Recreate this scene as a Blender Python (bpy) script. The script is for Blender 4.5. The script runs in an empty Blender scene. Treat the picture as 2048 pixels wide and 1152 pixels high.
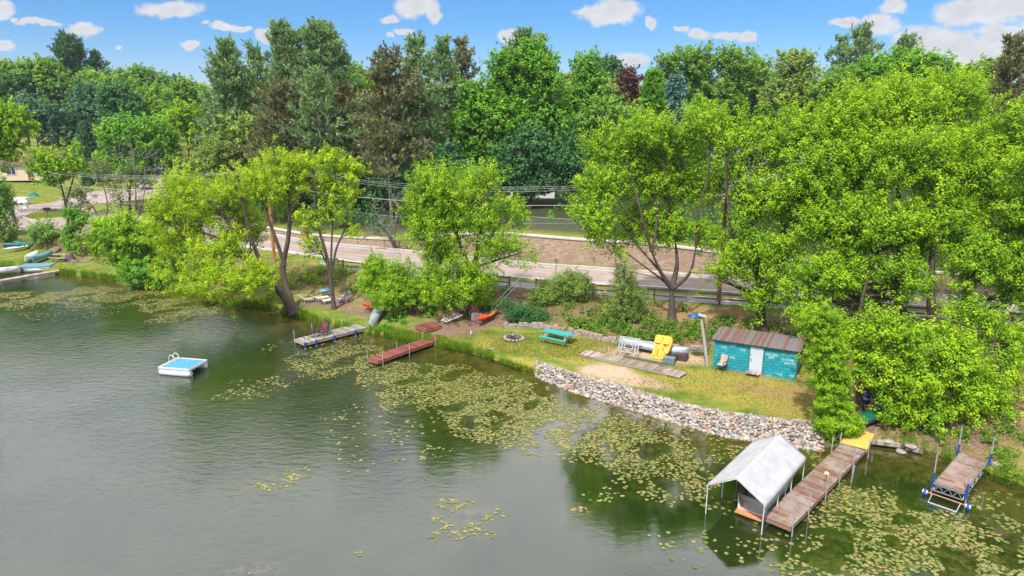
import bpy, math, random
import numpy as np
from mathutils import Vector, Matrix
from mathutils.bvhtree import BVHTree

C = bpy.context.scene
COL = C.collection
R = math.radians
rng = np.random.default_rng(7)
random.seed(7)

# ------------------------------------------------------------------ camera
CAMH = 17.0
PITCH = R(14.03)
FOC = 2048 * 24 / 36
cam = bpy.data.cameras.new('camera')
cam.lens = 24; cam.sensor_width = 36; cam.clip_start = 0.5; cam.clip_end = 6000
camo = bpy.data.objects.new('camera', cam)
COL.objects.link(camo)
camo.location = (0, 0, CAMH)
camo.rotation_euler = (R(90) - PITCH, 0, 0)
C.camera = camo

# ------------------------------------------------------------------ light
C.view_settings.view_transform = 'Standard'
C.view_settings.look = 'None'
C.view_settings.gamma = 1
C.view_settings.exposure = 0.22
SUN_EL, SUN_AZ = R(56), R(206)          # azimuth measured clockwise from +Y
SUN_DIR = Vector((math.sin(SUN_AZ) * math.cos(SUN_EL), math.cos(SUN_AZ) * math.cos(SUN_EL), math.sin(SUN_EL)))
sl = bpy.data.lights.new('sun', 'SUN')
sl.energy = 5.0; sl.angle = R(2.0); sl.color = (1.0, 0.955, 0.87)
so = bpy.data.objects.new('sun', sl); COL.objects.link(so)
so.rotation_euler = (-SUN_DIR).to_track_quat('-Z', 'Y').to_euler()
C.cycles.max_bounces = 5; C.cycles.diffuse_bounces = 2; C.cycles.glossy_bounces = 2
C.cycles.transmission_bounces = 3; C.cycles.caustics_reflective = False; C.cycles.caustics_refractive = False
C.cycles.use_denoising = True


def ray(px, py):
    a = (px - 1024) / FOC; b = -(py - 576) / FOC
    c, s = math.cos(PITCH), math.sin(PITCH)
    return Vector((a, c + b * s, -s + b * c))


def P(px, py, z=0.0):
    v = ray(px, py); t = (z - CAMH) / v.z
    return Vector((v.x * t, v.y * t, z))


def PD(px, py, Y):
    v = ray(px, py); t = Y / v.y
    return Vector((v.x * t, Y, CAMH + v.z * t))


class NB:
    """tiny node builder"""
    def __init__(s, nt):
        s.nt = nt; s.n = nt.nodes; s.l = nt.links; s.n.clear()

    def new(s, t, **kw):
        nd = s.n.new(t)
        for k, v in kw.items():
            if k.startswith('_'):
                setattr(nd, k[1:], v)
        return nd

    def link(s, a, b):
        s.l.new(a, b)

    def setin(s, nd, idx, v):
        if isinstance(v, bpy.types.NodeSocket): s.l.new(v, nd.inputs[idx])
        elif v is not None:
            try: nd.inputs[idx].default_value = v
            except TypeError: nd.inputs[idx].default_value = (v, v, v)

    def math(s, op, a, b=None, c=None, clamp=False):
        nd = s.n.new('ShaderNodeMath'); nd.operation = op; nd.use_clamp = clamp
        s.setin(nd, 0, a); s.setin(nd, 1, b); s.setin(nd, 2, c)
        return nd.outputs[0]

    def vmath(s, op, a, b=None):
        nd = s.n.new('ShaderNodeVectorMath'); nd.operation = op
        s.setin(nd, 0, a); s.setin(nd, 1, b)
        return nd.outputs['Value'] if op in ('LENGTH', 'DOT_PRODUCT') else nd.outputs[0]

    def noise(s, vec, scale, detail=3, rough=.5, dist=0.0, col=False):
        nd = s.n.new('ShaderNodeTexNoise'); nd.inputs['Scale'].default_value = scale
        nd.inputs['Detail'].default_value = detail; nd.inputs['Roughness'].default_value = rough
        nd.inputs['Distortion'].default_value = dist
        if vec is not None: s.l.new(vec, nd.inputs['Vector'])
        return nd.outputs['Color' if col else 0]

    def ramp(s, fac, stops, interp='LINEAR'):
        nd = s.n.new('ShaderNodeValToRGB'); cr = nd.color_ramp; cr.interpolation = interp
        while len(cr.elements) < len(stops): cr.elements.new(0.5)
        for e, (p, c) in zip(cr.elements, stops):
            e.position = p; e.color = (*c, 1) if len(c) == 3 else c
        s.setin(nd, 0, fac)
        return nd.outputs[0]

    def mix(s, fac, a, b, blend='MIX'):
        nd = s.n.new('ShaderNodeMix'); nd.data_type = 'RGBA'; nd.blend_type = blend
        s.setin(nd, 0, fac)
        for i, v in ((6, a), (7, b)):
            if isinstance(v, bpy.types.NodeSocket): s.l.new(v, nd.inputs[i])
            else: nd.inputs[i].default_value = (*v, 1) if len(v) == 3 else v
        return nd.outputs[2]

    def sstep(s, v, a, b):
        nd = s.n.new('ShaderNodeMapRange'); nd.interpolation_type = 'SMOOTHSTEP'
        s.setin(nd, 0, v); s.setin(nd, 1, a); s.setin(nd, 2, b)
        return nd.outputs[0]

    def map(s, vec, scale=(1, 1, 1), rot=(0, 0, 0)):
        nd = s.n.new('ShaderNodeMapping'); nd.inputs['Scale'].default_value = scale; nd.inputs['Rotation'].default_value = rot
        s.l.new(vec, nd.inputs[0]); return nd.outputs[0]


# ------------------------------------------------------------------ sky
world = bpy.data.worlds.new('World'); C.world = world; world.use_nodes = True
w = NB(world.node_tree)
wout = w.new('ShaderNodeOutputWorld'); bg = w.new('ShaderNodeBackground')
sky = w.new('ShaderNodeTexSky'); sky.sky_type = 'NISHITA'; sky.sun_disc = False
sky.sun_elevation = SUN_EL; sky.sun_rotation = SUN_AZ
sky.air_density = 1.0; sky.dust_density = 0.2; sky.ozone_density = 2.5
tc = w.new('ShaderNodeTexCoord'); D = tc.outputs['Generated']
sep = w.new('ShaderNodeSeparateXYZ'); w.link(D, sep.inputs[0])
yy = w.math('MAXIMUM', sep.outputs[1], 0.02)
cmb = w.new('ShaderNodeCombineXYZ')
w.link(w.math('DIVIDE', sep.outputs[0], yy), cmb.inputs[0]); w.link(w.math('DIVIDE', sep.outputs[2], yy), cmb.inputs[1])
UV = cmb.outputs[0]
nz = w.noise(UV, 16, 5, .62, col=True)
nz2 = w.noise(UV, 55, 3, .6)
off = w.vmath('MULTIPLY', w.vmath('SUBTRACT', nz, (.5, .5, .5)), (.055, .03, 0))
UVd = w.vmath('ADD', UV, off)
CLOUDS = [  # px, py, rx, ry of each cumulus
    (340, 18, 66, 17), (0, 20, 24, 18), (62, 47, 34, 8), (98, 50, 28, 6), (165, 61, 34, 13), (8, 86, 26, 10), (28, 40, 9, 4),
    (445, 56, 34, 9), (480, 60, 26, 6), (535, 69, 26, 12), (386, 94, 24, 10), (405, 48, 9, 4), (228, 96, 9, 4),
    (832, 10, 46, 22), (860, 28, 22, 16), (784, 36, 24, 9), (815, 62, 26, 8), (788, 73, 10, 6), (1018, 70, 28, 13), (925, 108, 12, 9),
    (1222, 24, 66, 24), (1185, 20, 36, 9), (1300, 52, 14, 12), (1262, 124, 34, 15), (1365, 57, 14, 6), (1400, 66, 28, 10), (1455, 66, 34, 9), (1500, 72, 22, 14), (1610, 122, 20, 9),
    (1690, 47, 36, 9), (1762, 48, 44, 22), (1785, 12, 32, 17), (1835, 75, 54, 24), (1920, 24, 62, 34), (1985, 20, 60, 36), (1900, 95, 90, 32), (1960, 110, 80, 40),
    (2010, 62, 64, 14), (2035, 12, 40, 22), (2040, 90, 50, 26), (2100, 40, 60, 60), (2000, 78, 40, 10), (1740, 98, 30, 10)]
acc = None
for (cx, cy, rx, ry) in CLOUDS:
    v0 = ray(cx, cy)
    u, vv = v0.x / v0.y, v0.z / v0.y
    k = 1 / (FOC * v0.y)
    q = w.vmath('MULTIPLY', w.vmath('SUBTRACT', UVd, (u, vv, 0)), (1 / (rx * k * 1.02), 1 / (ry * k * 1.08), 0))
    L = w.vmath('LENGTH', q)
    acc = L if acc is None else w.math('SMOOTH_MIN', acc, L, 0.12)
cl = w.math('ADD', acc, w.math('MULTIPLY', w.math('SUBTRACT', nz2, .5), .85))
cmask = w.math('MULTIPLY', w.sstep(cl, 1.12, .62), .96)
shade = w.math('MULTIPLY_ADD', w.noise(w.map(UVd, (1, 1.6, 1)), 22, 4, .6), .42, .72)
skyc = w.mix(1.0, sky.outputs[0], (.44, .80, 1.20), 'MULTIPLY')
wh = w.mix(w.sstep(sep.outputs[2], .02, .13), (1.7, 1.1, 1.0), (1.0, 1.0, 1.0))
skyc = w.mix(1.0, skyc, wh, 'MULTIPLY')
# cloud sheet high overhead and behind, bright thin overcast that the lake mirrors
hi = w.noise(w.map(D, (1.0, 1.0, 2.2)), 2.4, 5, .6, .6)
himask = w.math('MULTIPLY', w.sstep(hi, .30, .50), w.sstep(sep.outputs[2], .20, .33))
himask = w.math('MULTIPLY', himask, .95)
ccol = w.new('ShaderNodeVectorMath', _operation='SCALE'); ccol.inputs[0].default_value = (7.0, 7.1, 7.4)
w.link(shade, ccol.inputs[3])
core = w.math('MULTIPLY', w.sstep(cl, .6, .05), .22)
ccs = w.mix(core, ccol.outputs[0], (4.2, 4.5, 5.2))
out = w.mix(cmask, skyc, ccs)
out = w.mix(himask, out, (15.5, 15.0, 16.0))
w.link(out, bg.inputs[0]); bg.inputs[1].default_value = 0.1
w.link(bg.outputs[0], wout.inputs[0])

# ------------------------------------------------------------------ materials
MATS = {}


def mat(name, build):
    if name in MATS: return MATS[name]
    m = bpy.data.materials.new(name); m.use_nodes = True
    b = NB(m.node_tree); o = b.new('ShaderNodeOutputMaterial')
    sh = build(b); b.link(sh, o.inputs[0]); MATS[name] = m
    return m


def principled(b, col, rough=.8, bump=None, bstr=.3, bdist=.02, metal=0, spec=.5, coat=0):
    p = b.new('ShaderNodeBsdfPrincipled')
    if isinstance(col, bpy.types.NodeSocket): b.link(col, p.inputs['Base Color'])
    else: p.inputs['Base Color'].default_value = (*col, 1)
    b.setin(p, 'Roughness', rough); p.inputs['Metallic'].default_value = metal
    p.inputs['Specular IOR Level'].default_value = spec; p.inputs['Coat Weight'].default_value = coat
    if bump is not None:
        n = b.new('ShaderNodeBump'); n.inputs['Strength'].default_value = bstr; n.inputs['Distance'].default_value = bdist
        b.link(bump, n.inputs['Height']); b.link(n.outputs[0], p.inputs['Normal'])
    return p.outputs[0]


def objco(b): return b.new('ShaderNodeTexCoord').outputs['Object']
def geopos(b): return b.new('ShaderNodeNewGeometry').outputs['Position']


def paint(name, col, rough=.55, wear=.25, sc=6.0, metal=0, spec=.5):
    """painted or plastic surface with light mottling"""
    def f(b):
        n = b.noise(objco(b), sc, 5, .65)
        c2 = tuple(x * (1 - wear) for x in col); c3 = tuple(min(1, x * (1 + wear * .6)) for x in col)
        return principled(b, b.ramp(n, [(.3, c2), (.55, col), (.75, c3)]), rough, b.noise(objco(b), sc * 6, 3), .12, .005, metal, spec)
    return mat(name, f)


def wood(name, col, dark, sc=1.0, rough=.85, plank=None, grey=None):
    """boards: streaks along local x, optional tone change from board to board"""
    def f(b):
        co = objco(b)
        st = b.noise(b.map(co, (14 * sc, 2 * sc, 14 * sc) if plank else (2 * sc, 14 * sc, 14 * sc)), 2.2, 5, .65)
        c = b.ramp(st, [(.25, dark), (.5, col), (.8, tuple(min(1, x * 1.35) for x in col))])
        blot = b.noise(co, 1.3 * sc, 4, .6)
        if plank:
            sx = b.new('ShaderNodeSeparateXYZ'); b.link(co, sx.inputs[0])
            fl = b.math('FLOOR', b.math('DIVIDE', sx.outputs[plank[0]], plank[1]))
            wn = b.new('ShaderNodeTexWhiteNoise', _noise_dimensions='1D'); b.link(fl, wn.inputs['W'])
            c = b.mix(.75, c, b.ramp(wn.outputs[0], [(0, (.36, .34, .32)), (.5, (.8, .78, .76)), (1, (1.35, 1.3, 1.25))]), 'MULTIPLY')
        if grey: c = b.mix(b.sstep(blot, .42, .66), c, grey)
        return principled(b, c, rough, st, .5, .008, 0, .25)
    return mat(name, f)


def leafmat(name, c0, c1, c2, trans=.38, rough=.55, mottle=.35):
    """leaf: tone per leaf from the 'tint' attribute; part of the light passes through the blade"""
    def f(b):
        a = b.new('ShaderNodeAttribute', _attribute_name='tint')
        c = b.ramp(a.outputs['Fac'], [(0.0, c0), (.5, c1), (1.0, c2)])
        big = b.noise(geopos(b), .35, 3, .6)
        c = b.mix(mottle, c, b.ramp(big, [(.3, (.62, .72, .7)), (.5, (1, 1, 1)), (.7, (1.4, 1.22, 1.0))]), 'MULTIPLY')
        p = b.new('ShaderNodeBsdfPrincipled'); b.link(c, p.inputs['Base Color'])
        p.inputs['Roughness'].default_value = rough; p.inputs['Specular IOR Level'].default_value = .22
        t = b.new('ShaderNodeBsdfTranslucent')
        b.link(b.mix(1.0, c, (1.45, 1.35, .55), 'MULTIPLY'), t.inputs[0])
        m = b.new('ShaderNodeMixShader'); m.inputs[0].default_value = trans
        b.link(p.outputs[0], m.inputs[1]); b.link(t.outputs[0], m.inputs[2])
        return m.outputs[0]
    return mat(name, f)


LEAF = {
    'lime': leafmat('leaf_lime', (.10, .24, .012), (.27, .46, .012), (.52, .65, .020), .34, mottle=.38),
    'gold': leafmat('leaf_gold', (.18, .32, .010), (.36, .52, .012), (.60, .66, .020), .36, mottle=.12),
    'fresh': leafmat('leaf_fresh', (.12, .26, .010), (.25, .45, .014), (.44, .60, .02), .35, mottle=.18),
    'green': leafmat('leaf_green', (0.081, 0.230, 0.022), (0.162, 0.378, 0.030), (0.324, 0.540, 0.047), .38),
    'mid': leafmat('leaf_mid', (0.085, 0.202, 0.031), (0.186, 0.357, 0.046), (0.341, 0.527, 0.078), .36),
    'dark': leafmat('leaf_dark', (0.036, 0.120, 0.040), (0.070, 0.200, 0.056), (0.120, 0.300, 0.070), .3),
    'olive': leafmat('leaf_olive', (0.126, 0.210, 0.042), (0.252, 0.364, 0.070), (0.420, 0.518, 0.112), .36),
    'blue': leafmat('leaf_blue', (.035, .10, .05), (.085, .20, .095), (.17, .33, .15), .28),
    'pine': leafmat('leaf_pine', (0.094, 0.179, 0.085), (0.206, 0.338, 0.131), (0.413, 0.544, 0.206), .25, .5, .4),
    'brown': leafmat('leaf_brown', (0.095, 0.118, 0.050), (0.190, 0.196, 0.090), (0.325, 0.280, 0.146), .22, .6, .5),
    'bluespruce': leafmat('leaf_bluespruce', (0.070, 0.168, 0.154), (0.140, 0.280, 0.252), (0.280, 0.448, 0.392), .15, .5, .3),
    'purple': leafmat('leaf_purple', (0.049, 0.021, 0.028), (0.112, 0.042, 0.049), (0.182, 0.084, 0.063), .25),
    'grey': leafmat('leaf_grey', (0.117, 0.169, 0.065), (0.221, 0.286, 0.117), (0.364, 0.416, 0.195), .3),
    'grass': leafmat('leaf_grass', (.08, .17, .012), (.17, .30, .018), (.30, .38, .04), .4),
    'lawn': leafmat('leaf_lawn', (.085, .15, .018), (.155, .22, .025), (.26, .26, .06), .4, mottle=.3),
    'weeds': leafmat('leaf_weeds', (.06, .16, .015), (.15, .29, .022), (.32, .42, .05), .4),
}


def bark_f(c0, c1):
    def f(b):
        co = geopos(b)
        n = b.noise(b.map(co, (9, 9, 2.2)), 1.6, 5, .7)
        return principled(b, b.ramp(n, [(.3, c0), (.7, c1)]), .9, n, .8, .04, 0, .2)
    return f


BARK = mat('bark', bark_f((.035, .026, .022), (.15, .115, .09)))
BARKG = mat('bark_grey', bark_f((.09, .08, .075), (.3, .27, .25)))
BARKR = mat('bark_ruddy', bark_f((.06, .035, .022), (.2, .12, .08)))


# ------------------------------------------------------------------ object helpers
def tag(o, label=None, cat=None, group=None, kind=None):
    if label: o['label'] = label
    if cat: o['category'] = cat
    if group: o['group'] = group
    if kind: o['kind'] = kind
    return o


def thing(name, label, cat, loc=(0, 0, 0), rz=0.0, group=None):
    o = bpy.data.objects.new(name, None); COL.objects.link(o)
    o.empty_display_size = .3
    o.location = loc; o.rotation_euler = (0, 0, rz)
    return tag(o, label, cat, group)


def np_mesh(name, V, F, m, tint=None, smooth=False, parent=None, uv=None):
    V = np.asarray(V, dtype=np.float32); F = np.asarray(F, dtype=np.int32)
    me = bpy.data.meshes.new(name)
    k = F.shape[1]
    me.vertices.add(len(V)); me.vertices.foreach_set('co', V.ravel())
    me.loops.add(F.size); me.loops.foreach_set('vertex_index', F.ravel())
    me.polygons.add(len(F)); me.polygons.foreach_set('loop_start', np.arange(0, F.size, k, dtype=np.int32))
    try: me.polygons.foreach_set('loop_total', np.full(len(F), k, dtype=np.int32))
    except Exception: pass
    if smooth: me.polygons.foreach_set('use_smooth', np.ones(len(F), dtype=bool))
    if tint is not None:
        for key, arr in (tint.items() if isinstance(tint, dict) else [('tint', tint)]):
            a = me.attributes.new(key, 'FLOAT', 'POINT'); a.data.foreach_set('value', np.asarray(arr, dtype=np.float32))
    me.update(calc_edges=True)
    if uv is not None:
        ul = me.uv_layers.new(name='UVMap'); ul.data.foreach_set('uv', np.asarray(uv, dtype=np.float32)[F.ravel()].ravel())
    me.materials.append(m)
    o = bpy.data.objects.new(name, me); COL.objects.link(o); o.parent = parent
    return o


class MB:
    """collects shapes and links them as ONE mesh object"""
    def __init__(s): s.v = []; s.f = []; s.sm = []

    def add(s, vs, fs, smooth=False):
        o = len(s.v); s.v += [tuple(v) for v in vs]; s.f += [tuple(i + o for i in f) for f in fs]; s.sm += [smooth] * len(fs)
        return s

    def box(s, c, d, rot=None, taper=1.0):
        hx, hy, hz = d[0] / 2, d[1] / 2, d[2] / 2
        vs = [Vector((x * hx * (taper if z > 0 else 1), y * hy * (taper if z > 0 else 1), z * hz)) for z in (-1, 1) for y in (-1, 1) for x in (-1, 1)]
        if rot is not None: vs = [rot @ v for v in vs]
        c = Vector(c)
        return s.add([v + c for v in vs], [(0, 2, 3, 1), (4, 5, 7, 6), (0, 1, 5, 4), (2, 6, 7, 3), (0, 4, 6, 2), (1, 3, 7, 5)])

    def beam(s, a, b, wd, ht):
        a = Vector(a); b = Vector(b); d = b - a
        return s.box((a + b) / 2, (d.length, wd, ht), d.to_track_quat('X', 'Z').to_matrix())

    def tube(s, pts, r, n=8, cap=True, smooth=True):
        pts = [Vector(p) for p in pts]
        rs = r if hasattr(r, '__len__') else [r] * len(pts)
        vs = []; fs = []
        for i, p in enumerate(pts):
            d = (pts[min(i + 1, len(pts) - 1)] - pts[max(i - 1, 0)]).normalized()
            a = d.orthogonal().normalized() if i == 0 else (a - d * a.dot(d)).normalized()
            b = d.cross(a)
            for k in range(n):
                t = 2 * math.pi * k / n
                vs.append(p + (a * math.cos(t) + b * math.sin(t)) * rs[i])
        for i in range(len(pts) - 1):
            for k in range(n):
                k2 = (k + 1) % n
                fs.append((i * n + k, i * n + k2, (i + 1) * n + k2, (i + 1) * n + k))
        s.add(vs, fs, smooth)
        if cap:
            s.add(vs[:n], [tuple(range(n))[::-1]]); s.add(vs[-n:], [tuple(range(n))])
        return s

    def lathe(s, prof, c=(0, 0, 0), n=14):
        c = Vector(c); vs = [c + Vector((r * math.cos(2 * math.pi * k / n), r * math.sin(2 * math.pi * k / n), z)) for r, z in prof for k in range(n)]
        fs = [(i * n + k, i * n + (k + 1) % n, (i + 1) * n + (k + 1) % n, (i + 1) * n + k) for i in range(len(prof) - 1) for k in range(n)]
        return s.add(vs, fs, True)

    def grid(s, rows, smooth=True, close=False):
        m = len(rows[0]); vs = [p for r in rows for p in r]
        fs = [(i * m + j, i * m + (j + 1) % m, (i + 1) * m + (j + 1) % m, (i + 1) * m + j) for i in range(len(rows) - 1) for j in range(m if close else m - 1)]
        return s.add(vs, fs, smooth)

    def build(s, name, m, parent=None, solid=0):
        me = bpy.data.meshes.new(name); me.from_pydata(s.v, [], s.f); me.materials.append(m)
        me.polygons.foreach_set('use_smooth', s.sm); me.update()
        o = bpy.data.objects.new(name, me); COL.objects.link(o); o.parent = parent
        if solid:
            md = o.modifiers.new('thickness', 'SOLIDIFY'); md.thickness = solid; md.offset = 0
        return o


# ------------------------------------------------------------------ terrain rows (pixel columns of the photograph unprojected onto known heights)
def pl(px, pts):
    xs = [p[0] for p in pts]; ys = [p[1] for p in pts]
    return np.interp(px, xs, ys)


SHORE = [(-1200, 470), (-600, 505), (-200, 532), (0, 541), (70, 542), (120, 550), (200, 558), (250, 571), (330, 579), (400, 600), (440, 612), (520, 616), (590, 632), (640, 651), (700, 664), (740, 668), (800, 684), (870, 694), (900, 700), (960, 714), (1020, 734), (1075, 752),
         (1150, 782), (1250, 812), (1350, 842), (1450, 868), (1560, 886), (1640, 896), (1700, 892), (1760, 892), (1830, 905), (1880, 922), (1960, 952), (2048, 985), (2300, 1060), (2800, 1200), (3300, 1350)]
LIPK = [(-1200, 8), (100, 8), (600, 9), (740, 5), (880, 4), (1040, 4), (1075, 26), (1200, 34), (1400, 36), (1600, 44), (1650, 40), (1700, 14), (3300, 20)]
LIPZ = [(-1200, .4), (600, .4), (740, .22), (880, .18), (1040, .22), (1065, .35), (1120, .5), (1600, .55), (1700, .4), (3300, .6)]
TOE = [(-1200, 440), (-200, 480), (0, 495), (110, 500), (250, 525), (400, 568), (520, 590), (600, 588), (700, 588), (760, 620), (860, 640), (940, 632), (1000, 648), (1100, 662), (1200, 678), (1260, 690), (1400, 702), (1450, 690), (1590, 715), (1700, 760), (1850, 810), (2048, 870), (2400, 950), (3300, 1150)]
TOEZ = [(-1200, .8), (3300, .95)]
BTOP = [(-1200, 440), (-300, 455), (0, 468), (164, 479), (372, 492), (500, 507), (600, 524), (700, 545), (850, 560), (990, 574), (1045, 580), (1320, 604), (1500, 616), (1700, 632), (2048, 655), (2500, 690), (3300, 745)]
NEAR = [(-1200, 428), (-300, 445), (0, 457), (164, 469), (372, 481), (500, 495), (600, 508), (700, 525), (850, 542), (1000, 553), (1200, 569), (1317, 576), (1500, 589), (1700, 603), (2048, 628), (2500, 660), (3300, 715)]
FAR = [(-1200, 402), (-300, 408), (0, 412), (124, 405), (200, 424), (300, 434), (430, 449), (500, 460), (600, 480), (681, 490), (758, 496), (858, 507), (1091, 530), (1188, 536), (1367, 549), (1500, 561), (2048, 604), (2500, 635), (3300, 690)]
WALL = [(430, 445), (500, 456), (600, 477), (681, 487), (751, 493), (875, 502), (1091, 524), (1223, 533), (1367, 546), (1500, 557), (2048, 600), (2500, 631), (3300, 685)]
CAP = [(430, 433), (527, 453), (612, 468), (681, 473), (788, 478), (800, 478), (845, 474), (900, 468), (1012, 466), (1141, 477), (1264, 485), (1352, 493), (1500, 513), (2048, 560), (2500, 590), (3300, 640)]
RZ = 2.4
cols = np.concatenate([np.arange(-1200, -100, 40), np.arange(-100, 2150, 7), np.arange(2150, 3301, 40)]).astype(float)


def row(ypts, z, dy=0.0):
    return [P(x, float(pl(x, ypts)) + dy, float(z(x)) if callable(z) else z) for x in cols]


def lipz(x): return pl(x, LIPZ)
def toez(x): return pl(x, TOEZ)


r_shore = row(SHORE, 0.0)
r_lip = [P(x, float(pl(x, SHORE) - pl(x, LIPK)), float(lipz(x))) for x in cols]
r_toe = row(TOE, toez)
r_btop = row(BTOP, RZ - .03)
r_near = row(NEAR, RZ - .03)
r_far = row(FAR, RZ - .03)


def wall_base(x): return P(x, float(pl(x, WALL)), RZ + .05)
def wall_cap(x):
    b = wall_base(x); return PD(x, float(pl(x, CAP)), b.y).z


r_wall = []; r_wtop = []
for i, x in enumerate(cols):
    if x < 430:
        f = r_far[i]; d = Vector((f.x, f.y, 0)).normalized()
        r_wall.append(f + d * .8 + Vector((0, 0, .05))); r_wtop.append(f + d * 4.0 + Vector((0, 0, .55)))
    else:
        b = wall_base(x); d = Vector((b.x, b.y, 0)).normalized()
        e = min(1, (x - 430) / 60)
        r_wall.append(b + d * .2); q = b + d * (.45 * e + 3.5 * (1 - e)); q.z = wall_cap(x) - .08; r_wtop.append(q)


def beyond(i, dist, dz, dzl=None):
    q = r_wtop[i]; d = Vector((q.x, q.y, 0)).normalized(); x = cols[i]
    k = float(np.clip((450 - x) / 200, 0, 1)); h = dz if dzl is None else dz * (1 - k) + dzl * k
    h0 = q.z * min(1, max(0, 1 - dist / 40)) + 5.0 * (1 - min(1, max(0, 1 - dist / 40)))
    return Vector((q.x + d.x * dist, q.y + d.y * dist, h0 + h))


rows = []
subs = []


def addrow(r, n): rows.append(r); subs.append(n)


addrow([p + Vector((0, -14, -3.0)) - Vector((0, 0, 0)) for p in r_shore], 0)
addrow([Vector((p.x, p.y, 0)) + Vector((0, -1.6, -.7)) for p in r_shore], 3)
addrow(r_shore, 3)
addrow(r_lip, 5)
addrow(r_toe, 26)
addrow(r_btop, 18)
addrow(r_near, 4)
addrow(r_far, 3)
addrow(r_wall, 2)
addrow(r_wtop, 3)
for dist, dz, dzl, n in ((3, .2, .1, 2), (12, 1.0, .9, 5), (28, 1.7, 2.2, 6), (60, 3.2, 4.0, 8), (150, 6, 6.5, 10), (500, 9, 9, 10), (1800, 10, 10, 6)):
    addrow([beyond(i, dist, dz, dzl) for i in range(len(cols))], n)
G = [[tuple(p) for p in rows[0]]]
rowid = [0.0]
for k in range(1, len(rows)):
    for j in range(1, subs[k] + 1):
        t = j / subs[k]
        if k == 5: tz = t * t * (3 - 2 * t)
        else: tz = t
        line = []
        for a, b in zip(rows[k - 1], rows[k]):
            q = a.lerp(b, t); q.z = a.z + (b.z - a.z) * tz; line.append(tuple(q))
        G.append(line); rowid.append(k - 1 + t)
G = np.array(G); rowid = np.array(rowid)


def vnoise(x, y, s, seed=0):
    """cheap smooth noise from a few rotated sines"""
    o = np.zeros_like(x); r = np.random.default_rng(seed)
    for k in range(6):
        a = r.uniform(0, 6.28); f = s * r.uniform(.6, 1.9); ph = r.uniform(0, 6.28)
        o += np.sin((x * np.cos(a) + y * np.sin(a)) * f + ph + 1.3 * np.sin((x * np.sin(a) - y * np.cos(a)) * f * .7 + ph))
    return o / 6


amp = np.where((rowid > 3.0) & (rowid < 3.99), .05, 0) + np.where((rowid > 4.05) & (rowid < 4.9), .16, 0) + np.where(rowid > 10.2, .12, 0) + np.where(rowid > 12.2, .5, 0)
G[:, :, 2] += amp[:, None] * vnoise(G[:, :, 0], G[:, :, 1], .9, 3)
nr, nc = G.shape[:2]
TV = G.reshape(-1, 3)
ii, jj = np.meshgrid(np.arange(nr - 1), np.arange(nc - 1), indexing='ij')
a0 = (ii * nc + jj).ravel()
TF = np.stack([a0, a0 + 1, a0 + nc + 1, a0 + nc], 1)
BVH = BVHTree.FromPolygons([Vector(v) for v in TV], [tuple(f) for f in TF.tolist()])


def gz(x, y, default=0.0):
    h = BVH.ray_cast(Vector((x, y, 200)), Vector((0, 0, -1)))
    return h[0].z if h[0] is not None else default


def hit(px, py):
    h = BVH.ray_cast(Vector((0, 0, CAMH)), ray(px, py).normalized())
    return h[0] if h[0] is not None else P(px, py, 0)


# ground cover masks: bare soil, dry grass, litter (world-space patches where the photograph shows them)
def blob(px, py, rx, ry, ang=0.0):
    c = hit(px, py); x = TV[:, 0] - c.x; y = TV[:, 1] - c.y
    ca, sa = math.cos(ang), math.sin(ang)
    u = (x * ca + y * sa) / rx; v = (-x * sa + y * ca) / ry
    d = np.sqrt(u * u + v * v) + .28 * vnoise(TV[:, 0], TV[:, 1], 2.1, 11)
    return np.clip((1.15 - d) / .45, 0, 1)


rid = np.repeat(rowid, nc)
soil = np.zeros(len(TV)); dry = np.zeros(len(TV)); chips = np.zeros(len(TV)); litter = np.zeros(len(TV))
for a in ((900, 656, 3.4, 1.6, 0), (965, 648, 2.6, 1.2, .3), (1000, 640, 1.6, 1.6, 0), (1018, 615, .9, 3.0, -.35), (1036, 590, 1.1, 2.6, -.3), (660, 606, 3.4, 1.3, -.2), (735, 622, 2.4, 1.0, -.4), (1028, 677, .95, .95, 0), (1600, 640, 3.4, 2.0, 0),
          (1380, 690, 2.2, .8, 0), (1290, 650, 1.1, .9, 0), (1180, 622, 1.2, .8, 0), (1760, 800, 3.2, 2.6, .5), (1930, 850, 4.0, 2.6, .4), (1700, 835, 1.6, 2.4, 0), (1120, 452, 8, 2.2, 0), (300, 540, 2.5, 1.2, 0)):
    soil = np.maximum(soil, blob(*a))
for a in ((1215, 742, 2.2, 1.1, -.5), (1270, 762, 2.6, .9, -.5), (1345, 715, 2.6, 1.2, -.5), (1250, 705, 2.2, .9, -.5)):
    chips = np.maximum(chips, blob(*a))
for a in ((1180, 690, 3.6, 1.6, -.6), (1140, 712, 3, 1.2, -.6), (1400, 770, 4.2, 1.2, -.5), (1480, 760, 4, 1.4, -.4), (1590, 800, 3.0, 1.6, -.4), (1620, 825, 2.6, 1.3, 0), (1060, 730, 3, .8, -.6), (700, 590, 4.5, 2.0, 0), (800, 600, 3.4, 2, 0), (430, 600, 3, 1, 0), (1300, 760, 4, .8, -.5), (1240, 700, 3, 1, -.5), (1000, 690, 2.5, 1.2, -.4), (1540, 800, 3.4, 1.6, -.4)):
    dry = np.maximum(dry, blob(*a))
for a in ((1470, 632, 5.5, 1.6, -.3), (1420, 640, 4, 1.2, -.3), (1560, 655, 4, 2.2, 0), (1520, 778, 2.0, .7, -.4), (1570, 785, 1.6, 1.0, 0), (1500, 750, 1.6, .5, -.5), (1760, 790, 6, 4, 0), (1950, 830, 8, 5, 0), (1240, 625, 2, 1, 0)):
    litter = np.maximum(litter, blob(*a) * .8)
bank = ((rid > 4.02) & (rid < 4.98)).astype(float)
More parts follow.
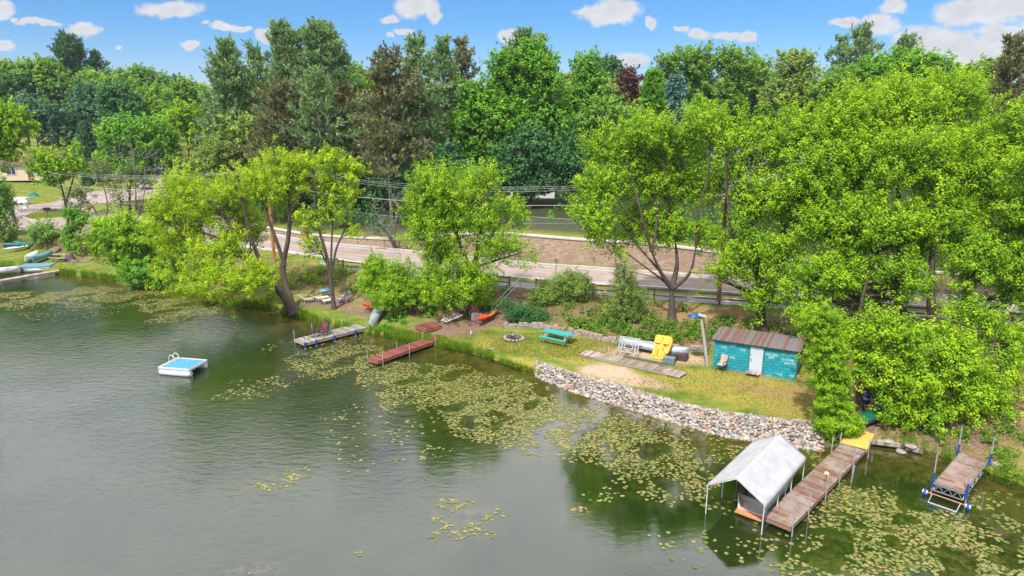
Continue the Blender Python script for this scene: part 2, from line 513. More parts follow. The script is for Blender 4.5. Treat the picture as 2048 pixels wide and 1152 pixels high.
forest = np.clip((rid - 9.7) / .5, 0, 1) * np.clip((TV[:, 0] + 66) / 6, 0, 1)
pxv = np.tile(cols, nr)
rocks = ((rid > 1.6) & (rid < 2.97) & (pxv > 1068) & (pxv < 1655)).astype(float)
wet = np.clip((2.35 - rid) / .5, 0, 1)


def ground_f(b):
    co = geopos(b)
    def at(n): return b.new('ShaderNodeAttribute', _attribute_name=n).outputs['Fac']
    n1 = b.noise(co, 1.1, 5, .65); n2 = b.noise(co, 6, 5, .7); n3 = b.noise(co, 22, 3, .7)
    g = b.ramp(n1, [(.3, (.07, .13, .018)), (.45, (.12, .175, .024)), (.60, (.20, .20, .045)), (.76, (.31, .23, .10))])
    g = b.mix(.55, g, b.ramp(n3, [(.25, (.45, .5, .45)), (.5, (1, 1, 1)), (.75, (1.5, 1.45, 1.3))]), 'MULTIPLY')
    dr = b.ramp(n2, [(.3, (.17, .17, .03)), (.5, (.30, .25, .05)), (.7, (.40, .30, .11))])
    g = b.mix(b.math('MULTIPLY', at('dry'), b.sstep(n2, .2, .6)), g, dr)
    rough = b.ramp(n2, [(.3, (.05, .06, .018)), (.5, (.14, .12, .045)), (.7, (.26, .19, .09))])
    g = b.mix(at('bank'), g, rough)
    lit = b.ramp(n3, [(.25, (.09, .05, .03)), (.45, (.25, .15, .075)), (.6, (.40, .25, .11)), (.75, (.5, .38, .2))])
    g = b.mix(b.math('MULTIPLY', at('litter'), b.sstep(n2, .25, .55)), g, lit)
    so_ = b.ramp(n2, [(.3, (.10, .065, .045)), (.55, (.22, .14, .10)), (.75, (.34, .24, .17))])
    g = b.mix(at('soil'), g, so_)
    ch = b.ramp(n3, [(.25, (.26, .15, .10)), (.5, (.50, .33, .24)), (.75, (.68, .5, .38))])
    g = b.mix(b.math('MULTIPLY', at('chips'), b.sstep(n2, .3, .5)), g, ch)
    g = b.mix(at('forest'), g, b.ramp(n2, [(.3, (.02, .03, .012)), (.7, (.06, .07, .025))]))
    g = b.mix(at('rocks'), g, b.ramp(n3, [(.3, (.06, .05, .045)), (.6, (.20, .165, .14))]))
    g = b.mix(at('wet'), g, (.05, .035, .018))
    return principled(b, g, .95, n3, .7, .05, 0, .1)


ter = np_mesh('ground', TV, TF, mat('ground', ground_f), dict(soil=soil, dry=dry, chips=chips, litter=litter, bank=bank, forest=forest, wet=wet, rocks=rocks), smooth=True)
tag(ter, 'lake shore lawn, bank and wooded hillside', None, None, 'structure')

# ------------------------------------------------------------------ water
shore_xy = np.array([(p.x, p.y) for p in r_shore])


def shore_dist(x, y):
    A = shore_xy[:-1]; B = shore_xy[1:]; d = np.full(x.shape, 1e9)
    for k in range(len(A)):
        ab = B[k] - A[k]; L = ab @ ab
        t = np.clip(((x - A[k, 0]) * ab[0] + (y - A[k, 1]) * ab[1]) / L, 0, 1)
        d = np.minimum(d, np.hypot(x - A[k, 0] - ab[0] * t, y - A[k, 1] - ab[1] * t))
    return d


def inlake(x, y):
    """true on the camera's side of the shoreline"""
    o = np.argsort(shore_xy[:, 0]); return y < np.interp(x, shore_xy[o, 0], shore_xy[o, 1])


wx = np.concatenate([np.linspace(-900, -130, 8), np.arange(-120, 70, 1.0), np.linspace(80, 900, 8)])
wy = np.concatenate([np.linspace(-900, 0, 8), np.arange(6, 110, 1.0), np.linspace(115, 260, 4)])
WX, WY = np.meshgrid(wx, wy)
sd = shore_dist(WX.ravel(), WY.ravel())
shallow = np.clip(1 - sd / 5.5, 0, 1) ** 1.2
n_x, n_y = len(wx), len(wy)
ii, jj = np.meshgrid(np.arange(n_y - 1), np.arange(n_x - 1), indexing='ij'); a0 = (ii * n_x + jj).ravel()


def water_f(b):
    co = geopos(b)
    sh = b.new('ShaderNodeAttribute', _attribute_name='shallow').outputs['Fac']
    big = b.noise(co, .22, 4, .6, .4); med = b.noise(co, 1.4, 5, .65)
    deep = b.ramp(big, [(.3, (.006, .018, .003)), (.5, (.011, .026, .004)), (.7, (.026, .034, .009))])
    shal = b.ramp(med, [(.3, (.022, .024, .005)), (.5, (.060, .050, .010)), (.72, (.12, .085, .025))])
    c = b.mix(b.math('MULTIPLY', sh, b.sstep(b.math('ADD', sh, med), .5, 1.2)), deep, shal)
    wd = b.new('ShaderNodeAttribute', _attribute_name='weed').outputs['Fac']
    c = b.mix(b.math('MULTIPLY', b.math('MULTIPLY', wd, b.sstep(b.noise(co, 1.9, 6, .75), .40, .62)), .8), c, b.ramp(b.noise(co, 5, 4, .7), [(.35, (.045, .045, .010)), (.55, (.12, .10, .025)), (.7, (.20, .16, .05))]))
    weed = b.math('MULTIPLY', b.sstep(b.noise(co, .16, 3, .5), .60, .70), b.sstep(b.noise(co, 2.5, 5, .7), .45, .62))
    c = b.mix(b.math('MULTIPLY', weed, .35), c, (.16, .10, .055))
    # wind ripples: short crests, crossed by finer ones; calmer among the pads
    r1 = b.noise(b.map(co, (1.0, 2.3, 1), (0, 0, R(28))), 1.3, 3, .55, .5)
    r2 = b.noise(b.map(co, (1.2, 3.0, 1), (0, 0, R(-18))), 4.2, 3, .6, .6)
    patch = b.sstep(b.noise(co, .07, 3, .5), .35, .62)
    sx = b.new('ShaderNodeSeparateXYZ'); b.link(co, sx.inputs[0])
    open_ = b.math('MULTIPLY_ADD', b.sstep(sx.outputs[0], 4.0, -16.0), .86, .14)
    h = b.math('MULTIPLY', b.math('ADD', r1, b.math('MULTIPLY', r2, .30)), b.math('MULTIPLY', open_, b.math('MULTIPLY_ADD', patch, .6, .4)))
    h = b.math('MULTIPLY', h, b.math('SUBTRACT', 1.0, b.math('MULTIPLY', sh, .7)))
    p = b.new('ShaderNodeBsdfPrincipled'); b.link(c, p.inputs['Base Color'])
    p.inputs['Roughness'].default_value = .03; p.inputs['IOR'].default_value = 2.1; p.inputs['Specular IOR Level'].default_value = .5
    bm = b.new('ShaderNodeBump'); bm.inputs['Strength'].default_value = 1.0; bm.inputs['Distance'].default_value = .038
    b.link(h, bm.inputs['Height']); b.link(bm.outputs[0], p.inputs['Normal'])
    return p.outputs[0]


wxr, wyr = WX.ravel(), WY.ravel()
PADS = [(100, 592, 110, 9, 1.0), (30, 606, 60, 7, .5), (190, 582, 60, 8, .9), (225, 592, 60, 9, .6), (130, 604, 40, 4, .5), (165, 611, 30, 4, .4), (320, 606, 55, 9, .8), (345, 622, 60, 9, .9), (290, 588, 60, 6, .4), (400, 625, 40, 9, .6), (330, 640, 30, 6, .4), (390, 640, 26, 10, .5),
        (680, 700, 60, 18, .35), (720, 715, 60, 20, .4), (640, 738, 55, 12, .3), (660, 728, 90, 22, .3), (560, 770, 40, 10, .12), (480, 790, 50, 12, .18), (520, 765, 50, 10, .12),
        (780, 745, 80, 26, .45), (860, 760, 90, 30, .5), (830, 790, 90, 26, .45), (950, 770, 90, 30, .6), (1010, 800, 110, 30, .75), (1000, 840, 130, 30, .5), (930, 820, 60, 30, .4), (1090, 820, 80, 26, .7), (1150, 845, 100, 26, .55), (1060, 870, 110, 26, .4), (1180, 880, 90, 24, .4), (1230, 870, 90, 26, .45), (1130, 900, 110, 20, .3),
        (1290, 890, 70, 30, .3), (1250, 920, 80, 26, .3), (1330, 930, 90, 40, .34), (1380, 900, 60, 26, .3), (1300, 970, 60, 26, .25), (1350, 990, 70, 26, .2), (1390, 960, 40, 30, .4), (1440, 1010, 60, 14, .12), (1470, 905, 30, 16, .3), (1210, 990, 40, 16, .15),
        (560, 962, 60, 14, .35), (590, 945, 30, 8, .2), (905, 1010, 40, 14, .35), (950, 1030, 50, 20, .4), (920, 1065, 60, 18, .25), (890, 1040, 40, 10, .2), (1160, 1022, 20, 7, .5), (870, 900, 40, 20, .12), (715, 1108, 8, 3, 1), (490, 1148, 12, 3, .6),
        (1700, 1000, 50, 22, .6), (1740, 1000, 60, 26, .6), (1720, 1030, 60, 20, .5), (1780, 1040, 60, 26, .5), (1860, 1050, 80, 30, .5), (1900, 1060, 60, 20, .8), (1650, 1040, 40, 20, .3), (1760, 1085, 100, 26, .4), (1640, 1090, 80, 24, .2), (1850, 1110, 140, 30, .45), (1740, 1130, 100, 24, .6), (1600, 1140, 90, 18, .4), (1950, 1110, 90, 34, .55), (2020, 1060, 50, 40, .4),
        (1980, 1000, 60, 20, .12), (1530, 1110, 60, 26, .2), (1490, 1030, 60, 26, .12), (1650, 940, 20, 30, .4), (1450, 960, 10, 10, .3), (1950, 1140, 100, 14, .6), (1390, 1090, 100, 40, .05), (1260, 850, 200, 40, .18), (760, 860, 120, 60, .04), (640, 700, 100, 30, .08), (150, 610, 160, 20, .06)]
weed = np.zeros(wxr.shape)
for (px, py, rx, ry, dn) in PADS:
    c = P(px, py, 0); ax_ = (P(px + rx, py, 0) - c).length * 1.25; ay_ = (P(px, py - ry, 0) - c).length * 1.25
    weed = np.maximum(weed, np.clip(1.25 - np.sqrt(((wxr - c.x) / ax_) ** 2 + ((wyr - c.y) / ay_) ** 2), 0, 1) * min(1, dn * 1.8))
water = np_mesh('lake_water', np.stack([WX.ravel(), WY.ravel(), np.zeros(WX.size)], 1), np.stack([a0, a0 + 1, a0 + n_x + 1, a0 + n_x], 1), mat('water', water_f), dict(shallow=shallow, weed=weed), smooth=True)
tag(water, 'green rippled lake water', None, None, 'structure')

# ------------------------------------------------------------------ foliage
UP = np.array([0, 0, 1.0])


def norm(a): return a / np.maximum(np.linalg.norm(a, axis=1, keepdims=True), 1e-9)


def leaves(pos, nrm, size, tint, aspect=.62, along=None):
    """one small pointed, slightly folded blade (two faces) per position"""
    n = len(pos)
    t = along if along is not None else norm(np.cross(nrm, rng.normal(size=(n, 3))))
    if along is not None: nrm = norm(nrm - along * np.sum(nrm * along, 1, keepdims=True))
    s = np.cross(nrm, t)
    L = size[:, None]
    b = pos - t * L * .5; e = pos + t * L * .5 - nrm * L * .12
    l = pos + s * L * aspect * .5 + t * L * .05; r = pos - s * L * aspect * .5 + t * L * .05
    V = np.stack([b, l, e, r], 1).reshape(-1, 3)
    F = np.arange(4 * n).reshape(n, 4)
    return V, F, np.repeat(tint, 4)


def crown_leaves(c, r, dens, ls, upb=.5, sl=1.0, k=14, sw=.22, tipy=.35, squash=1.0):
    """leafy plumes all round every bough end; c (n,3) centres, r (n,) radii.  The blades clothe each plume like a bottle brush"""
    cnt = np.maximum(5, (dens * r * r).astype(int))
    idx = np.repeat(np.arange(len(c)), cnt); n = len(idx)
    u = norm(rng.normal(size=(n, 3)) + UP * .25)
    rad = rng.uniform(.3, .9, n)[:, None]
    b = c[idx] + u * rad * r[idx][:, None] * np.array([1, 1, squash])
    d = norm(u + UP * upb * 1.25 + rng.normal(size=(n, 3)) * .28)
    L = sl * rng.uniform(.45, 1.3, n)
    a1 = norm(np.cross(d, rng.normal(size=(n, 3)))); a2 = np.cross(d, a1)
    t = rng.uniform(0, 1, (n, k)) ** .85; th = rng.uniform(0, 6.283, (n, k))
    prof = sw * (1.25 - .95 * t ** 2.2) * rng.uniform(.55, 1.1, (n, k)) * rng.uniform(.75, 1.25, n)[:, None]
    radial = a1[:, None, :] * np.cos(th)[:, :, None] + a2[:, None, :] * np.sin(th)[:, :, None]
    pos = b[:, None, :] + d[:, None, :] * (L[:, None] * t)[:, :, None] + radial * prof[:, :, None] + rng.normal(size=(n, k, 3)) * sw * .22
    nr_ = norm((radial * .8 + d[:, None, :] * (.25 + .6 * t)[:, :, None]).reshape(-1, 3) + UP * .45 + rng.normal(size=(n * k, 3)) * .27)
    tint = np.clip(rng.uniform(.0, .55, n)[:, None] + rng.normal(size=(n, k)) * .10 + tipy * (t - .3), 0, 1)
    sz = ls * rng.uniform(.65, 1.3, n * k)
    return leaves(pos.reshape(-1, 3), nr_, sz, tint.ravel(), .72)


def tube_np(paths, sides=6):
    Vs = []; Fs = []; o = 0
    for pts, rad in paths:
        pts = np.asarray(pts, float); m = len(pts); rad = np.asarray(rad, float)
        T = np.gradient(pts, axis=0); T = norm(T)
        a = np.cross(T[0], [0.3, .9, .1]); a /= np.linalg.norm(a) + 1e-9
        ring = []
        ns = sides if rad[0] > .05 else 4
        th = np.arange(ns) * 2 * math.pi / ns
        for i in range(m):
            a = a - T[i] * (a @ T[i]); a /= np.linalg.norm(a) + 1e-9; bb = np.cross(T[i], a)
            ring.append(pts[i] + rad[i] * (np.cos(th)[:, None] * a + np.sin(th)[:, None] * bb))
        Vs.append(np.concatenate(ring))
        i, j = np.meshgrid(np.arange(m - 1), np.arange(ns), indexing='ij'); i = i.ravel(); j = j.ravel(); j2 = (j + 1) % ns
        Fs.append(np.stack([i * ns + j, i * ns + j2, (i + 1) * ns + j2, (i + 1) * ns + j], 1) + o); o += m * ns
    return np.concatenate(Vs), np.concatenate(Fs)


def bez(a, b, c, n=7):
    t = np.linspace(0, 1, n)[:, None]
    p = (1 - t) ** 2 * a + 2 * t * (1 - t) * b + t * t * c
    w = rng.normal(size=p.shape) * .04 * np.linalg.norm(c - a) * .35; w[0] = 0; w[-1] = 0
    return p + w


def smooth_path(pts, n=4):
    pts = np.asarray(pts, float); out = []
    m = len(pts)
    for i in range(m - 1):
        p0 = pts[max(i - 1, 0)]; p1 = pts[i]; p2 = pts[i + 1]; p3 = pts[min(i + 2, m - 1)]
        for t in np.arange(n) / n:
            out.append(.5 * (2 * p1 + (p2 - p0) * t + (2 * p0 - 5 * p1 + 4 * p2 - p3) * t * t + (3 * p1 - p0 - 3 * p2 + p3) * t ** 3))
    out.append(pts[-1]); return np.array(out)


ALLTREES = []


def lobes_from(ells, Y, lr, cover=1.0, deep=.8):
    cs = []; rs = []
    big = []
    for e in ells:
        px, py, rx, ry = e[:4]; dy = e[4] if len(e) > 4 else 0
        c = PD(px, py, Y + dy); wx_ = (PD(px + rx, py, Y + dy) - c).length; wz = abs(PD(px, py - ry, Y + dy).z - c.z)
        big.append((np.array(c), wx_, wz))
    for c, a, bz in big:
        dp = min(a, bz * 1.4) * deep
        nl = max(2, int(cover * 2.6 * (a * bz + a * dp + bz * dp) / 3 * 4 / (lr * lr * 4)))
        u = norm(rng.normal(size=(nl, 3)))
        rr = lr * rng.uniform(.7, 1.25, nl)
        sh = np.clip(rng.uniform(.55, 1.0, nl), 0, 1)
        ext = np.maximum(np.array([a, dp, bz])[None, :] - rr[:, None] * .75, .15)
        cs.append(c + u * ext * sh[:, None]); rs.append(np.minimum(rr, min(a, bz) * .8))
    return np.concatenate(cs), np.concatenate(rs)


def tree(name, label, cat, Y=None, base=None, ells=(), leaf='green', lr=1.3, cover=1.0, dens=16, ls=.2, k=14, upb=.5, sl=1.0, sw=.22,
         trunk_r=.25, stems=None, bark=BARK, limb=1.0, group=None, deep=.8, tipy=.35, lean=0.0, squash=1.0):
    if base is not None:
        bp = hit(*base)
        if Y is None: Y = bp.y
    else:
        e = ells[0]; q = PD(e[0] + lean, e[1], Y); bp = Vector((q.x, Y, gz(q.x, Y, 5)))
    if Y < 75: dens *= 1.15; ls *= .74; k = int(k * 3.9); sl *= 1.25; sw *= 1.15
    else: dens *= .9; k = int(k * 1.9); sl *= 1.15
    c, r = lobes_from(ells, Y, lr, cover, deep)
    ok = c[:, 2] - r * .4 > np.array([bp.z - .3]); c, r = c[ok], r[ok]
    bpn = np.array(bp) - np.array([0, 0, .15])
    paths = []
    sp = []
    if stems is None:
        top = np.array([c[:, 0].mean(), c[:, 1].mean(), bpn[2] + (c[:, 2].max() - bpn[2]) * .8])
        mid = (bpn + top) / 2 + rng.normal(size=3) * [.3, .3, 0]
        stems_w = [(smooth_path([bpn, bpn * .75 + top * .25 + (bpn - top) * [.08, .08, 0], mid, top], 5), trunk_r)]
    else:
        stems_w = []
        for st, r0 in stems:
            pts = []
            for s_ in st:
                if s_ == 'base': pts.append(bpn)
                else: pts.append(np.array(PD(s_[0], s_[1], Y + (s_[2] if len(s_) > 2 else 0))))
            stems_w.append((smooth_path(pts, 5), r0))
    for pts, r0 in stems_w:
        tt = np.linspace(0, 1, len(pts)); rad = r0 * (1 - .82 * tt)
        if pts[0][2] <= bpn[2] + .05: rad[0] = r0 * 1.7; rad[1] = r0 * 1.2
        paths.append((pts, rad)); sp.append((pts, rad))
    SPp = np.concatenate([p[1:] for p, _ in sp]); SPr = np.concatenate([q[1:] for _, q in sp])
    lo = bpn[2] + (SPp[:, 2].max() - bpn[2]) * .22
    n_l = int(len(c) * limb)
    for i in rng.permutation(len(c))[:n_l]:
        d = np.linalg.norm(SPp - c[i], axis=1)
        rise = c[i, 2] - SPp[:, 2]
        sc = d + np.where(rise < .35 * d, (.35 * d - rise) * 1.3, 0) + np.where(SPp[:, 2] < lo, 3, 0)
        q = int(np.argmin(sc)); a = SPp[q]
        r0 = min(SPr[q] * .6, .03 + .022 * d[q])
        m_ = (a + c[i]) / 2 + np.array([0, 0, -.04 * d[q]]) + (c[i] - a) * [.12, .12, 0]
        pa = bez(a, m_, c[i]); paths.append((pa, np.linspace(r0, .018, len(pa))))
        for _ in range(3):
            u = rng.normal(size=3); u[2] = abs(u[2]) * .6 + .2; u /= np.linalg.norm(u)
            j = rng.integers(3, 6); e = pa[j] + u * r[i] * rng.uniform(.7, 1.2)
            pb = bez(pa[j], (pa[j] + e) / 2, e, 4); paths.append((pb, np.linspace(r0 * .4 + .008, .008, 4)))
    V, F = tube_np(paths)
    root = thing(name, label, cat, tuple(bp), 0, group)
    np_mesh('trunk', V - np.array(bp), F, bark, smooth=True, parent=root)
    if dens > 0:
        V, F, T = crown_leaves(c, r, dens, ls, upb, sl, k, sw, tipy, squash)
        np_mesh('crown', V - np.array(bp), F, LEAF[leaf], T, parent=root)
    ALLTREES.append(root)
    return root


def needles(pos, d, size, w_, tint):
    n = len(pos); s = norm(np.cross(d, rng.normal(size=(n, 3))))
    L = size[:, None]; W = w_[:, None]
    V = np.stack([pos, pos + d * L * .45 + s * W, pos + d * L, pos + d * L * .45 - s * W], 1).reshape(-1, 3)
    return V, np.arange(4 * n).reshape(n, 4), np.repeat(tint, 4)


def conifer(name, label, cat, Y, px, py_top, width, kind='pine', leaf='pine', bare=.25, dens=1.0, group=None, bark=BARKR, wob=0.0, bottom=None, trunk_r=.32, tops=1):
    """width in photograph pixels (whole crown); bare = clear trunk fraction"""
    tp = PD(px, py_top, Y); x, y = tp.x, Y; z0 = gz(x, y, 5); Hh = tp.z - z0
    Rw = (PD(px + width / 2, py_top, Y) - tp).length
    paths = []; NP = []; ND = []; NS = []; NT = []
    root = thing(name, label, cat, (x, y, z0), 0, group)
    lead = [(np.array([0, 0, 0.]), 1.0, 0.0)]
    for q in range(1, tops): lead.append((np.array([rng.uniform(-.45, .45) * Rw, rng.uniform(-.4, .4) * Rw, 0]), rng.uniform(.88, .98), .45))
    for off, hf, st in lead:
        tr = smooth_path([np.array([0, 0, -.2]), np.array([0, 0, Hh * .45]) + off * .2, np.array([wob, 0, Hh * .75]) + off * .8, np.array([wob, 0, Hh * hf]) + off], 6)
        if st > 0: tr = tr[int(len(tr) * .45):]
        paths.append((tr, np.linspace(trunk_r * (1 if st == 0 else .45), .04, len(tr))))
        hs = np.arange(max(bare, st) * Hh, Hh * hf, 1.15 if kind == 'pine' else .5)
        for h in hs:
            f = (h / Hh - bare) / (1 - bare); f = min(max(f, 0), 1)
            if kind == 'spruce': Lb = Rw * (1 - f) ** .85 + .25; el = -.18 - .25 * (1 - f) if f < .8 else .2
            else:
                Lb = 1.45 * Rw * min(1, .65 + f * 1.2) * (1 - f) ** .62 * (1 if tops == 1 else .8) + .7; el = .02 + 1.05 * f ** 1.7
            nb = 6 if kind == 'spruce' else rng.integers(4, 7)
            a0_ = rng.uniform(0, 6.28)
            cidx = np.argmin(abs(tr[:, 2] - h)); a = tr[cidx].copy(); a[2] = h
            for q in range(nb):
                az = a0_ + 6.28 * q / nb + rng.uniform(-.3, .3); lb = Lb * (rng.uniform(.35, 1.35) if kind == 'pine' else rng.uniform(.85, 1.1))
                e_ = el + rng.uniform(-.12, .12)
                dh = np.array([math.cos(az), math.sin(az), 0])
                end = a + dh * lb * math.cos(e_) + np.array([0, 0, lb * math.sin(e_)])
                mid = (a + end) / 2 + np.array([0, 0, (-.08 if kind == 'pine' else .08) * lb])
                pb = bez(a, mid, end, 6)
                paths.append((pb, np.linspace(min(.09, .02 + .02 * lb), .015, 6)))
                nt = int((6 + lb * 6.5) * dens)
                t = rng.uniform(.25, 1.0, nt); ip = (t * 5).astype(int).clip(0, 4); fr = (t * 5 - ip)[:, None]
                pp = pb[ip] * (1 - fr) + pb[ip + 1] * fr
                side = np.array([-dh[1], dh[0], 0])
                spread = (.16 + .28 * lb * (1 - abs(t - .55)))[:, None]
                tuft = pp + side * rng.normal(size=(nt, 1)) * spread * .8 + np.array([0, 0, 1]) * rng.normal(size=(nt, 1)) * .16
                if kind == 'pine': td = norm(dh * .55 + UP * (.5 + .7 * f) + rng.normal(size=(nt, 3)) * .4)
                else: td = norm(dh * .9 + UP * (-.35) + rng.normal(size=(nt, 3)) * .35)
                kk = 9
                tl = rng.uniform(.45, 1.0, nt) * (1 if kind == 'pine' else .9)
                s_ = rng.uniform(0, 1, (nt, kk))
                NP.append((tuft[:, None, :] + td[:, None, :] * (tl[:, None] * s_)[:, :, None]).reshape(-1, 3))
                ND.append(norm(np.repeat(td, kk, 0) + rng.normal(size=(nt * kk, 3)) * .55))
                NS.append(np.repeat(tl, kk) * rng.uniform(.45, .8, nt * kk))
                NT.append(np.clip(np.repeat(rng.uniform(0, .7, nt), kk) + rng.normal(size=nt * kk) * .12, 0, 1))
    V, F = tube_np(paths, 6)
    np_mesh('trunk', V, F, bark, smooth=True, parent=root)
    NP = np.concatenate(NP); NS = np.concatenate(NS)
    V, F, T = needles(NP, np.concatenate(ND), NS, NS * .17, np.concatenate(NT))
    np_mesh('crown', V, F, LEAF[leaf], T, parent=root)
    return root


def bare_tree(name, label, cat, base, Y, stems, r0=.12, twigs=26, spread=1.6, bark=BARKG, group=None):
    bp = hit(*base); paths = []; Y = Y or bp.y
    for st in stems:
        pts = smooth_path([np.array(bp)] + [np.array(PD(p[0], p[1], Y + (p[2] if len(p) > 2 else 0))) for p in st], 5)
        paths.append((pts, np.linspace(r0, .02, len(pts))))
        for _ in range(twigs):
            i = rng.integers(int(len(pts) * .35), len(pts)); u = rng.normal(size=3); u[2] = abs(u[2]) + .35; u /= np.linalg.norm(u)
            e = pts[i] + u * spread * rng.uniform(.4, 1.2); pb = bez(pts[i], (pts[i] + e) / 2 + rng.normal(size=3) * .15, e, 5)
            paths.append((pb, np.linspace(.035, .008, 5)))
            for _ in range(3):
                j = rng.integers(1, 5); u2 = u + rng.normal(size=3) * .6; e2 = pb[j] + u2 * spread * .4
                paths.append((bez(pb[j], (pb[j] + e2) / 2, e2, 4), np.linspace(.016, .006, 4)))
    V, F = tube_np(paths, 6)
    root = thing(name, label, cat, tuple(bp), 0, group)
    np_mesh('trunk', V - np.array(bp), F, bark, smooth=True, parent=root)
    return root


def scatter_mass(name, label, ells, leaf, per, lr, ls, k=9, sl=.35, sw=.16, upb=.6, cat=None, kind='stuff', group=None, zoff=.15):
    """low leafy growth over the ground inside photo-space patches projected on the terrain"""
    c = []
    for e in ells:
        px, py, rx, ry = e[:4]
        n = int(per * (e[4] if len(e) > 4 else 1) * rx * ry / 400)
        for _ in range(max(1, n)):
            a = rng.uniform(0, 6.28); q = math.sqrt(rng.uniform(0, 1))
            h = hit(px + rx * q * math.cos(a), py + ry * q * math.sin(a)); c.append((h.x, h.y, h.z + zoff))
    c = np.array(c); r = lr * rng.uniform(.6, 1.4, len(c))
    V, F, T = crown_leaves(c, r, 12 / (lr * lr) * .8, ls, upb, sl, k, sw, .3, .7)
    o = np_mesh(name, V, F, LEAF[leaf], T)
    return tag(o, label, cat, group, kind)


# ---- the trees at the water and along the bank
tree('maple_tree', 'leaning yellow-green maple with dark forked trunk over the water', 'tree', base=(590, 622), leaf='gold', lr=.85, cover=.72, dens=15, ls=.18, k=15, sl=1.0, upb=.45,
     ells=[(395, 400, 85, 72), (470, 370, 75, 60, 2), (560, 365, 70, 68, 2), (350, 480, 55, 60), (420, 490, 80, 55, -1), (500, 450, 60, 60, 3), (600, 345, 42, 42, 2), (360, 560, 60, 32, -3), (455, 570, 70, 40, -4), (520, 555, 45, 40, -3), (330, 430, 40, 45, 0), (470, 605, 40, 16, -3)],
     stems=[(['base', (548, 566), (515, 540), (480, 505), (455, 440), (420, 400)], .42), ([(548, 566), (520, 520), (500, 470), (488, 415), (470, 370)], .24), (['base', (566, 545, 1), (576, 480, 1), (580, 420, 1), (572, 360, 1), (585, 320, 1)], .3),
            ([(570, 530, 1), (545, 460, 1), (530, 420, 1), (520, 380, 2)], .2), ([(520, 540), (470, 545, -1), (400, 560, -2), (345, 560, -3)], .2), ([(500, 520), (440, 478, 0), (370, 455, 0), (340, 440, 0)], .16)], limb=.8)
tree('maple_tree', 'slim yellow tree with ivy-clad trunk beside the grey dock', 'tree', base=(668, 618), leaf='gold', lr=.62, cover=.62, dens=17, ls=.2, k=14, sl=.7, sw=.2,
     ells=[(665, 325, 48, 24), (700, 345, 32, 34), (640, 375, 34, 26), (690, 395, 36, 22), (625, 450, 26, 26), (655, 420, 26, 18), (630, 500, 30, 24), (690, 435, 20, 16), (605, 440, 18, 16), (700, 470, 14, 16)],
     stems=[(['base', (661, 555), (650, 500), (636, 450), (630, 380), (645, 330)], .22), ([(661, 560), (672, 500), (690, 455), (700, 390), (705, 330)], .13), ([(661, 555), (664, 470), (668, 400), (672, 320)], .12), ([(662, 545), (640, 500), (618, 460), (608, 420)], .09)], limb=.9)
tree('maple_tree', 'round lime-green maple standing beside the orange kayak', 'tree', base=(930, 630), leaf='lime', lr=.85, cover=.95, dens=16, ls=.18, k=15, sl=1.2, upb=.55,
     ells=[(895, 385, 75, 50), (955, 375, 45, 45, 1), (850, 400, 45, 45, 1), (940, 440, 90, 50), (850, 465, 55, 42), (1020, 440, 32, 36), (1000, 500, 65, 32, -1), (1055, 520, 30, 18, -1), (890, 520, 60, 40), (820, 430, 28, 22, 1), (950, 570, 55, 40, -1), (900, 590, 45, 26, -2)],
     stems=[(['base', (938, 580), (950, 530), (958, 480), (965, 440), (975, 390)], .36), ([(952, 520), (985, 470), (990, 430)], .16), ([(945, 545), (920, 490), (905, 440), (890, 400)], .22), ([(945, 550), (880, 510), (850, 470)], .14), ([(950, 535), (1010, 515), (1050, 505)], .13)])
tree('maple_tree', 'vase-shaped light green maple with many bare rising limbs beside the rail fence', 'tree', base=(1343, 642), leaf='lime', lr=.95, cover=1.0, dens=17, ls=.19, k=13, sl=1.05, upb=.7,
     ells=[(1230, 300, 62, 58, 1), (1300, 275, 60, 42, 0), (1370, 275, 55, 60, 1), (1210, 370, 62, 50, 0), (1290, 370, 70, 60, 1), (1370, 370, 60, 60, 2), (1195, 440, 45, 36, -1), (1270, 460, 60, 40, 2), (1420, 260, 32, 60, 2), (1420, 400, 30, 50, 1), (1165, 420, 28, 36), (1190, 485, 40, 24), (1320, 465, 60, 40, 1), (1405, 480, 34, 40), (1240, 515, 40, 20), (1300, 300, 80, 60, 3)],
     stems=[(['base', (1344, 610), (1343, 572)], .42), ([(1343, 576), (1322, 545, -.4), (1302, 500, -.8)], .24), ([(1304, 504, -.8), (1283, 430, -1.2), (1262, 350, -.6), (1250, 290, 0)], .13), ([(1304, 504, -.8), (1314, 430, -.3), (1298, 350, .4), (1292, 270, .6)], .12), ([(1290, 460, -1), (1250, 420, -1.6), (1215, 365, -1.4)], .08),
            ([(1343, 576), (1354, 530, .5), (1350, 480, .8)], .26), ([(1350, 484, .8), (1336, 400, .6), (1328, 330, -.2), (1326, 265, 0)], .14), ([(1350, 484, .8), (1370, 410, 1.2), (1366, 340, .8), (1374, 265, .6)], .14), ([(1345, 578), (1380, 545, -.3), (1392, 490, -.6)], .19), ([(1392, 492, -.6), (1398, 420, -1), (1416, 340, -.6), (1412, 260, 0)], .12), ([(1392, 492, -.6), (1420, 440, .4), (1428, 390, .8)], .08),
            ([(1343, 574), (1292, 535, .4), (1240, 498, .8), (1185, 472, .6), (1150, 442, .4)], .09), ([(1322, 545, -.4), (1275, 490, .6), (1232, 430, 1), (1205, 375, 1)], .1), ([(1330, 560, 0), (1270, 545, -.8), (1215, 530, -1)], .05)], limb=.85)
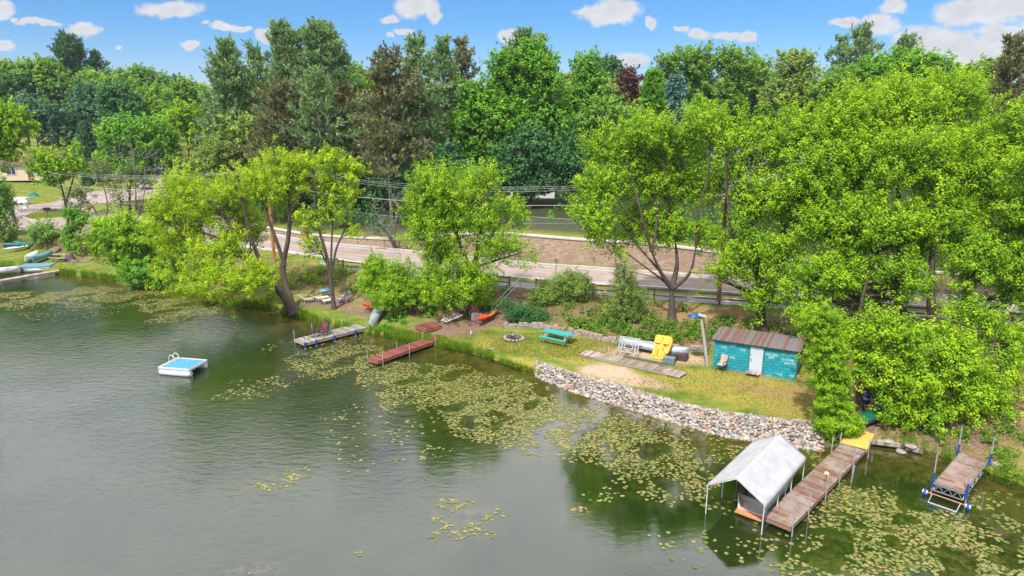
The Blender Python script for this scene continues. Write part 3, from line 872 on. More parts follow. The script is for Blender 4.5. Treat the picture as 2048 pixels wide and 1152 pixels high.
tree('maple_tree', 'broad lime maple rising behind the teal shed', 'tree', base=(1523, 658), leaf='lime', lr=1.1, cover=1.0, dens=15, ls=.2, k=14, sl=1.1, upb=.6,
     ells=[(1470, 330, 60, 80, 2), (1540, 300, 70, 70, 2), (1500, 420, 75, 70), (1590, 400, 75, 80, 0), (1480, 520, 50, 60, 0), (1560, 530, 70, 60, -1), (1540, 600, 45, 40, -1), (1440, 250, 30, 45, 3), (1500, 245, 28, 34, 3), (1575, 250, 40, 30, 2), (1425, 560, 22, 34, 1)],
     stems=[(['base', (1520, 600), (1515, 540), (1505, 450), (1500, 350)], .4), ([(1517, 560), (1560, 480), (1590, 400), (1600, 320)], .26), ([(1516, 540), (1470, 480), (1455, 400), (1450, 320)], .2)])
tree('maple_tree', 'tallest spreading yellow-green maple left of the far rail fence, dense upright shoots', 'tree', base=(1800, 690), Y=47, leaf='lime', lr=1.2, cover=1.05, dens=16, ls=.2, k=15, sl=1.3, upb=.75,
     ells=[(1700, 250, 90, 75, 2), (1800, 240, 100, 80, 3), (1900, 230, 100, 75, 4), (1680, 340, 90, 80, 0), (1790, 340, 110, 90, -1), (1900, 340, 110, 90, 0), (1660, 450, 70, 70, -1), (1760, 470, 90, 80, -2), (1870, 460, 90, 80, -2), (1960, 420, 70, 90, 0), (1600, 300, 50, 60, 2), (1700, 560, 60, 50, -1), (1990, 330, 60, 80, 0), (1620, 380, 60, 60, 0)],
     stems=[(['base', (1800, 560), (1798, 450), (1795, 330)], .45), ([(1800, 600), (1840, 500), (1880, 380), (1900, 280)], .32), ([(1800, 610), (1750, 500), (1720, 380), (1700, 280)], .3)], limb=.6)
tree('maple_tree', 'big drooping green maple over the green canoe', 'tree', base=(1722, 828), leaf='lime', lr=.85, cover=1.1, dens=17, ls=.18, k=15, sl=.8, upb=.3,
     ells=[(1740, 660, 70, 40, 0), (1820, 690, 80, 55, -1), (1900, 720, 75, 60, -1), (1830, 770, 75, 60, -1.5), (1950, 790, 70, 55, -1.5), (1870, 840, 70, 30, -2), (1690, 700, 40, 30, 0), (2010, 760, 50, 60, 0), (1800, 830, 40, 34, -1.5), (1650, 660, 40, 35, 1), (2020, 690, 40, 50, 1), (1760, 740, 60, 44, -1), (1960, 650, 70, 40, 1), (1640, 720, 34, 40, 0)],
     stems=[(['base', (1718, 770), (1712, 700), (1720, 620), (1740, 540)], .22), ([(1714, 740), (1770, 680), (1840, 660)], .14), ([(1714, 720), (1800, 640, 0), (1900, 640, 0), (1990, 680)], .16)])
tree('maple_tree', 'tall green maple with dark double trunk behind the drooping boughs', 'tree', base=(1865, 700), Y=44, leaf='fresh', lr=1.1, cover=1.0, dens=15, ls=.2, k=14, sl=.95, upb=.5,
     ells=[(1820, 560, 60, 50, -1), (1960, 540, 70, 70, -1), (2040, 480, 60, 90, 0), (1900, 620, 40, 30, -1), (1640, 540, 60, 60, 0), (1720, 620, 60, 40, 1), (2030, 600, 45, 50, 0), (1620, 640, 40, 45, -1), (1970, 660, 50, 30, 0), (1680, 560, 60, 50, 0), (1600, 590, 40, 40, 0)],
     stems=[(['base', (1862, 600), (1865, 500), (1870, 400)], .36), (['base', (1795, 600), (1790, 520), (1780, 430)], .3), (['base', (1925, 610), (1940, 520), (1960, 430)], .28)])
tree('maple_tree', 'yellow-green maple cut by the right edge above the far dock', 'tree', base=(2200, 760), Y=42, leaf='lime', lr=1.1, cover=1.0, dens=15, ls=.2, k=14, sl=1.0, upb=.6,
     ells=[(2080, 380, 90, 120), (2110, 560, 90, 110), (2060, 270, 80, 60, 4), (2200, 450, 120, 150), (2060, 700, 40, 60, -1), (2120, 760, 70, 80, -1)])
tree('ivy_covered_tree', 'narrow ivy column on a dead trunk beside the yellow plywood', 'tree', base=(1672, 868), leaf='fresh', lr=.42, cover=1.7, dens=50, ls=.12, k=14, sl=.35, sw=.14, upb=.2, trunk_r=.14,
     ells=[(1655, 700, 44, 45), (1662, 760, 42, 50), (1664, 820, 44, 48), (1676, 850, 50, 34), (1640, 650, 40, 40), (1705, 862, 22, 18)])
tree('young_maple', 'low bright bush-like maple beside the round lime maple', 'tree', base=(830, 628), leaf='fresh', lr=.7, cover=1.1, dens=20, ls=.18, k=13, sl=.7, upb=.5, trunk_r=.12,
     ells=[(800, 560, 50, 36), (840, 590, 50, 34), (755, 545, 36, 36, 1), (870, 570, 40, 34), (780, 600, 40, 25, -1), (735, 570, 22, 26)])
tree('dogwood_bush', 'rounded pale green layered bush in front of the road fence', 'bush', base=(1125, 602), leaf='olive', lr=.5, cover=1.3, dens=34, ls=.15, k=12, sl=.45, upb=.15, trunk_r=.08,
     ells=[(1125, 572, 52, 24), (1095, 590, 36, 20), (1165, 578, 32, 26), (1120, 598, 45, 14), (1140, 556, 30, 12)])
tree('sapling_thicket', 'wispy grey-green tall shrub left of the vase-shaped maple', 'bush', base=(1250, 645), leaf='olive', lr=.5, cover=.9, dens=26, ls=.13, k=10, sl=.6, sw=.16, upb=.9, trunk_r=.06,
     ells=[(1250, 560, 34, 42), (1235, 610, 40, 36), (1275, 600, 30, 34), (1255, 640, 48, 22), (1290, 650, 34, 20)])
tree('juniper_bush', 'dark low juniper above the stone edging', 'bush', base=(1045, 640), leaf='dark', lr=.42, cover=1.6, dens=50, ls=.13, k=12, sl=.5, upb=.5, trunk_r=.05,
     ells=[(1040, 625, 32, 15), (1075, 638, 34, 14), (1010, 610, 12, 8), (1105, 648, 22, 10)])

# ---- left bank
tree('shore_maple', 'bright green clump of young trees at the water left of the leaning maple', 'tree', base=(275, 560), leaf='fresh', lr=1.1, cover=1.1, dens=13, ls=.24, k=13, sl=.9, ells=[(255, 475, 60, 42), (305, 495, 46, 54), (222, 495, 44, 40), (335, 530, 36, 38), (210, 465, 30, 26), (270, 520, 60, 34), (350, 500, 30, 40)], trunk_r=.18)
tree('shore_bush', 'dark green bush overhanging the left shore', 'bush', base=(280, 566), leaf='green', lr=.9, cover=1.3, dens=16, ls=.22, k=12, sl=.7, ells=[(270, 545, 38, 24, -1), (300, 558, 34, 18, -1), (330, 560, 34, 16, -1), (365, 575, 20, 14, -1)], trunk_r=.1)
tree('shore_willow', 'pale grey-green willow bush by the left lawn', 'bush', base=(185, 508), leaf='olive', lr=.9, cover=1.1, dens=14, ls=.2, k=12, ells=[(185, 485, 40, 24), (215, 455, 25, 20), (160, 500, 26, 14)], trunk_r=.1)
tree('ivy_covered_tree', 'ivy-clad broken trunk between the left lawn and the road', 'tree', base=(145, 500), leaf='green', lr=.7, cover=1.5, dens=26, ls=.2, k=12, sl=.5, upb=.2, ells=[(142, 470, 18, 34), (138, 430, 22, 14), (160, 440, 26, 12), (150, 495, 24, 14)], trunk_r=.2)
tree('locust_tree', 'forked bright green tree in front of the cream house', 'tree', base=(138, 480), leaf='fresh', lr=.9, cover=1.0, dens=14, ls=.26, k=12, sl=1.2, upb=.8, ells=[(85, 330, 34, 24), (110, 345, 34, 34), (148, 320, 16, 40), (75, 350, 24, 14), (105, 370, 24, 14), (150, 345, 22, 20)],
     stems=[(['base', (136, 440), (125, 380), (112, 340)], .22), ([(130, 410), (148, 350), (150, 300)], .14)])
tree('pussy_willow', 'grey rounded tree with thin leaning stems by the road bend', 'tree', base=(205, 462), leaf='grey', lr=1.1, cover=.8, dens=11, ls=.2, k=11, sl=.8, ells=[(195, 345, 40, 26), (160, 385, 36, 34), (225, 370, 36, 30), (150, 420, 30, 26), (240, 400, 26, 22)],
     stems=[(['base', (190, 420), (160, 390)], .16), (['base', (215, 410), (200, 350)], .16), (['base', (240, 420), (235, 370)], .13), (['base', (175, 440), (150, 420)], .12)], bark=BARKG)
bare_tree('dead_tree', 'leafless grey tree with fine twigs at the road bend', 'tree', (262, 455), None, [[(262, 420), (255, 370), (240, 310)], [(272, 420), (270, 360), (268, 300)], [(280, 425), (290, 370), (285, 310)], [(250, 430), (232, 380), (215, 330)], [(290, 430), (305, 380), (312, 320)]], .14, 22, 2.2)
bare_tree('dead_tree', 'leaning dead tree with bare fallen boughs behind the road', 'tree', (790, 498), 76, [[(782, 470), (765, 450), (748, 415)], [(790, 450), (796, 415), (785, 400)], [(775, 470), (740, 470), (715, 486)], [(785, 480), (820, 482)]], .15, 16, 2.0)
tree('shrub', 'dark shrub between the road and the overturned canoes', 'bush', base=(95, 490), leaf='mid', lr=.9, cover=1.1, dens=14, ls=.22, k=12, ells=[(85, 460, 22, 20), (105, 475, 26, 20), (65, 478, 20, 14)], trunk_r=.09)
tree('shrub', 'dark shrub cut by the left edge above the kayaks', 'bush', base=(10, 492), leaf='mid', lr=1.0, cover=1.2, dens=14, ls=.22, k=12, ells=[(5, 430, 24, 60), (-20, 400, 50, 70), (25, 482, 26, 10)], trunk_r=.12)
tree('willow_tree', 'soft light green willow cut by the left edge', 'tree', Y=98, ells=[(15, 250, 55, 50), (-40, 270, 70, 80), (40, 290, 34, 22), (-10, 320, 40, 50), (0, 225, 40, 24)], leaf='fresh', lr=1.9, cover=1.1, dens=9, ls=.34, k=13, upb=0, lean=-20)

# ---- wood behind the road: near row
BG = dict(lr=1.9, dens=9, ls=.36, k=13, sl=1.2, sw=.35)


def bgt(label, Y, ells, leaf, name='broadleaf_tree', **kw):
    d = dict(BG); d.update(kw)
    return tree(name, label, 'tree', Y=Y, ells=ells, leaf=leaf, **d)


bgt('dark green rounded maple behind the dead tree', 104, [(235, 270, 48, 40), (300, 275, 60, 50), (270, 330, 80, 55), (340, 300, 34, 50), (215, 310, 30, 40)], 'green')
bgt('small pale yellow tree above the road bend', 96, [(370, 345, 32, 26), (350, 365, 30, 20), (395, 370, 30, 24)], 'olive', lr=1.4)
bgt('soft yellow-green tree between the dark maple and the big pine', 116, [(365, 235, 42, 32), (395, 270, 36, 40), (340, 250, 30, 30)], 'fresh')
bgt('feathery olive tree below the big left pine', 98, [(480, 260, 46, 40), (440, 290, 50, 50), (500, 310, 60, 50), (410, 325, 34, 34), (455, 340, 70, 30)], 'olive')
bgt('dark spreading evergreen mass behind the leaning maple', 100, [(600, 290, 60, 60), (560, 330, 60, 44), (650, 320, 50, 50), (590, 370, 90, 40)], 'dark')
bgt('deep green understorey tree left of the pine with bare trunk', 90, [(700, 360, 44, 50), (745, 400, 46, 44), (690, 430, 50, 30), (650, 400, 40, 40)], 'dark', lr=1.5)
bgt('large bright green maple, highest broadleaf in the middle', 92, [(1030, 150, 70, 62), (960, 190, 48, 60), (1090, 170, 50, 70), (1010, 240, 90, 70), (930, 260, 45, 40), (1110, 250, 50, 60), (1060, 115, 50, 34), (960, 310, 60, 34)], 'green', upb=.8, cover=1.15)
bgt('upright maple just right of the highest maple', 96, [(1165, 135, 34, 34), (1190, 160, 34, 50), (1160, 190, 40, 60), (1200, 220, 34, 40)], 'green', upb=.9)
bgt('rounded green tree under the purple-leaved tree', 92, [(1205, 235, 50, 44), (1250, 250, 44, 40), (1160, 270, 44, 40)], 'mid')
bgt('dark leafy tree in front of the hidden middle house', 84, [(1060, 300, 50, 44), (1110, 320, 50, 50), (1050, 345, 44, 30), (1140, 350, 34, 40), (1085, 370, 50, 26), (1150, 300, 40, 40), (1020, 350, 40, 34), (1040, 385, 50, 24), (1010, 310, 26, 24)], 'dark', lr=1.4, dens=11, ls=.32)
bgt('green shrub bank left of the middle driveway', 83, [(900, 330, 40, 44), (870, 380, 50, 44), (940, 350, 34, 34), (800, 380, 40, 40), (960, 390, 40, 30)], 'dark', lr=1.3)
bgt('purple-leaved tree rising above the spruces', 108, [(1258, 160, 30, 24), (1265, 185, 24, 18)], 'purple', lr=1.5, dens=13)
conifer('spruce_tree', 'green spruce left of the blue one', 'tree', 94, 1308, 142, 92, 'spruce', 'green', .04, 1.2)
conifer('spruce_tree', 'silvery blue spruce beside the green one', 'tree', 98, 1352, 148, 88, 'spruce', 'bluespruce', .04, 1.2)
conifer('arborvitae', 'dark green arborvitae right of the blue spruce', 'tree', 92, 1398, 195, 40, 'spruce', 'green', .02, 1.3)
conifer('arborvitae', 'dark arborvitae beside the pink-walled house', 'tree', 94, 1422, 205, 34, 'spruce', 'dark', .02, 1.3)
bgt('wide airy maple on the skyline right of centre', 122, [(1345, 130, 50, 40), (1410, 130, 60, 46), (1480, 130, 60, 44), (1390, 190, 60, 50), (1460, 200, 60, 50), (1510, 160, 36, 40)], 'mid', cover=.9, lr=2.0)
bgt('yellow-green tree with dark slender stems on the skyline', 112, [(1590, 130, 46, 34), (1600, 170, 52, 50), (1560, 190, 40, 50), (1630, 200, 44, 40)], 'olive')
bgt('green tree under the dark skyline pine', 100, [(1680, 165, 50, 44), (1650, 200, 44, 40), (1720, 180, 40, 34)], 'mid')
bgt('dense bright round maple on the right skyline', 92, [(1760, 150, 50, 40), (1820, 140, 60, 40), (1870, 140, 50, 34), (1790, 190, 90, 40), (1710, 200, 40, 40)], 'green', cover=1.2)
bgt('yellow-green tree leaning on the right skyline', 96, [(1980, 150, 60, 34), (1930, 170, 40, 40), (2030, 140, 40, 34), (1900, 190, 50, 34)], 'fresh', upb=.9)
conifer('pine_tree', 'dark skyline pine above the right-hand woods', 'tree', 118, 1725, 66, 80, 'pine', 'pine', .3, 1.0)
conifer('pine_tree', 'thin skyline pine top left of the dark one', 'tree', 122, 1683, 78, 50, 'pine', 'pine', .3, .8)
conifer('pine_tree', 'small pine top poking over the bright round maple', 'tree', 112, 1815, 78, 50, 'pine', 'pine', .4, 1.0)
conifer('pine_tree', 'brown-green pine cut by the right edge', 'tree', 84, 2030, 92, 110, 'pine', 'brown', .15, 1.2)
W = dict(cat='tree')
conifer('white_pine', 'broad white pine, leftmost of the big middle group', 'tree', 104, 452, 92, 118, 'pine', 'pine', .15, 1.25, tops=2)
conifer('white_pine', 'tall white pine between its two neighbours in the middle group', 'tree', 108, 560, 60, 120, 'pine', 'pine', .15, 1.25, tops=2)
conifer('white_pine', 'highest and widest white pine of the middle group', 'tree', 106, 642, 55, 140, 'pine', 'pine', .15, 1.35, tops=3)
conifer('white_pine', 'slender white pine tucked behind the middle group', 'tree', 114, 510, 100, 80, 'pine', 'pine', .2, 1.1)
conifer('scots_pine', 'brownish pine with dead lower needles below the white pines', 'tree', 92, 560, 175, 130, 'pine', 'brown', .25, 1.2, wob=.4)
conifer('scots_pine', 'grey-green pine with visible trunk below the highest white pine', 'tree', 90, 632, 150, 110, 'pine', 'pine', .3, 1.0, bark=BARKG)
conifer('scots_pine', 'russet pine beside the grey-green pine', 'tree', 94, 685, 185, 90, 'pine', 'brown', .2, 1.2)
conifer('scots_pine', 'brown pine with long bare pinkish trunk', 'tree', 84, 770, 118, 120, 'pine', 'brown', .36, 1.25, bark=BARKG)
conifer('scots_pine', 'green pine close right of the brown bare-trunked one', 'tree', 88, 832, 98, 100, 'pine', 'pine', .3, 1.2)
conifer('scots_pine', 'thin pine top right of the green pine', 'tree', 98, 885, 88, 62, 'pine', 'pine', .3, 1.0)
conifer('scots_pine', 'sparse brown pine top left of the highest maple', 'tree', 102, 922, 96, 60, 'pine', 'brown', .3, 1.0)
conifer('white_pine', 'dark pine tips behind the highest maple', 'tree', 108, 1045, 72, 110, 'pine', 'pine', .3, 1.0, tops=3)
bgt('bright tree showing between the pines', 112, [(725, 190, 40, 44), (740, 230, 44, 40), (700, 220, 30, 40)], 'fresh')
bgt('dark green tree behind the two scots pines', 100, [(830, 230, 50, 50), (880, 240, 40, 50), (790, 300, 60, 50), (870, 290, 50, 44)], 'mid')
# ---- far left woods
conifer('white_pine', 'tall blue-green pine above the far left woods', 'tree', 172, 130, 78, 100, 'pine', 'blue', .2, 1.2, tops=2)
conifer('white_pine', 'lower blue-green pine right of the tall far-left one', 'tree', 176, 190, 112, 70, 'pine', 'blue', .25, 1.0)
conifer('spruce_tree', 'small dark spruce beside the cream house', 'tree', 128, 170, 243, 34, 'spruce', 'blue', .03, 1.1)
FL = dict(lr=2.8, dens=6.5, ls=.55, sl=1.6, sw=.5)
bgt('yellow-green skyline tree at the left edge', 165, [(35, 155, 50, 38), (90, 160, 50, 40), (0, 170, 50, 50)], 'mid', **FL)
bgt('blue-green tree over the cream house', 140, [(60, 225, 50, 40), (100, 250, 44, 40), (120, 280, 30, 30), (20, 250, 40, 40)], 'blue', **FL)
bgt('dark shaded tree right of the cream house', 146, [(170, 220, 40, 50), (210, 240, 44, 44), (180, 270, 44, 34)], 'blue', **FL)
bgt('hazy rounded tree beneath the far left pines', 158, [(190, 180, 50, 40), (240, 190, 40, 40)], 'mid', **FL)
bgt('skyline tree left of the far notch', 178, [(285, 160, 44, 26), (245, 165, 30, 26), (300, 185, 50, 34)], 'mid', **FL)
bgt('lower skyline tree just left of the big pines', 168, [(365, 185, 40, 30), (330, 205, 44, 30), (390, 210, 30, 34)], 'mid', **FL)
bgt('pale tree in the far left wood', 150, [(290, 215, 44, 30), (320, 230, 40, 30)], 'olive', **FL)
bgt('dim tree between house and dark maple', 135, [(200, 290, 34, 30), (160, 300, 30, 24)], 'dark', **FL)

# ---- farther ridge: filler trees, copies of three of them
proto = [bgt('leafy tree of the farther ridge behind the front rows', 190, [(700, 160, 44, 40), (740, 190, 40, 40), (670, 200, 40, 44)], 'mid', group='trees of the farther ridge', name='ridge_tree', **FL),
         bgt('leafy tree of the farther ridge behind the front rows', 190, [(1200, 150, 50, 40), (1240, 190, 40, 40), (1160, 190, 44, 40)], 'dark', group='trees of the farther ridge', name='ridge_tree', **FL),
         bgt('leafy tree of the farther ridge behind the front rows', 190, [(1500, 150, 40, 40), (1540, 180, 44, 40), (1470, 190, 44, 40)], 'olive', group='trees of the farther ridge', name='ridge_tree', **FL)]


def copy_tree(o):
    c = o.copy(); COL.objects.link(c)
    for ch in o.children:
        d = ch.copy(); COL.objects.link(d); d.parent = c
    return c


for i in range(92):
    px = -120 + i * 36 + rng.uniform(-14, 14) if i < 64 else (-130 - (i - 64) * 45 if i < 82 else 2220 + (i - 82) * 60); Y = rng.uniform(135, 230) if px < 430 else rng.uniform(125, 200)
    if px > 430 and px < 760: Y = rng.uniform(135, 180)
    q = PD(px, 230, Y); o = copy_tree(proto[i % 3])
    o.location = (q.x, Y, gz(q.x, Y, 8) - .3); o.rotation_euler = (0, 0, rng.uniform(0, 6.28)); s_ = rng.uniform(.62, .85); o.scale = (s_, s_, s_)

# ---- ground growth
scatter_mass('undergrowth', 'leafy weeds and low brush on the bank behind the lawn', [(1200, 640, 70, 22), (1290, 665, 60, 24), (1150, 628, 50, 16, .7), (1390, 655, 60, 18, .7), (1350, 680, 60, 14), (1210, 665, 60, 14), (1450, 665, 50, 14, .8), (1590, 690, 50, 20, .6), (1250, 620, 60, 20, .5), (1090, 612, 40, 14, .6), (1180, 655, 90, 14), (1330, 672, 70, 16), (1420, 650, 50, 14), (1480, 655, 50, 16, .7), (1570, 670, 60, 20, .7), (1620, 650, 50, 20, .5), (1400, 625, 60, 8, .35), (1440, 680, 40, 12)], 'weeds', 6.0, .34, .15)
scatter_mass('undergrowth', 'tangled green brush on the bank between the grey dock and the kayak', [(760, 600, 50, 26, .7), (860, 625, 60, 16, .9), (980, 600, 50, 20, 1.3), (900, 600, 60, 20), (700, 585, 50, 16, .5), (790, 630, 40, 16, 1.0), (800, 655, 40, 10, .8), (1000, 590, 30, 18)], 'green', 3.0, .4, .17)
scatter_mass('undergrowth', 'brush along the left roadside and shore', [(560, 560, 60, 24), (620, 540, 70, 20), (480, 545, 80, 20), (400, 530, 60, 24), (460, 590, 80, 18, .8), (330, 560, 40, 16, .8), (700, 545, 30, 14), (60, 488, 60, 8), (180, 500, 50, 8), (340, 500, 50, 18), (750, 550, 40, 16), (600, 565, 50, 16, 1.4), (640, 560, 50, 20), (530, 590, 50, 12), (720, 570, 40, 14, .6)], 'fresh', 2.4, .5, .2, sl=.5)
scatter_mass('undergrowth', 'dark shrubs and ground ivy behind the stone retaining wall', [(1100, 425, 80, 16, 1.2), (1040, 415, 50, 20), (1200, 440, 60, 16, .7), (1350, 450, 80, 24), (1450, 465, 80, 26), (1600, 480, 90, 30)], 'green', 1.8, .7, .28, sl=.6, sw=.25)
scatter_mass('undergrowth', 'dark thicket under the pines behind the low end of the block wall', [(650, 459, 60, 9, 2), (760, 464, 60, 8, 2), (880, 455, 60, 12, 1.6), (560, 448, 50, 8, 2), (960, 440, 50, 16, 1.5), (1220, 455, 60, 12), (1350, 465, 60, 14), (1450, 480, 60, 16), (900, 435, 90, 22), (720, 440, 100, 24), (600, 430, 60, 20), (800, 425, 90, 20), (500, 415, 70, 16), (980, 425, 50, 20), (1250, 420, 120, 20), (1500, 440, 150, 20), (1750, 480, 150, 20)], 'dark', 1.5, 1.1, .34, sl=.9, sw=.35, zoff=.7)
scatter_mass('undergrowth', 'shade plants under the big maples on the right', [(1850, 860, 60, 20, .6), (1930, 890, 60, 20, .6), (2010, 900, 50, 40, .8), (1990, 820, 60, 30, .3), (1700, 730, 50, 30, .4), (1800, 740, 90, 40, .3), (1780, 690, 100, 20, .5), (1650, 680, 60, 20, .5), (2020, 950, 40, 20)], 'weeds', 2.6, .26, .14)


def grass_blades(name, label, pts, hts, leaf='grass', wd=.03):
    n = len(pts); d = norm(UP + rng.normal(size=(n, 3)) * .35)
    s = norm(np.cross(d, rng.normal(size=(n, 3)))); h = hts[:, None]
    tip = pts + d * h + s * 0
    V = np.stack([pts - s * wd, pts + s * wd, pts + d * h * .6 + s * wd * .7, tip], 1).reshape(-1, 3)
    o = np_mesh(name, V, np.arange(4 * n).reshape(n, 4), LEAF[leaf], np.repeat(np.clip(rng.normal(.45, .12 if leaf == 'lawn' else .25, n), 0, 1), 4))
    return tag(o, label, None, None, 'stuff')


def along_shore(spans):
    out = []
    for x0, x1, n, k0, k1 in spans:
        for _ in range(n):
            x = rng.uniform(x0, x1); u_ = rng.uniform()
            if .5 + .5 * math.sin(x * .11) * math.sin(x * .047 + 1) + .3 * math.sin(x * .31) < u_ * .9: continue
            h = hit(x, float(pl(x, SHORE)) - (k0 + (k1 - k0) * rng.uniform() ** 1.5)); out.append((h.x, h.y, max(h.z, 0) - .03))
    return np.array(out)


p_ = along_shore([(120, 240, 5000, 0, 10), (-60, 60, 2500, 0, 18), (560, 700, 5000, -1, 14), (740, 890, 9000, -1, 20), (890, 990, 5000, 0, 14), (330, 560, 4500, 0, 12), (1000, 1080, 1500, 0, 6)])
grass_blades('shore_grass', 'tall bright grass along the water edge', p_, rng.uniform(.25, .6, len(p_)))
p_ = along_shore([(1760, 2048, 5000, 0, 30), (1800, 2048, 4000, 10, 110)])
grass_blades('shore_grass', 'short grass on the right-hand shore', p_, rng.uniform(.1, .28, len(p_)), 'weeds', .02)
lawn = []
for (px, py, rx, ry, n) in ((1110, 690, 130, 26, 12000), (980, 685, 90, 24, 7000), (1400, 760, 120, 40, 7000), (1560, 800, 90, 40, 4000), (150, 525, 120, 22, 7000), (1180, 700, 90, 24, 6000), (1250, 772, 120, 18, 3000)):
    for _ in range(n):
        a = rng.uniform(0, 6.28); q = math.sqrt(rng.uniform()); x = px + rx * q * math.cos(a); y = py + ry * q * math.sin(a)
        if y > float(pl(x, SHORE) - pl(x, LIPK)) - 1 or y < float(pl(x, TOE)): continue
        h = hit(x, y); lawn.append((h.x, h.y, h.z - .01))
p_ = np.array(lawn)
grass_blades('lawn_grass', 'short uneven lawn grass', p_, rng.uniform(.03, .08, len(p_)), 'lawn', .022)

# ------------------------------------------------------------------ road, paths, wall
def strip_between(name, ya, yb, x0, x1, z, m, label, step=12, kind='structure'):
    xs = np.arange(x0, x1 + 1, step); A = [P(x, ya(x), z) for x in xs]; B_ = [P(x, yb(x), z) for x in xs]
    mb = MB(); mb.grid([A, B_], smooth=False)
    return tag(mb.build(name, m), label, None, None, kind)


def fn(pts, dy=0.0): return lambda x: float(pl(x, pts)) + dy
def lerpfn(f, g, t): return lambda x: f(x) * (1 - t) + g(x) * t


def road_f(b):
    co = geopos(b); n = b.noise(co, .5, 4, .6); n2 = b.noise(co, 30, 3, .7)
    c = b.ramp(n, [(.3, (.25, .20, .185)), (.7, (.36, .295, .27))])
    c = b.mix(.5, c, b.ramp(n2, [(.3, (.75, .75, .75)), (.7, (1.2, 1.2, 1.2))]), 'MULTIPLY')
    crack = b.noise(co, 1.3, 6, .7, 1.5)
    c = b.mix(b.math('MULTIPLY', b.sstep(b.math('ABSOLUTE', b.math('SUBTRACT', crack, .5)), .012, 0.0), .5), c, (.13, .12, .115))
    return principled(b, c, .9, n2, .2, .01, 0, .2)


ROAD = mat('asphalt', road_f)
CONC = mat('concrete', lambda b: principled(b, b.ramp(b.noise(geopos(b), 2.5, 5, .65), [(.3, (.42, .39, .36)), (.7, (.62, .58, .54))]), .85, None))
PATHM = mat('path_asphalt', lambda b: principled(b, b.ramp(b.noise(geopos(b), 3, 5, .65), [(.3, (.20, .19, .19)), (.7, (.31, .30, .295))]), .9, None))
PAINTW = mat('road_paint', lambda b: principled(b, b.ramp(b.noise(geopos(b), 6, 4, .7), [(.35, (.4, .38, .36)), (.5, (.72, .71, .68))]), .8, None))
PAINTY = mat('road_paint_yellow', lambda b: principled(b, b.ramp(b.noise(geopos(b), 6, 4, .7), [(.35, (.4, .34, .2)), (.5, (.62, .46, .12))]), .8, None))
fN, fF = fn(NEAR), fn(FAR)
strip_between('road', fN, fF, -1200, 3300, RZ, ROAD, 'pale grey two-lane road')
strip_between('road_marking', lerpfn(fN, fF, .10), lerpfn(fN, fF, .118), -300, 3300, RZ + .006, PAINTW, 'white edge line', 24)
strip_between('road_marking', lerpfn(fN, fF, .90), lerpfn(fN, fF, .915), 430, 3300, RZ + .006, PAINTW, 'white edge line', 24)
for t in (.488, .512):
    strip_between('road_marking', lerpfn(fN, fF, t), lerpfn(fN, fF, t + .013), 300, 3300, RZ + .006, PAINTY, 'yellow centre line', 24)
strip_between('footpath', fn(BTOP, -4), lambda x: float(pl(x, BTOP)) * .42 + float(pl(x, NEAR)) * .58 - 1.5, 640, 3300, RZ + .004, PATHM, 'grey lakeside footpath')


def kerb(name, f, x0, x1, label, wd=.18, h=.13, step=20):
    mb = MB(); xs = np.arange(x0, x1 + 1, step)
    A = [P(x, f(x), RZ) for x in xs]; rings = []
    for i, a in enumerate(A):
        d = (A[min(i + 1, len(A) - 1)] - A[max(i - 1, 0)]).normalized(); nn = Vector((-d.y, d.x, 0)) * wd / 2
        rings.append([a - nn + Vector((0, 0, -.05)), a - nn + Vector((0, 0, h)), a + nn + Vector((0, 0, h)), a + nn + Vector((0, 0, -.05))])
    mb.grid(rings, smooth=False)
    return tag(mb.build(name, CONC), label, None, None, 'structure')


kerb('kerb', fn(NEAR, .5), -300, 3300, 'concrete kerb on the lake side of the road')
kerb('kerb', fn(FAR, -.5), 430, 3300, 'concrete kerb on the hill side of the road')

# junction: grass island, side road
def drape_poly(name, pix, z, m, label, zoff=.0, border=None):
    pts = [P(x, y, z) for x, y in pix]
    pts = [Vector(p) for p in smooth_path([np.array(q) for q in pts + [pts[0]]], 5)][:-1]
    mb = MB(); c = sum(pts, Vector()) / len(pts); vs = [c] + pts
    mb.add(vs, [(0, i + 1, (i + 1) % len(pts) + 1) for i in range(len(pts))])
    if border:
        k = MB(); ring = []
        for i, p in enumerate(pts + [pts[0]]):
            o_ = (p - c).normalized() * .22
            ring.append([p - o_ * .1 - Vector((0, 0, .05)), p + Vector((0, 0, .1)), p + o_ + Vector((0, 0, .1)), p + o_ - Vector((0, 0, .1))])
        k.grid(ring, smooth=False); tag(k.build('kerb', CONC), border, None, None, 'structure')
    return tag(mb.build(name, m), label, None, None, 'structure')


VERGE = mat('verge_grass', lambda b: principled(b, b.ramp(b.noise(geopos(b), 2.5, 5, .7), [(.3, (.12, .20, .02)), (.55, (.24, .30, .03)), (.75, (.38, .33, .07))]), .95, b.noise(geopos(b), 20, 3), .6, .05, 0, .1))
drape_poly('grass_verge', [(48, 434), (70, 425), (100, 419), (140, 417), (180, 424), (160, 434), (110, 438), (70, 441)], RZ + .07, VERGE, 'grass island in the road junction', border='pale kerb round the grass island')


def drape_road(name, pix, wd, m, label):
    c = smooth_path([np.array(hit(x, y)) for x, y in pix], 8); L = []; Rr = []
    for i in range(len(c)):
        d = c[min(i + 1, len(c) - 1)] - c[max(i - 1, 0)]; d = d / np.linalg.norm(d[:2]); nn = np.array([-d[1], d[0]])
        ws = []
        for s_ in (-1, -.5, 0, .5, 1):
            q = c[i][:2] + nn * s_ * wd / 2; ws.append(Vector((q[0], q[1], gz(q[0], q[1], 3) + .08)))
        L.append(ws)
    mb = MB(); mb.grid(L); return tag(mb.build(name, m), label, None, None, 'structure')


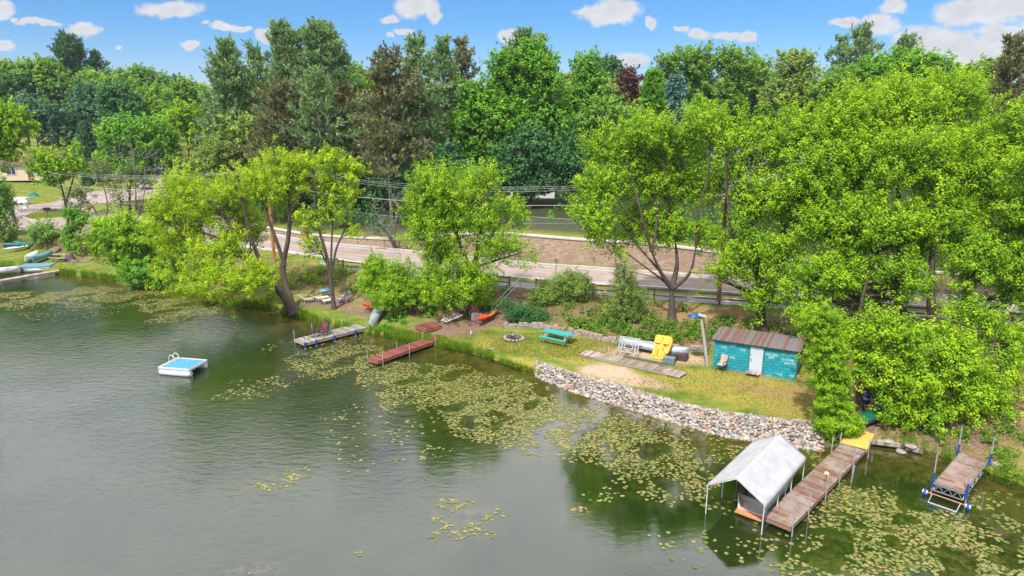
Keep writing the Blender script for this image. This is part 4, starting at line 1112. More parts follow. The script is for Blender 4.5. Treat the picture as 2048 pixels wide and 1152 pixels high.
drape_road('side_road', [(90, 408), (170, 400), (230, 394), (300, 387), (370, 380)], 6.5, ROAD, 'side road climbing behind the dead tree')


def wall_f(b):
    uv = b.new('ShaderNodeUVMap').outputs[0]
    t = b.new('ShaderNodeTexBrick'); b.link(uv, t.inputs['Vector'])
    t.offset = .37; t.squash = .75; t.squash_frequency = 3
    t.inputs['Color1'].default_value = (.33, .235, .185, 1); t.inputs['Color2'].default_value = (.47, .36, .25, 1); t.inputs['Mortar'].default_value = (.26, .19, .155, 1)
    t.inputs['Scale'].default_value = 1; t.inputs['Mortar Size'].default_value = .012; t.inputs['Brick Width'].default_value = .5; t.inputs['Row Height'].default_value = .155; t.inputs['Bias'].default_value = -.1
    n = b.noise(b.map(uv, (1.6, 5.2, 1)), 1.0, 5, .75)
    c = b.mix(.7, t.outputs[0], b.ramp(n, [(.28, (.55, .5, .55)), (.5, (.95, .93, .93)), (.68, (1.35, 1.25, 1.05))]), 'MULTIPLY')
    return principled(b, c, .9, t.outputs[1], -.6, .03, 0, .2)


wxs = np.arange(430, 3301, 10); wp = [wall_base(x) for x in wxs]; wz = [wall_cap(x) for x in wxs]
wl = thing('retaining_wall', 'long tan block retaining wall with pale cap behind the road', 'wall', tuple(wp[20]))
o3 = np.array(wp[20]); s_acc = np.concatenate([[0], np.cumsum([(wp[i + 1] - wp[i]).length for i in range(len(wp) - 1)])])
V = []; U = []
for i, p in enumerate(wp):
    V += [(p.x, p.y, p.z - .3), (p.x, p.y, wz[i] - .12)]; U += [(s_acc[i], 0), (s_acc[i], wz[i] - .12 - p.z + .3)]
F = [(2 * i, 2 * i + 2, 2 * i + 3, 2 * i + 1) for i in range(len(wp) - 1)]
np_mesh('wall_face', np.array(V) - o3, F, mat('block_wall', wall_f), parent=wl, uv=U)
mb = MB(); rings = []
for i, p in enumerate(wp):
    d = (wp[min(i + 1, len(wp) - 1)] - wp[max(i - 1, 0)]).normalized(); nn = Vector((d.y, -d.x, 0))
    q = Vector((p.x, p.y, 0)) - Vector(o3); z1 = wz[i] - .12 - 0
    rings.append([Vector((q.x, q.y, 0)) + nn * a + Vector((0, 0, z1 - o3[2] + z + o3[2] * 0)) for a, z in ((.09, 0), (.09, .17), (-.42, .17), (-.42, -.3))])
for r_ in rings:
    for v in r_: pass
mb.grid(rings, smooth=False); mb.build('wall_cap', CONC, wl)
q = wall_base(612); pr = thing('brick_pillar', 'red-brown brick pillar at the low end of the block wall', 'pillar', (q.x, q.y - .35, q.z))
MB().box((0, 0, .8), (.75, .75, 1.7)).build('pillar_shaft', mat('pillar_brick', lambda b: principled(b, b.ramp(b.noise(b.map(objco(b), (2, 2, 9)), 2, 4, .7), [(.3, (.16, .06, .04)), (.7, (.36, .17, .11))]), .9)), pr)
MB().box((0, 0, 1.70), (.9, .9, .1)).build('cap', CONC, pr)

# chain-link fence above the wall
fr = thing('chain_link_fence', 'thin grey chain-link fence on the slope above the block wall', 'fence', tuple(hit(1010, 455)))
o3 = fr.location.copy(); STEEL = paint('steel', (.35, .36, .37), .4, .2, 5, .8)
def mesh_f(b):
    co = objco(b); sx = b.new('ShaderNodeSeparateXYZ'); b.link(co, sx.inputs[0])
    g = []
    for s_ in (1, -1):
        v = b.math('FRACT', b.math('MULTIPLY', b.math('ADD', sx.outputs[0], b.math('MULTIPLY', sx.outputs[2], s_)), 9.0))
        g.append(b.math('LESS_THAN', v, .14))
    m = b.math('MAXIMUM', g[0], g[1]); t = b.new('ShaderNodeBsdfTransparent'); mx = b.new('ShaderNodeMixShader')
    b.link(m, mx.inputs[0]); b.link(t.outputs[0], mx.inputs[1]); b.link(principled(b, (.3, .31, .32), .4, metal=.6), mx.inputs[2]); return mx.outputs[0]
fp = [hit(x, y) for x, y in ((960, 452), (1010, 455), (1070, 458), (1130, 462), (1190, 467), (1250, 472))]
for p in fp: MB().tube([p - o3 - Vector((0, 0, .1)), p - o3 + Vector((0, 0, 1.35))], .035, 6).build('post', STEEL, fr)
MB().tube([p - o3 + Vector((0, 0, 1.3)) for p in fp], .025, 5).build('top_rail', STEEL, fr)
mb = MB(); mb.grid([[p - o3 + Vector((0, 0, .02)) for p in fp], [p - o3 + Vector((0, 0, 1.3)) for p in fp]], smooth=False); mb.build('wire_mesh', mat('chain_link', mesh_f), fr)

# ------------------------------------------------------------------ split rail fences
FENCEW = mat('fence_wood', lambda b: principled(b, b.ramp(b.noise(b.map(geopos(b), (4, 4, 4)), 1.5, 5, .7), [(.3, (.12, .085, .07)), (.7, (.30, .22, .18))]), .9, None))


def rail_fence(label, x0, x1, sp=2.5, h=1.05):
    xs = [float(x0)]; p = P(x0, float(pl(x0, BTOP)) - 1, RZ)
    x = x0
    while x < x1:
        x += 2; q = P(x, float(pl(x, BTOP)) - 1, RZ)
        if (q - p).length >= sp: xs.append(x); p = q
    pts = [P(a, float(pl(a, BTOP)) - 1, RZ - .1) for a in xs]
    root = thing('rail_fence', label, 'fence', tuple(pts[0])); o_ = pts[0]
    for i, p in enumerate(pts):
        MB().box(p - o_ + Vector((0, 0, h / 2)), (.13, .13, h + .1), Matrix.Rotation(rng.uniform(-.2, .2), 3, 'Z')).build('post', FENCEW, root)
        if i:
            for z in (.42, .85):
                MB().beam(pts[i - 1] - o_ + Vector((0, -.02, z + .1 + rng.uniform(-.03, .03))), p - o_ + Vector((0, -.02, z + .1 + rng.uniform(-.03, .03))), .05, .13).build('rail', FENCEW, root)
    return root


rail_fence('brown two-rail fence along the footpath right of the steep path', 1072, 2260)
rail_fence('short brown two-rail fence behind the lime maple, ending at the steep path', 655, 1043)
rail_fence('two-rail fence at the road bend, cut by the left edge', -120, 165, 3.0)

# ------------------------------------------------------------------ poles and wires
POLEW = mat('pole_wood', lambda b: principled(b, b.ramp(b.noise(b.map(geopos(b), (12, 12, 1.2)), 1.2, 5, .7), [(.3, (.20, .085, .025)), (.6, (.42, .19, .05)), (.8, (.55, .30, .12))]), .85, None))


def pole(px, py, h, label):
    b = P(px, py, RZ); r = thing('utility_pole', label, 'utility pole', tuple(b))
    MB().tube([(0, 0, -.2), (0, 0, h * .5), (0, 0, h)], [.19, .16, .12], 12).build('pole_shaft', POLEW, r)
    MB().box((0, 0, h - .6), (.12, 2.2, .14), Matrix.Rotation(.25, 3, 'Z')).build('crossarm', FENCEW, r)
    for y in (-1, -.4, .4, 1): MB().lathe([(.04, 0), (.06, .06), (.03, .12), (.05, .16), (0, .2)], (-y * .25, y * .97, h - .53), 8).build('insulator', paint('insulator', (.55, .5, .48), .3), r)
    MB().lathe([(0, 0), (.24, .02), (.25, .7), (.2, .78), (0, .8)], (.32, 0, h - 2.4), 14).build('transformer', paint('transformer_grey', (.35, .37, .38), .5), r)
    return Vector(b)


pa = pole(549, 520, 10.0, 'orange-brown wooden utility pole rising through the leaning maple')
pb = pole(1437, 602, 10.6, 'orange-brown wooden utility pole right of the vase-shaped maple')
WIRE = mat('wire', lambda b: principled(b, (.5, .48, .46), .5))


def wire(label, a, b, sag, n=22, r=.022):
    a = Vector(a); b = Vector(b)
    pts = [a.lerp(b, i / n) - Vector((0, 0, sag * 4 * (i / n) * (1 - i / n))) for i in range(n + 1)]
    mb = MB().tube([p - a for p in pts], r, 5, cap=False); o = mb.build('overhead_wire', WIRE); o.location = a
    return tag(o, label, 'wire', 'overhead wires along the road')


dL = Vector((-42, 17, 0)); dR = Vector((42, -17, 0))
for (yo, z, s_, nm) in ((1.0, 0, 1.5, 'highest, farthest'), (.4, 0, 1.62, 'second highest'), (-.4, 0, 1.75, 'third highest'), (0, -1.7, 1.3, 'thick middle'), (0, -3.1, 1.5, 'lowest')):
    za, zb = 9.6 + z, 10.2 + z
    A = pa + Vector((0, yo, za)); B_ = pb + Vector((0, yo, zb)); rr = .02 if 'thick' in nm else .0095
    wire(nm + ' wire between the two utility poles', A, B_, s_, r=rr)
    wire(nm + ' wire running left out of the picture from the left pole', A, A + dL, s_, r=rr)
    wire(nm + ' wire running right out of the picture from the right pole', B_, B_ + dR, s_, r=rr)

# ------------------------------------------------------------------ houses
def siding(name, col):
    def f(b):
        sx = b.new('ShaderNodeSeparateXYZ'); b.link(objco(b), sx.inputs[0])
        ln = b.math('LESS_THAN', b.math('FRACT', b.math('MULTIPLY', sx.outputs[2], 5.5)), .12)
        return principled(b, b.mix(ln, col, tuple(c * .55 for c in col)), .7)
    return mat(name, f)


def shingles(name, c0, c1):
    return mat(name, lambda b: principled(b, b.mix(.5, b.ramp(b.noise(b.map(objco(b), (5, 5, 12)), 2, 4, .7), [(.3, c0), (.7, c1)]), b.ramp(b.noise(objco(b), .8, 3), [(.3, (.7, .7, .7)), (.7, (1.2, 1.2, 1.2))]), 'MULTIPLY'), .9))


def house(label, px, py, Y, w_, d_, h_, rh, yaw, wallm, roofm, wins, door=None):
    q = PD(px, py, Y); x, y = q.x, q.y; z = gz(x, y, 6) - .1
    r = thing('house', label, 'house', (x, y, z), yaw)
    mb = MB(); mb.box((0, 0, h_ / 2), (w_, d_, h_))
    for s_ in (-1, 1): mb.add([(s_ * w_ / 2, -d_ / 2, h_), (s_ * w_ / 2, d_ / 2, h_), (s_ * w_ / 2, 0, h_ + rh)], [(0, 1, 2)])
    mb.build('wall', wallm, r)
    rf = MB(); e = .5
    for s_ in (-1, 1):
        a = Vector((-w_ / 2 - e, s_ * (d_ / 2 + e), h_ - rh * e / (d_ / 2))); b = Vector((w_ / 2 + e, a.y, a.z)); t0 = Vector((-w_ / 2 - e, 0, h_ + rh)); t1 = Vector((w_ / 2 + e, 0, h_ + rh)); u = Vector((0, 0, .16))
        rf.add([a, b, t1, t0, a + u, b + u, t1 + u, t0 + u], [(0, 1, 2, 3), (4, 5, 6, 7), (0, 1, 5, 4), (1, 2, 6, 5), (3, 0, 4, 7)])
    rfo = rf.build('roof', roofm, r); MB().box((w_ * .25, d_ * .12, h_ + rh * .95), (.7, .7, 1.3)).build('chimney', mat('pillar_brick', None), rfo)
    gl = mat('window_glass', lambda b: principled(b, (.03, .05, .07), .08, spec=.8)); tr = paint('white_trim', (.72, .72, .70), .6, .1)
    for wx_, wz_, ww, wh_ in wins:
        f = MB()
        for dx, dz, sw_, sh_ in ((0, wh_ / 2, ww + .16, .1), (0, -wh_ / 2, ww + .16, .1), (-ww / 2, 0, .1, wh_), (ww / 2, 0, .1, wh_), (0, 0, .06, wh_)):
            f.box((wx_ + dx, -d_ / 2 - .03, wz_ + dz), (sw_, .1, sh_))
        fo = f.build('window', tr, r); MB().box((wx_, -d_ / 2 - .01, wz_), (ww, .04, wh_)).build('pane', gl, fo)
    if door: MB().box((door, -d_ / 2 - .03, 1.05), (.95, .08, 2.1)).build('door', paint('door_dark', (.12, .06, .04), .5), r)
    return r


house('cream bungalow with brown roof and white railings at the left edge', 60, 330, 137, 13, 8, 3.2, 2.0, .15, siding('siding_cream', (.62, .50, .36)), shingles('roof_brown', (.07, .03, .025), (.17, .08, .065)), [(-4.6, 1.7, 1.2, 1.1), (-1.5, 1.7, 1.6, 1.2), (4.5, 1.7, 1.8, 1.2)], 1.8)
house('grey-roofed house glimpsed between the highest maple and the dark tree', 1005, 300, 97, 15, 9, 4.6, 2.4, -.1, siding('siding_white', (.62, .62, .63)), shingles('roof_grey', (.11, .11, .12), (.24, .23, .24)), [(-5, 3, 1.4, 1.3), (-2, 3, 1.4, 1.3), (3, 3, 1.6, 1.3), (5.5, 1.4, 1.4, 1.2)], .6)
house('white house with grey roof seen through the lime shoots on the right', 1545, 300, 92, 13, 8, 4.4, 2.2, -.2, siding('siding_white', None), shingles('roof_grey', None, None), [(-4.8, 3.2, 1.3, 1.2), (-2.5, 3.2, 1.3, 1.2), (1, 3.2, 1.4, 1.2), (4, 3.2, 1.4, 1.2), (-4, 1.2, 1.4, 1.1)], 2.2)
house('pink-walled house behind the arborvitae', 1455, 290, 96, 8, 8, 5.4, 2.4, .2, siding('siding_pink', (.60, .40, .34)), shingles('roof_grey', None, None), [(-2, 4, 1.2, 1.2), (1.5, 4, 1.2, 1.2)], 0)
house('low grey-roofed garage above the road bend', 325, 372, 122, 7, 6, 2.6, 1.3, .3, siding('siding_white', None), shingles('roof_grey', None, None), [(-2, 1.5, 1.0, .9)], 1)

# ------------------------------------------------------------------ shared prop materials
GREYW = wood('grey_deck', (.31, .28, .25), (.17, .15, .135), 1, .85, (0, .145))
BROWNW = wood('brown_deck', (.24, .155, .115), (.10, .062, .048), 1, .85, (0, .145), (.27, .225, .195))
REDW = wood('red_deck', (.23, .075, .06), (.12, .04, .034), 1, .7, (0, .145))
OLDW = wood('old_boards', (.34, .26, .205), (.17, .125, .10), 1, .9, (0, .145), (.36, .32, .28))
REDFR = wood('red_frame', (.30, .12, .08), (.16, .06, .04), 1, .8)
BRFR = wood('brown_frame', (.28, .16, .10), (.12, .07, .05), 1, .85)
GREYFR = wood('grey_frame', (.34, .30, .27), (.16, .14, .125), 1, .85)
YELPLY = wood('yellow_plywood', (.58, .38, .09), (.46, .28, .06), .6, .6)
GALV = paint('galvanised_post', (.46, .50, .54), .4, .2, 4, .5)
BLUEP = paint('blue_plastic', (.015, .06, .30), .35, .25)
ALU = paint('aluminium', (.42, .44, .47), .35, .15, 3, .7)
BLACKP = paint('black_plastic', (.03, .03, .035), .5, .3)
TEAL = paint('teal_paint', (.015, .34, .32), .5, .2, 3)
WHITEP = paint('white_plastic', (.62, .62, .62), .4, .08, 3)


def dock(label, A, B_, wd, z, deckm, framem, posts, name='dock', thick=.18, postm=None, skew=0):
    """A, B_: world points on the deck's centre line; posts: (along, side, height above deck, blue bracket)"""
    d = B_ - A; L = d.length; yaw = math.atan2(d.y, d.x)
    r = thing(name, label, 'dock', (A.x, A.y, 0), yaw)
    mb = MB(); n = int(L / .145)
    for i in range(n):
        e = rng.uniform(-.012, .012)
        mb.box(((i + .5) * L / n, e, z + rng.uniform(-.004, .004)), (L / n - .022, wd, .035), Matrix.Rotation(rng.uniform(-.006, .006), 3, 'Z'))
    mb.build('deck', deckm, r)
    f = MB()
    for s_ in (-1, 1): f.beam((0.02, s_ * (wd / 2 - .04), z - .02 - thick / 2), (L - .02, s_ * (wd / 2 - .04), z - .02 - thick / 2), .05, thick)
    for k in range(int(L / 1.5) + 2): f.box((min(max(.05, k * 1.5), L - .05), 0, z - .02 - thick / 2), (.05, wd - .14, thick * .9))
    f.build('frame', framem, r)
    for a, s_, h, blue in posts:
        y = s_ * (wd / 2 + .04)
        p = MB().tube([(a, y, -1.0), (a, y, z + h)], .028, 8).build('post', postm or GALV, r)
        if blue: MB().box((a, y, z - .12), (.12, .1, .36)).build('bracket', BLUEP, p)
    return r


# grey dock with two chairs
A = P(598, 683, .42); B_ = P(722, 652, .42)
dock('grey board dock with blue post brackets and two chairs on it', A, B_, 1.5, .42, GREYW, GREYFR, [(.05, 1, .75, 0), (.05, -1, .5, 1), (1.0, -1, .6, 1), (1.6, 1, .95, 0), (2.6, -1, .6, 1), (3.2, 1, .55, 0), (4.5, -1, .6, 1), (5.0, 1, .75, 0), (5.6, -1, .8, 0)])
grey_yaw = math.atan2((B_ - A).y, (B_ - A).x)


def patio_chair(label, loc, yaw, m1, m2, group=None, tilt=.25, name='patio_chair'):
    r = thing(name, label, 'chair', tuple(loc), yaw, group)
    MB().box((0, 0, .42), (.5, .48, .04)).build('seat', m1, r)
    MB().box((-.28, 0, .72), (.04, .48, .6), Matrix.Rotation(-tilt, 3, 'Y')).build('backrest', m1, r)
    for sx in (-.22, .22):
        for sy in (-.25, .25): MB().tube([(sx, sy, 0), (sx, sy, .42 if sx < 0 else .64)], .018, 6).build('leg', m2, r)
    for sy in (-.25, .25): MB().box((-.02, sy, .65), (.52, .05, .03)).build('armrest', m2, r)
    return r


MAROON = paint('maroon_sling', (.16, .035, .06), .6, .3)
dp = lambda t, s_, z=.44: A + (B_ - A).normalized() * t + Vector((-math.sin(grey_yaw), math.cos(grey_yaw), 0)) * s_ + Vector((0, 0, z - .42))
patio_chair('dark patio chair at the lake end of the grey dock', dp(1.15, .15), grey_yaw + math.pi - .5, BLACKP, BLACKP)
patio_chair('maroon patio chair on the grey dock, its back to the other chair', dp(2.0, -.15), grey_yaw + math.pi + .3, MAROON, BLACKP)
patio_chair('maroon patio chair behind the dark one on the grey dock', dp(2.15, .5), grey_yaw + math.pi - .1, MAROON, BLACKP)

# red dock, red platform
A2 = P(744, 720, .45); B2 = P(884, 671, .45)
dock('long red-brown dock with thin pale posts', A2, B2, 1.15, .45, REDW, REDFR, [(.1, 1, .75, 0), (.45, -1, .55, 0), (2.9, 1, .5, 0), (3.0, -1, .6, 0), (5.6, 1, .5, 0), (5.7, -1, .55, 0)])
q = hit(857, 657)
pf = thing('dock_section', 'low red-brown square deck platform lying on the bank', 'platform', (q.x, q.y, q.z + .02), .75)
mb = MB()
for i in range(11): mb.box((-.75 + i * .15, 0, .2), (.136, 1.5, .035))
mb.build('deck', REDW, pf); MB().box((0, .72, .09), (1.6, .05, .17)).box((0, -.72, .09), (1.6, .05, .17)).box((.78, 0, .09), (.05, 1.38, .17)).box((-.78, 0, .09), (.05, 1.38, .17)).build('frame', REDFR, pf)
q = hit(898, 638)
pf = thing('dock_section', 'faded red deck panel tipped against the lime maple', 'platform', (q.x, q.y, q.z + .05), .6)
Mx = Matrix.Rotation(R(22), 3, 'X')
mb = MB()
for i in range(11): mb.box(Mx @ Vector((-.75 + i * .15, 0, .35)), (.136, 1.2, .035), Mx)
mb.build('deck', wood('faded_red', (.45, .22, .15), (.25, .11, .08), 1, .8, (0, .15)), pf)
MB().box(Mx @ Vector((0, -.6, .25)), (1.6, .05, .17), Mx).box(Mx @ Vector((0, .6, .25)), (1.6, .05, .17), Mx).build('frame', REDFR, pf)
q = hit(905, 642)
rk = thing('ladder_rack', 'white slatted rack lying beside the tipped deck panel', 'rack', (q.x, q.y - .3, q.z + .25), .75)
mb = MB()
for y in (-.3, .3): mb.beam((-.9, y, 0), (.9, y, .25), .06, .08)
mb.build('side_rail', WHITEP, rk); mb = MB()
for i in range(6): mb.beam((-.8 + i * .32, -.3, .02 + i * .045), (-.8 + i * .32, .3, .02 + i * .045), .05, .05)
mb.build('rung', WHITEP, rk)


# ------------------------------------------------------------------ boats
def hull_rows(L, Bm, Dp, n=17, m=13, sheer=.25, pinch=.9, keel=.0, flat=.75):
    rows_ = []
    for i in range(n):
        t = -1 + 2 * i / (n - 1); w_ = Bm / 2 * max(0.012, (1 - abs(t) ** 2.2)) ** pinch; top = Dp + sheer * abs(t) ** 3; bot = keel * abs(t) ** 4
        rr = []
        for j in range(m):
            a = math.pi * j / (m - 1); cy = -math.cos(a); sz_ = math.sin(a) ** flat
            rr.append(Vector((t * L / 2, w_ * cy, top - (top - bot) * sz_)))
        rows_.append(rr)
    return rows_


def canoe(name, label, loc, yaw, L, Bm, Dp, m, over=False, pitch=0.0, roll=0.0, group=None, trim=None):
    r = thing(name, label, 'canoe', tuple(loc), yaw, group)
    M_ = Matrix.Rotation(-pitch, 3, 'Y') @ Matrix.Rotation(roll + (math.pi if over else 0), 3, 'X')
    offz = Dp if over else 0
    T = lambda v: M_ @ v + Vector((0, 0, offz))
    H_ = hull_rows(L, Bm, Dp)
    MB().grid([[T(v) for v in rw] for rw in H_]).build('hull', m, r, solid=.02)
    mb = MB()
    for s_ in (0, -1): mb.tube([T(rw[s_]) for rw in H_], .022, 6)
    mb.build('gunwale', trim or ALU, r)
    mb = MB()
    for x in (-L * .28, L * .22):
        i = int((x / L + .5) * 16); w_ = (H_[i][-1].y) * .95
        mb.box(T(Vector((x, 0, Dp - .08))), (.22, 2 * w_, .02), M_)
    mb.build('seat', BRFR, r)
    return r


def kayak(name, label, loc, yaw, L, Bm, Dp, m, pitch=0.0, roll=0.0, deckm=None):
    r = thing(name, label, 'kayak', tuple(loc), yaw)
    M_ = Matrix.Rotation(-pitch, 3, 'Y') @ Matrix.Rotation(roll, 3, 'X'); up = Vector((0, 0, Dp * .3))
    H_ = hull_rows(L, Bm, Dp * .6, sheer=.08, keel=.12)
    MB().grid([[M_ @ v + up for v in rw] for rw in H_]).build('hull', m, r)
    dk = []
    for rw in H_:
        w_ = rw[-1].y; z_ = rw[0].z
        dk.append([M_ @ Vector((rw[0].x, w_ * c_, z_ + Dp * .35 * (1 - c_ * c_) * (w_ / (Bm / 2)))) + up for c_ in np.linspace(-1, 1, 9)])
    MB().grid(dk).build('deck', deckm or m, r)
    el = [(math.cos(a) * L * .13, math.sin(a) * Bm * .3) for a in np.linspace(0, 6.283, 17)[:-1]]
    zt = Dp * .6 + Dp * .36
    MB().tube([M_ @ Vector((x, y, zt)) + up for x, y in el] + [M_ @ Vector((*el[0], zt)) + up], .03, 6).build('cockpit_rim', BLACKP, r)
    mb = MB(); mb.add([M_ @ Vector((x, y, zt + .004)) + up for x, y in el], [tuple(range(16))]); mb.build('cockpit_shade', BLACKP, r)  # flat black sheet standing in for the shade inside the cockpit hole
    return r


def two(pA, pB, z0=0.0, z1=0.0):
    a = hit(*pA); b = hit(*pB); a.z += z0; b.z += z1; d = b - a
    return (a + b) / 2, math.atan2(d.y, d.x), d.length, math.atan2(d.z, math.hypot(d.x, d.y))


SILV = paint('dull_silver', (.36, .42, .45), .45, .25, 2, .3)
REDP = paint('red_plastic', (.62, .03, .012), .4, .15)
ORP = paint('orange_plastic', (.80, .10, .012), .4, .15)
YOP = paint('yellow_orange_plastic', (.80, .30, .015), .4, .15)
a = P(736, 655, .55); b = hit(765, 607); b.z += .5; d = b - a
canoe('canoe', 'grey-green canoe with its bow up on the bank beside the grey dock', (a + b) / 2 - Vector((0, 0, .15)), math.atan2(d.y, d.x), 4.9, 1.0, .42, SILV, over=True, pitch=math.atan2(d.z, math.hypot(d.x, d.y)), roll=-.45)
c_, yw, L_, pt = two((727, 621), (776, 624), .15, .15)
kayak('kayak', 'red kayak lying behind the grey-green canoe', c_, yw, 2.9, .75, .4, REDP)
c_, yw, L_, pt = two((960, 653), (989, 629), .12, .12)
km = mat('orange_fade', lambda b: principled(b, b.ramp(b.math('MULTIPLY_ADD', b.new('ShaderNodeSeparateXYZ').outputs[0], 1, .5), [(.3, (.78, .06, .01)), (.6, (.85, .30, .01))]), .4))
nt = km.node_tree; sx_ = [n for n in nt.nodes if n.type == 'SEPXYZ'][0]; tcn = nt.nodes.new('ShaderNodeTexCoord'); nt.links.new(tcn.outputs['Object'], sx_.inputs[0])
kayak('kayak', 'orange and yellow kayak lying on bare soil at the foot of the steep path', c_, yw, 3.3, .72, .42, km)
c_, yw, L_, pt = two((1243, 694), (1368, 716), .25, .2)
canoe('canoe', 'long dull silver canoe overturned behind the yellow pedal boat', c_ + Vector((0, 0, .1)), yw, 5.2, .95, .42, SILV, over=True)
a = P(1707, 847, .75); b = P(1752, 818, 1.2); d = b - a
DKG = paint('dark_green_plastic', (.012, .12, .085), .35, .2)
canoe('canoe', 'dark green canoe overturned under the drooping maple by the yellow plywood', (a + b) / 2 + Vector((.3, .3, -.3)), math.atan2(d.y, d.x), 3.6, .95, .45, DKG, over=True, pitch=.08, trim=BLACKP, roll=-.3)
c_, yw, L_, pt = two((52, 530), (78, 512), .1, .2)
canoe('canoe', 'cream canoe overturned behind the blue pontoon float', c_ + Vector((0, 0, .25)), yw, 4.2, 1.0, .5, paint('cream_hull', (.62, .62, .56), .4, .12), over=True)
c_, yw, L_, pt = two((68, 529), (95, 513), .1, .2)
canoe('canoe', 'teal canoe overturned beside the cream one', c_ + Vector((.3, 0, .25)), yw - .15, 4.0, .95, .48, paint('teal_hull', (.08, .24, .26), .4, .12), over=True)
for lb, pA, pB, m_ in (('teal kayak beneath the dark shrub at the left', (33, 491), (62, 494), paint('faded_teal', (.04, .22, .20), .5)), ('white kayak in front of the teal ones at the left', (26, 504), (50, 499), WHITEP), ('turquoise kayak stacked behind the white one', (20, 497), (46, 493), paint('turquoise_plastic', (.06, .20, .25), .4))):
    c_, yw, L_, pt = two(pA, pB, .1, .1); kayak('kayak', lb, c_, yw, 3.4, .75, .42, m_)
c_ = P(-6, 549, .1); canoe('rowing_boat', 'white boat cut by the left edge beside the long plank dock', c_, .5, 4.4, 1.5, .6, WHITEP)

# ------------------------------------------------------------------ swim raft
q = P(368, 741, 0); rf = thing('swim_raft', 'white swim raft with blue carpet and ladder floating on the open water', 'raft', (q.x, q.y, 0), R(-12))
rw_, rl_ = 2.3, 1.9
for s_ in (-1, 1):
    y0 = s_ * (rl_ / 2 - .12)
    tb = MB().tube([(-rw_ / 2 - .05, y0, .16), (-rw_ / 2 + .06, y0, .16), (-.6, y0, .16), (.6, y0, .16), (rw_ / 2 - .06, y0, .16), (rw_ / 2 + .05, y0, .16)], [.16, .25, .26, .26, .25, .16], 18).build('pontoon', WHITEP, rf)
MB().box((0, 0, .47), (rw_, rl_, .06)).build('platform', paint('tan_edge', (.55, .38, .24), .7), rf)
mb = MB()
for x, y, w1, w2 in ((0, rl_ / 2, rw_ + .1, .06), (0, -rl_ / 2, rw_ + .1, .06), (rw_ / 2 + .02, 0, .06, rl_), (-rw_ / 2 - .02, 0, .06, rl_)): mb.box((x, y, .46), (w1, w2, .16))
mb.build('rim', WHITEP, rf)
mb = MB()
for x, y, w1, w2 in ((0, -rl_ / 2 + .1, rw_ * .98, .03), (0, rl_ / 2 - .1, rw_ * .98, .03)): mb.box((x, y, .40), (w1, w2 + .25, .04))
mb.build('cross_beam', BLUEP, rf)
MB().box((.03, .0, .515), (rw_ - .22, rl_ - .22, .025)).build('carpet', mat('blue_carpet', lambda b: principled(b, b.ramp(b.noise(objco(b), 14, 4, .8), [(.35, (.02, .14, .27)), (.5, (.04, .24, .38)), (.7, (.20, .38, .45))]), .95)), rf)
ld = MB()
for y in (.25, .68): ld.tube([(-rw_ / 2 + .34, y, .5), (-rw_ / 2 + .30, y, .8), (-rw_ / 2 + .16, y, .95), (-rw_ / 2 - .04, y, .95), (-rw_ / 2 - .16, y, .75), (-rw_ / 2 - .2, y, .3), (-rw_ / 2 - .2, y, -.5)], .024, 8)
for z in (.25, 0, -.25): ld.tube([(-rw_ / 2 - .2, .25, z), (-rw_ / 2 - .2, .68, z)], .018, 6)
ld.build('ladder', WHITEP, rf)


# ------------------------------------------------------------------ picnic tables
def picnic_table(label, loc, yaw, m_top, m_leg, L=2.3):
    r = thing('picnic_table', label, 'picnic table', tuple(loc), yaw)
    mb = MB()
    for k in range(5): mb.box((0, -.3 + k * .15, .74), (L, .138, .04))
    mb.build('tabletop', m_top, r)
    for s_ in (-1, 1):
        mb = MB()
        for k in range(2): mb.box((0, s_ * (.68 + k * .15), .45), (L, .138, .04))
        mb.build('bench', m_top, r)
    for x in (-L * .36, L * .36):
        mb = MB()
        for s_ in (-1, 1): mb.beam((x, s_ * .62, 0), (x, s_ * .22, .72), .045, .09)
        mb.beam((x + .05, -.85, .41), (x + .05, .85, .41), .045, .09); mb.beam((x + .05, -.35, .69), (x + .05, .35, .69), .045, .07)
        mb.beam((x, 0, .42), (x * .35, 0, .7), .05, .05)
        mb.build('leg', m_leg, r)
    return r


q = hit(1115, 684)
picnic_table('teal painted picnic table on the lawn near the fire pit', q, R(-35), TEAL, paint('weathered_leg', (.42, .40, .36), .7))
q = hit(126, 521)
picnic_table('weathered brown picnic table on the left lawn', q, R(-10), OLDW, BRFR, 2.2)
q = hit(140, 522); tp = thing('tarp_bundle', 'dark mauve tarpaulin draped over a chair beside the weathered picnic table', 'tarpaulin', tuple(q), .2)
mb = MB(); rr = []
for i, (r_, z) in enumerate(((.62, 0), (.55, .3), (.46, .6), (.38, .85), (.2, 1.0), (.02, 1.03))):
    rr.append([Vector((r_ * (1 + .16 * math.sin(k * 2.3 + z * 3)) * math.cos(k * 6.283 / 18), r_ * .8 * (1 + .14 * math.cos(k * 3.1)) * math.sin(k * 6.283 / 18), z)) for k in range(18)])
mb.grid(rr, close=True); mb.build('cover', paint('mauve_tarp', (.12, .07, .09), .6, .4), tp)

# ------------------------------------------------------------------ fire pit, edging, walkway
q = hit(1028, 677); fpit = thing('fire_pit', 'round ring of stones with charred logs on the lawn', 'fire pit', tuple(q))
STN = mat('edge_stone', lambda b: principled(b, b.ramp(b.noise(geopos(b), 2.5, 5, .7), [(.3, (.17, .14, .13)), (.7, (.40, .34, .30))]), .9, b.noise(geopos(b), 14, 4), .5, .02))


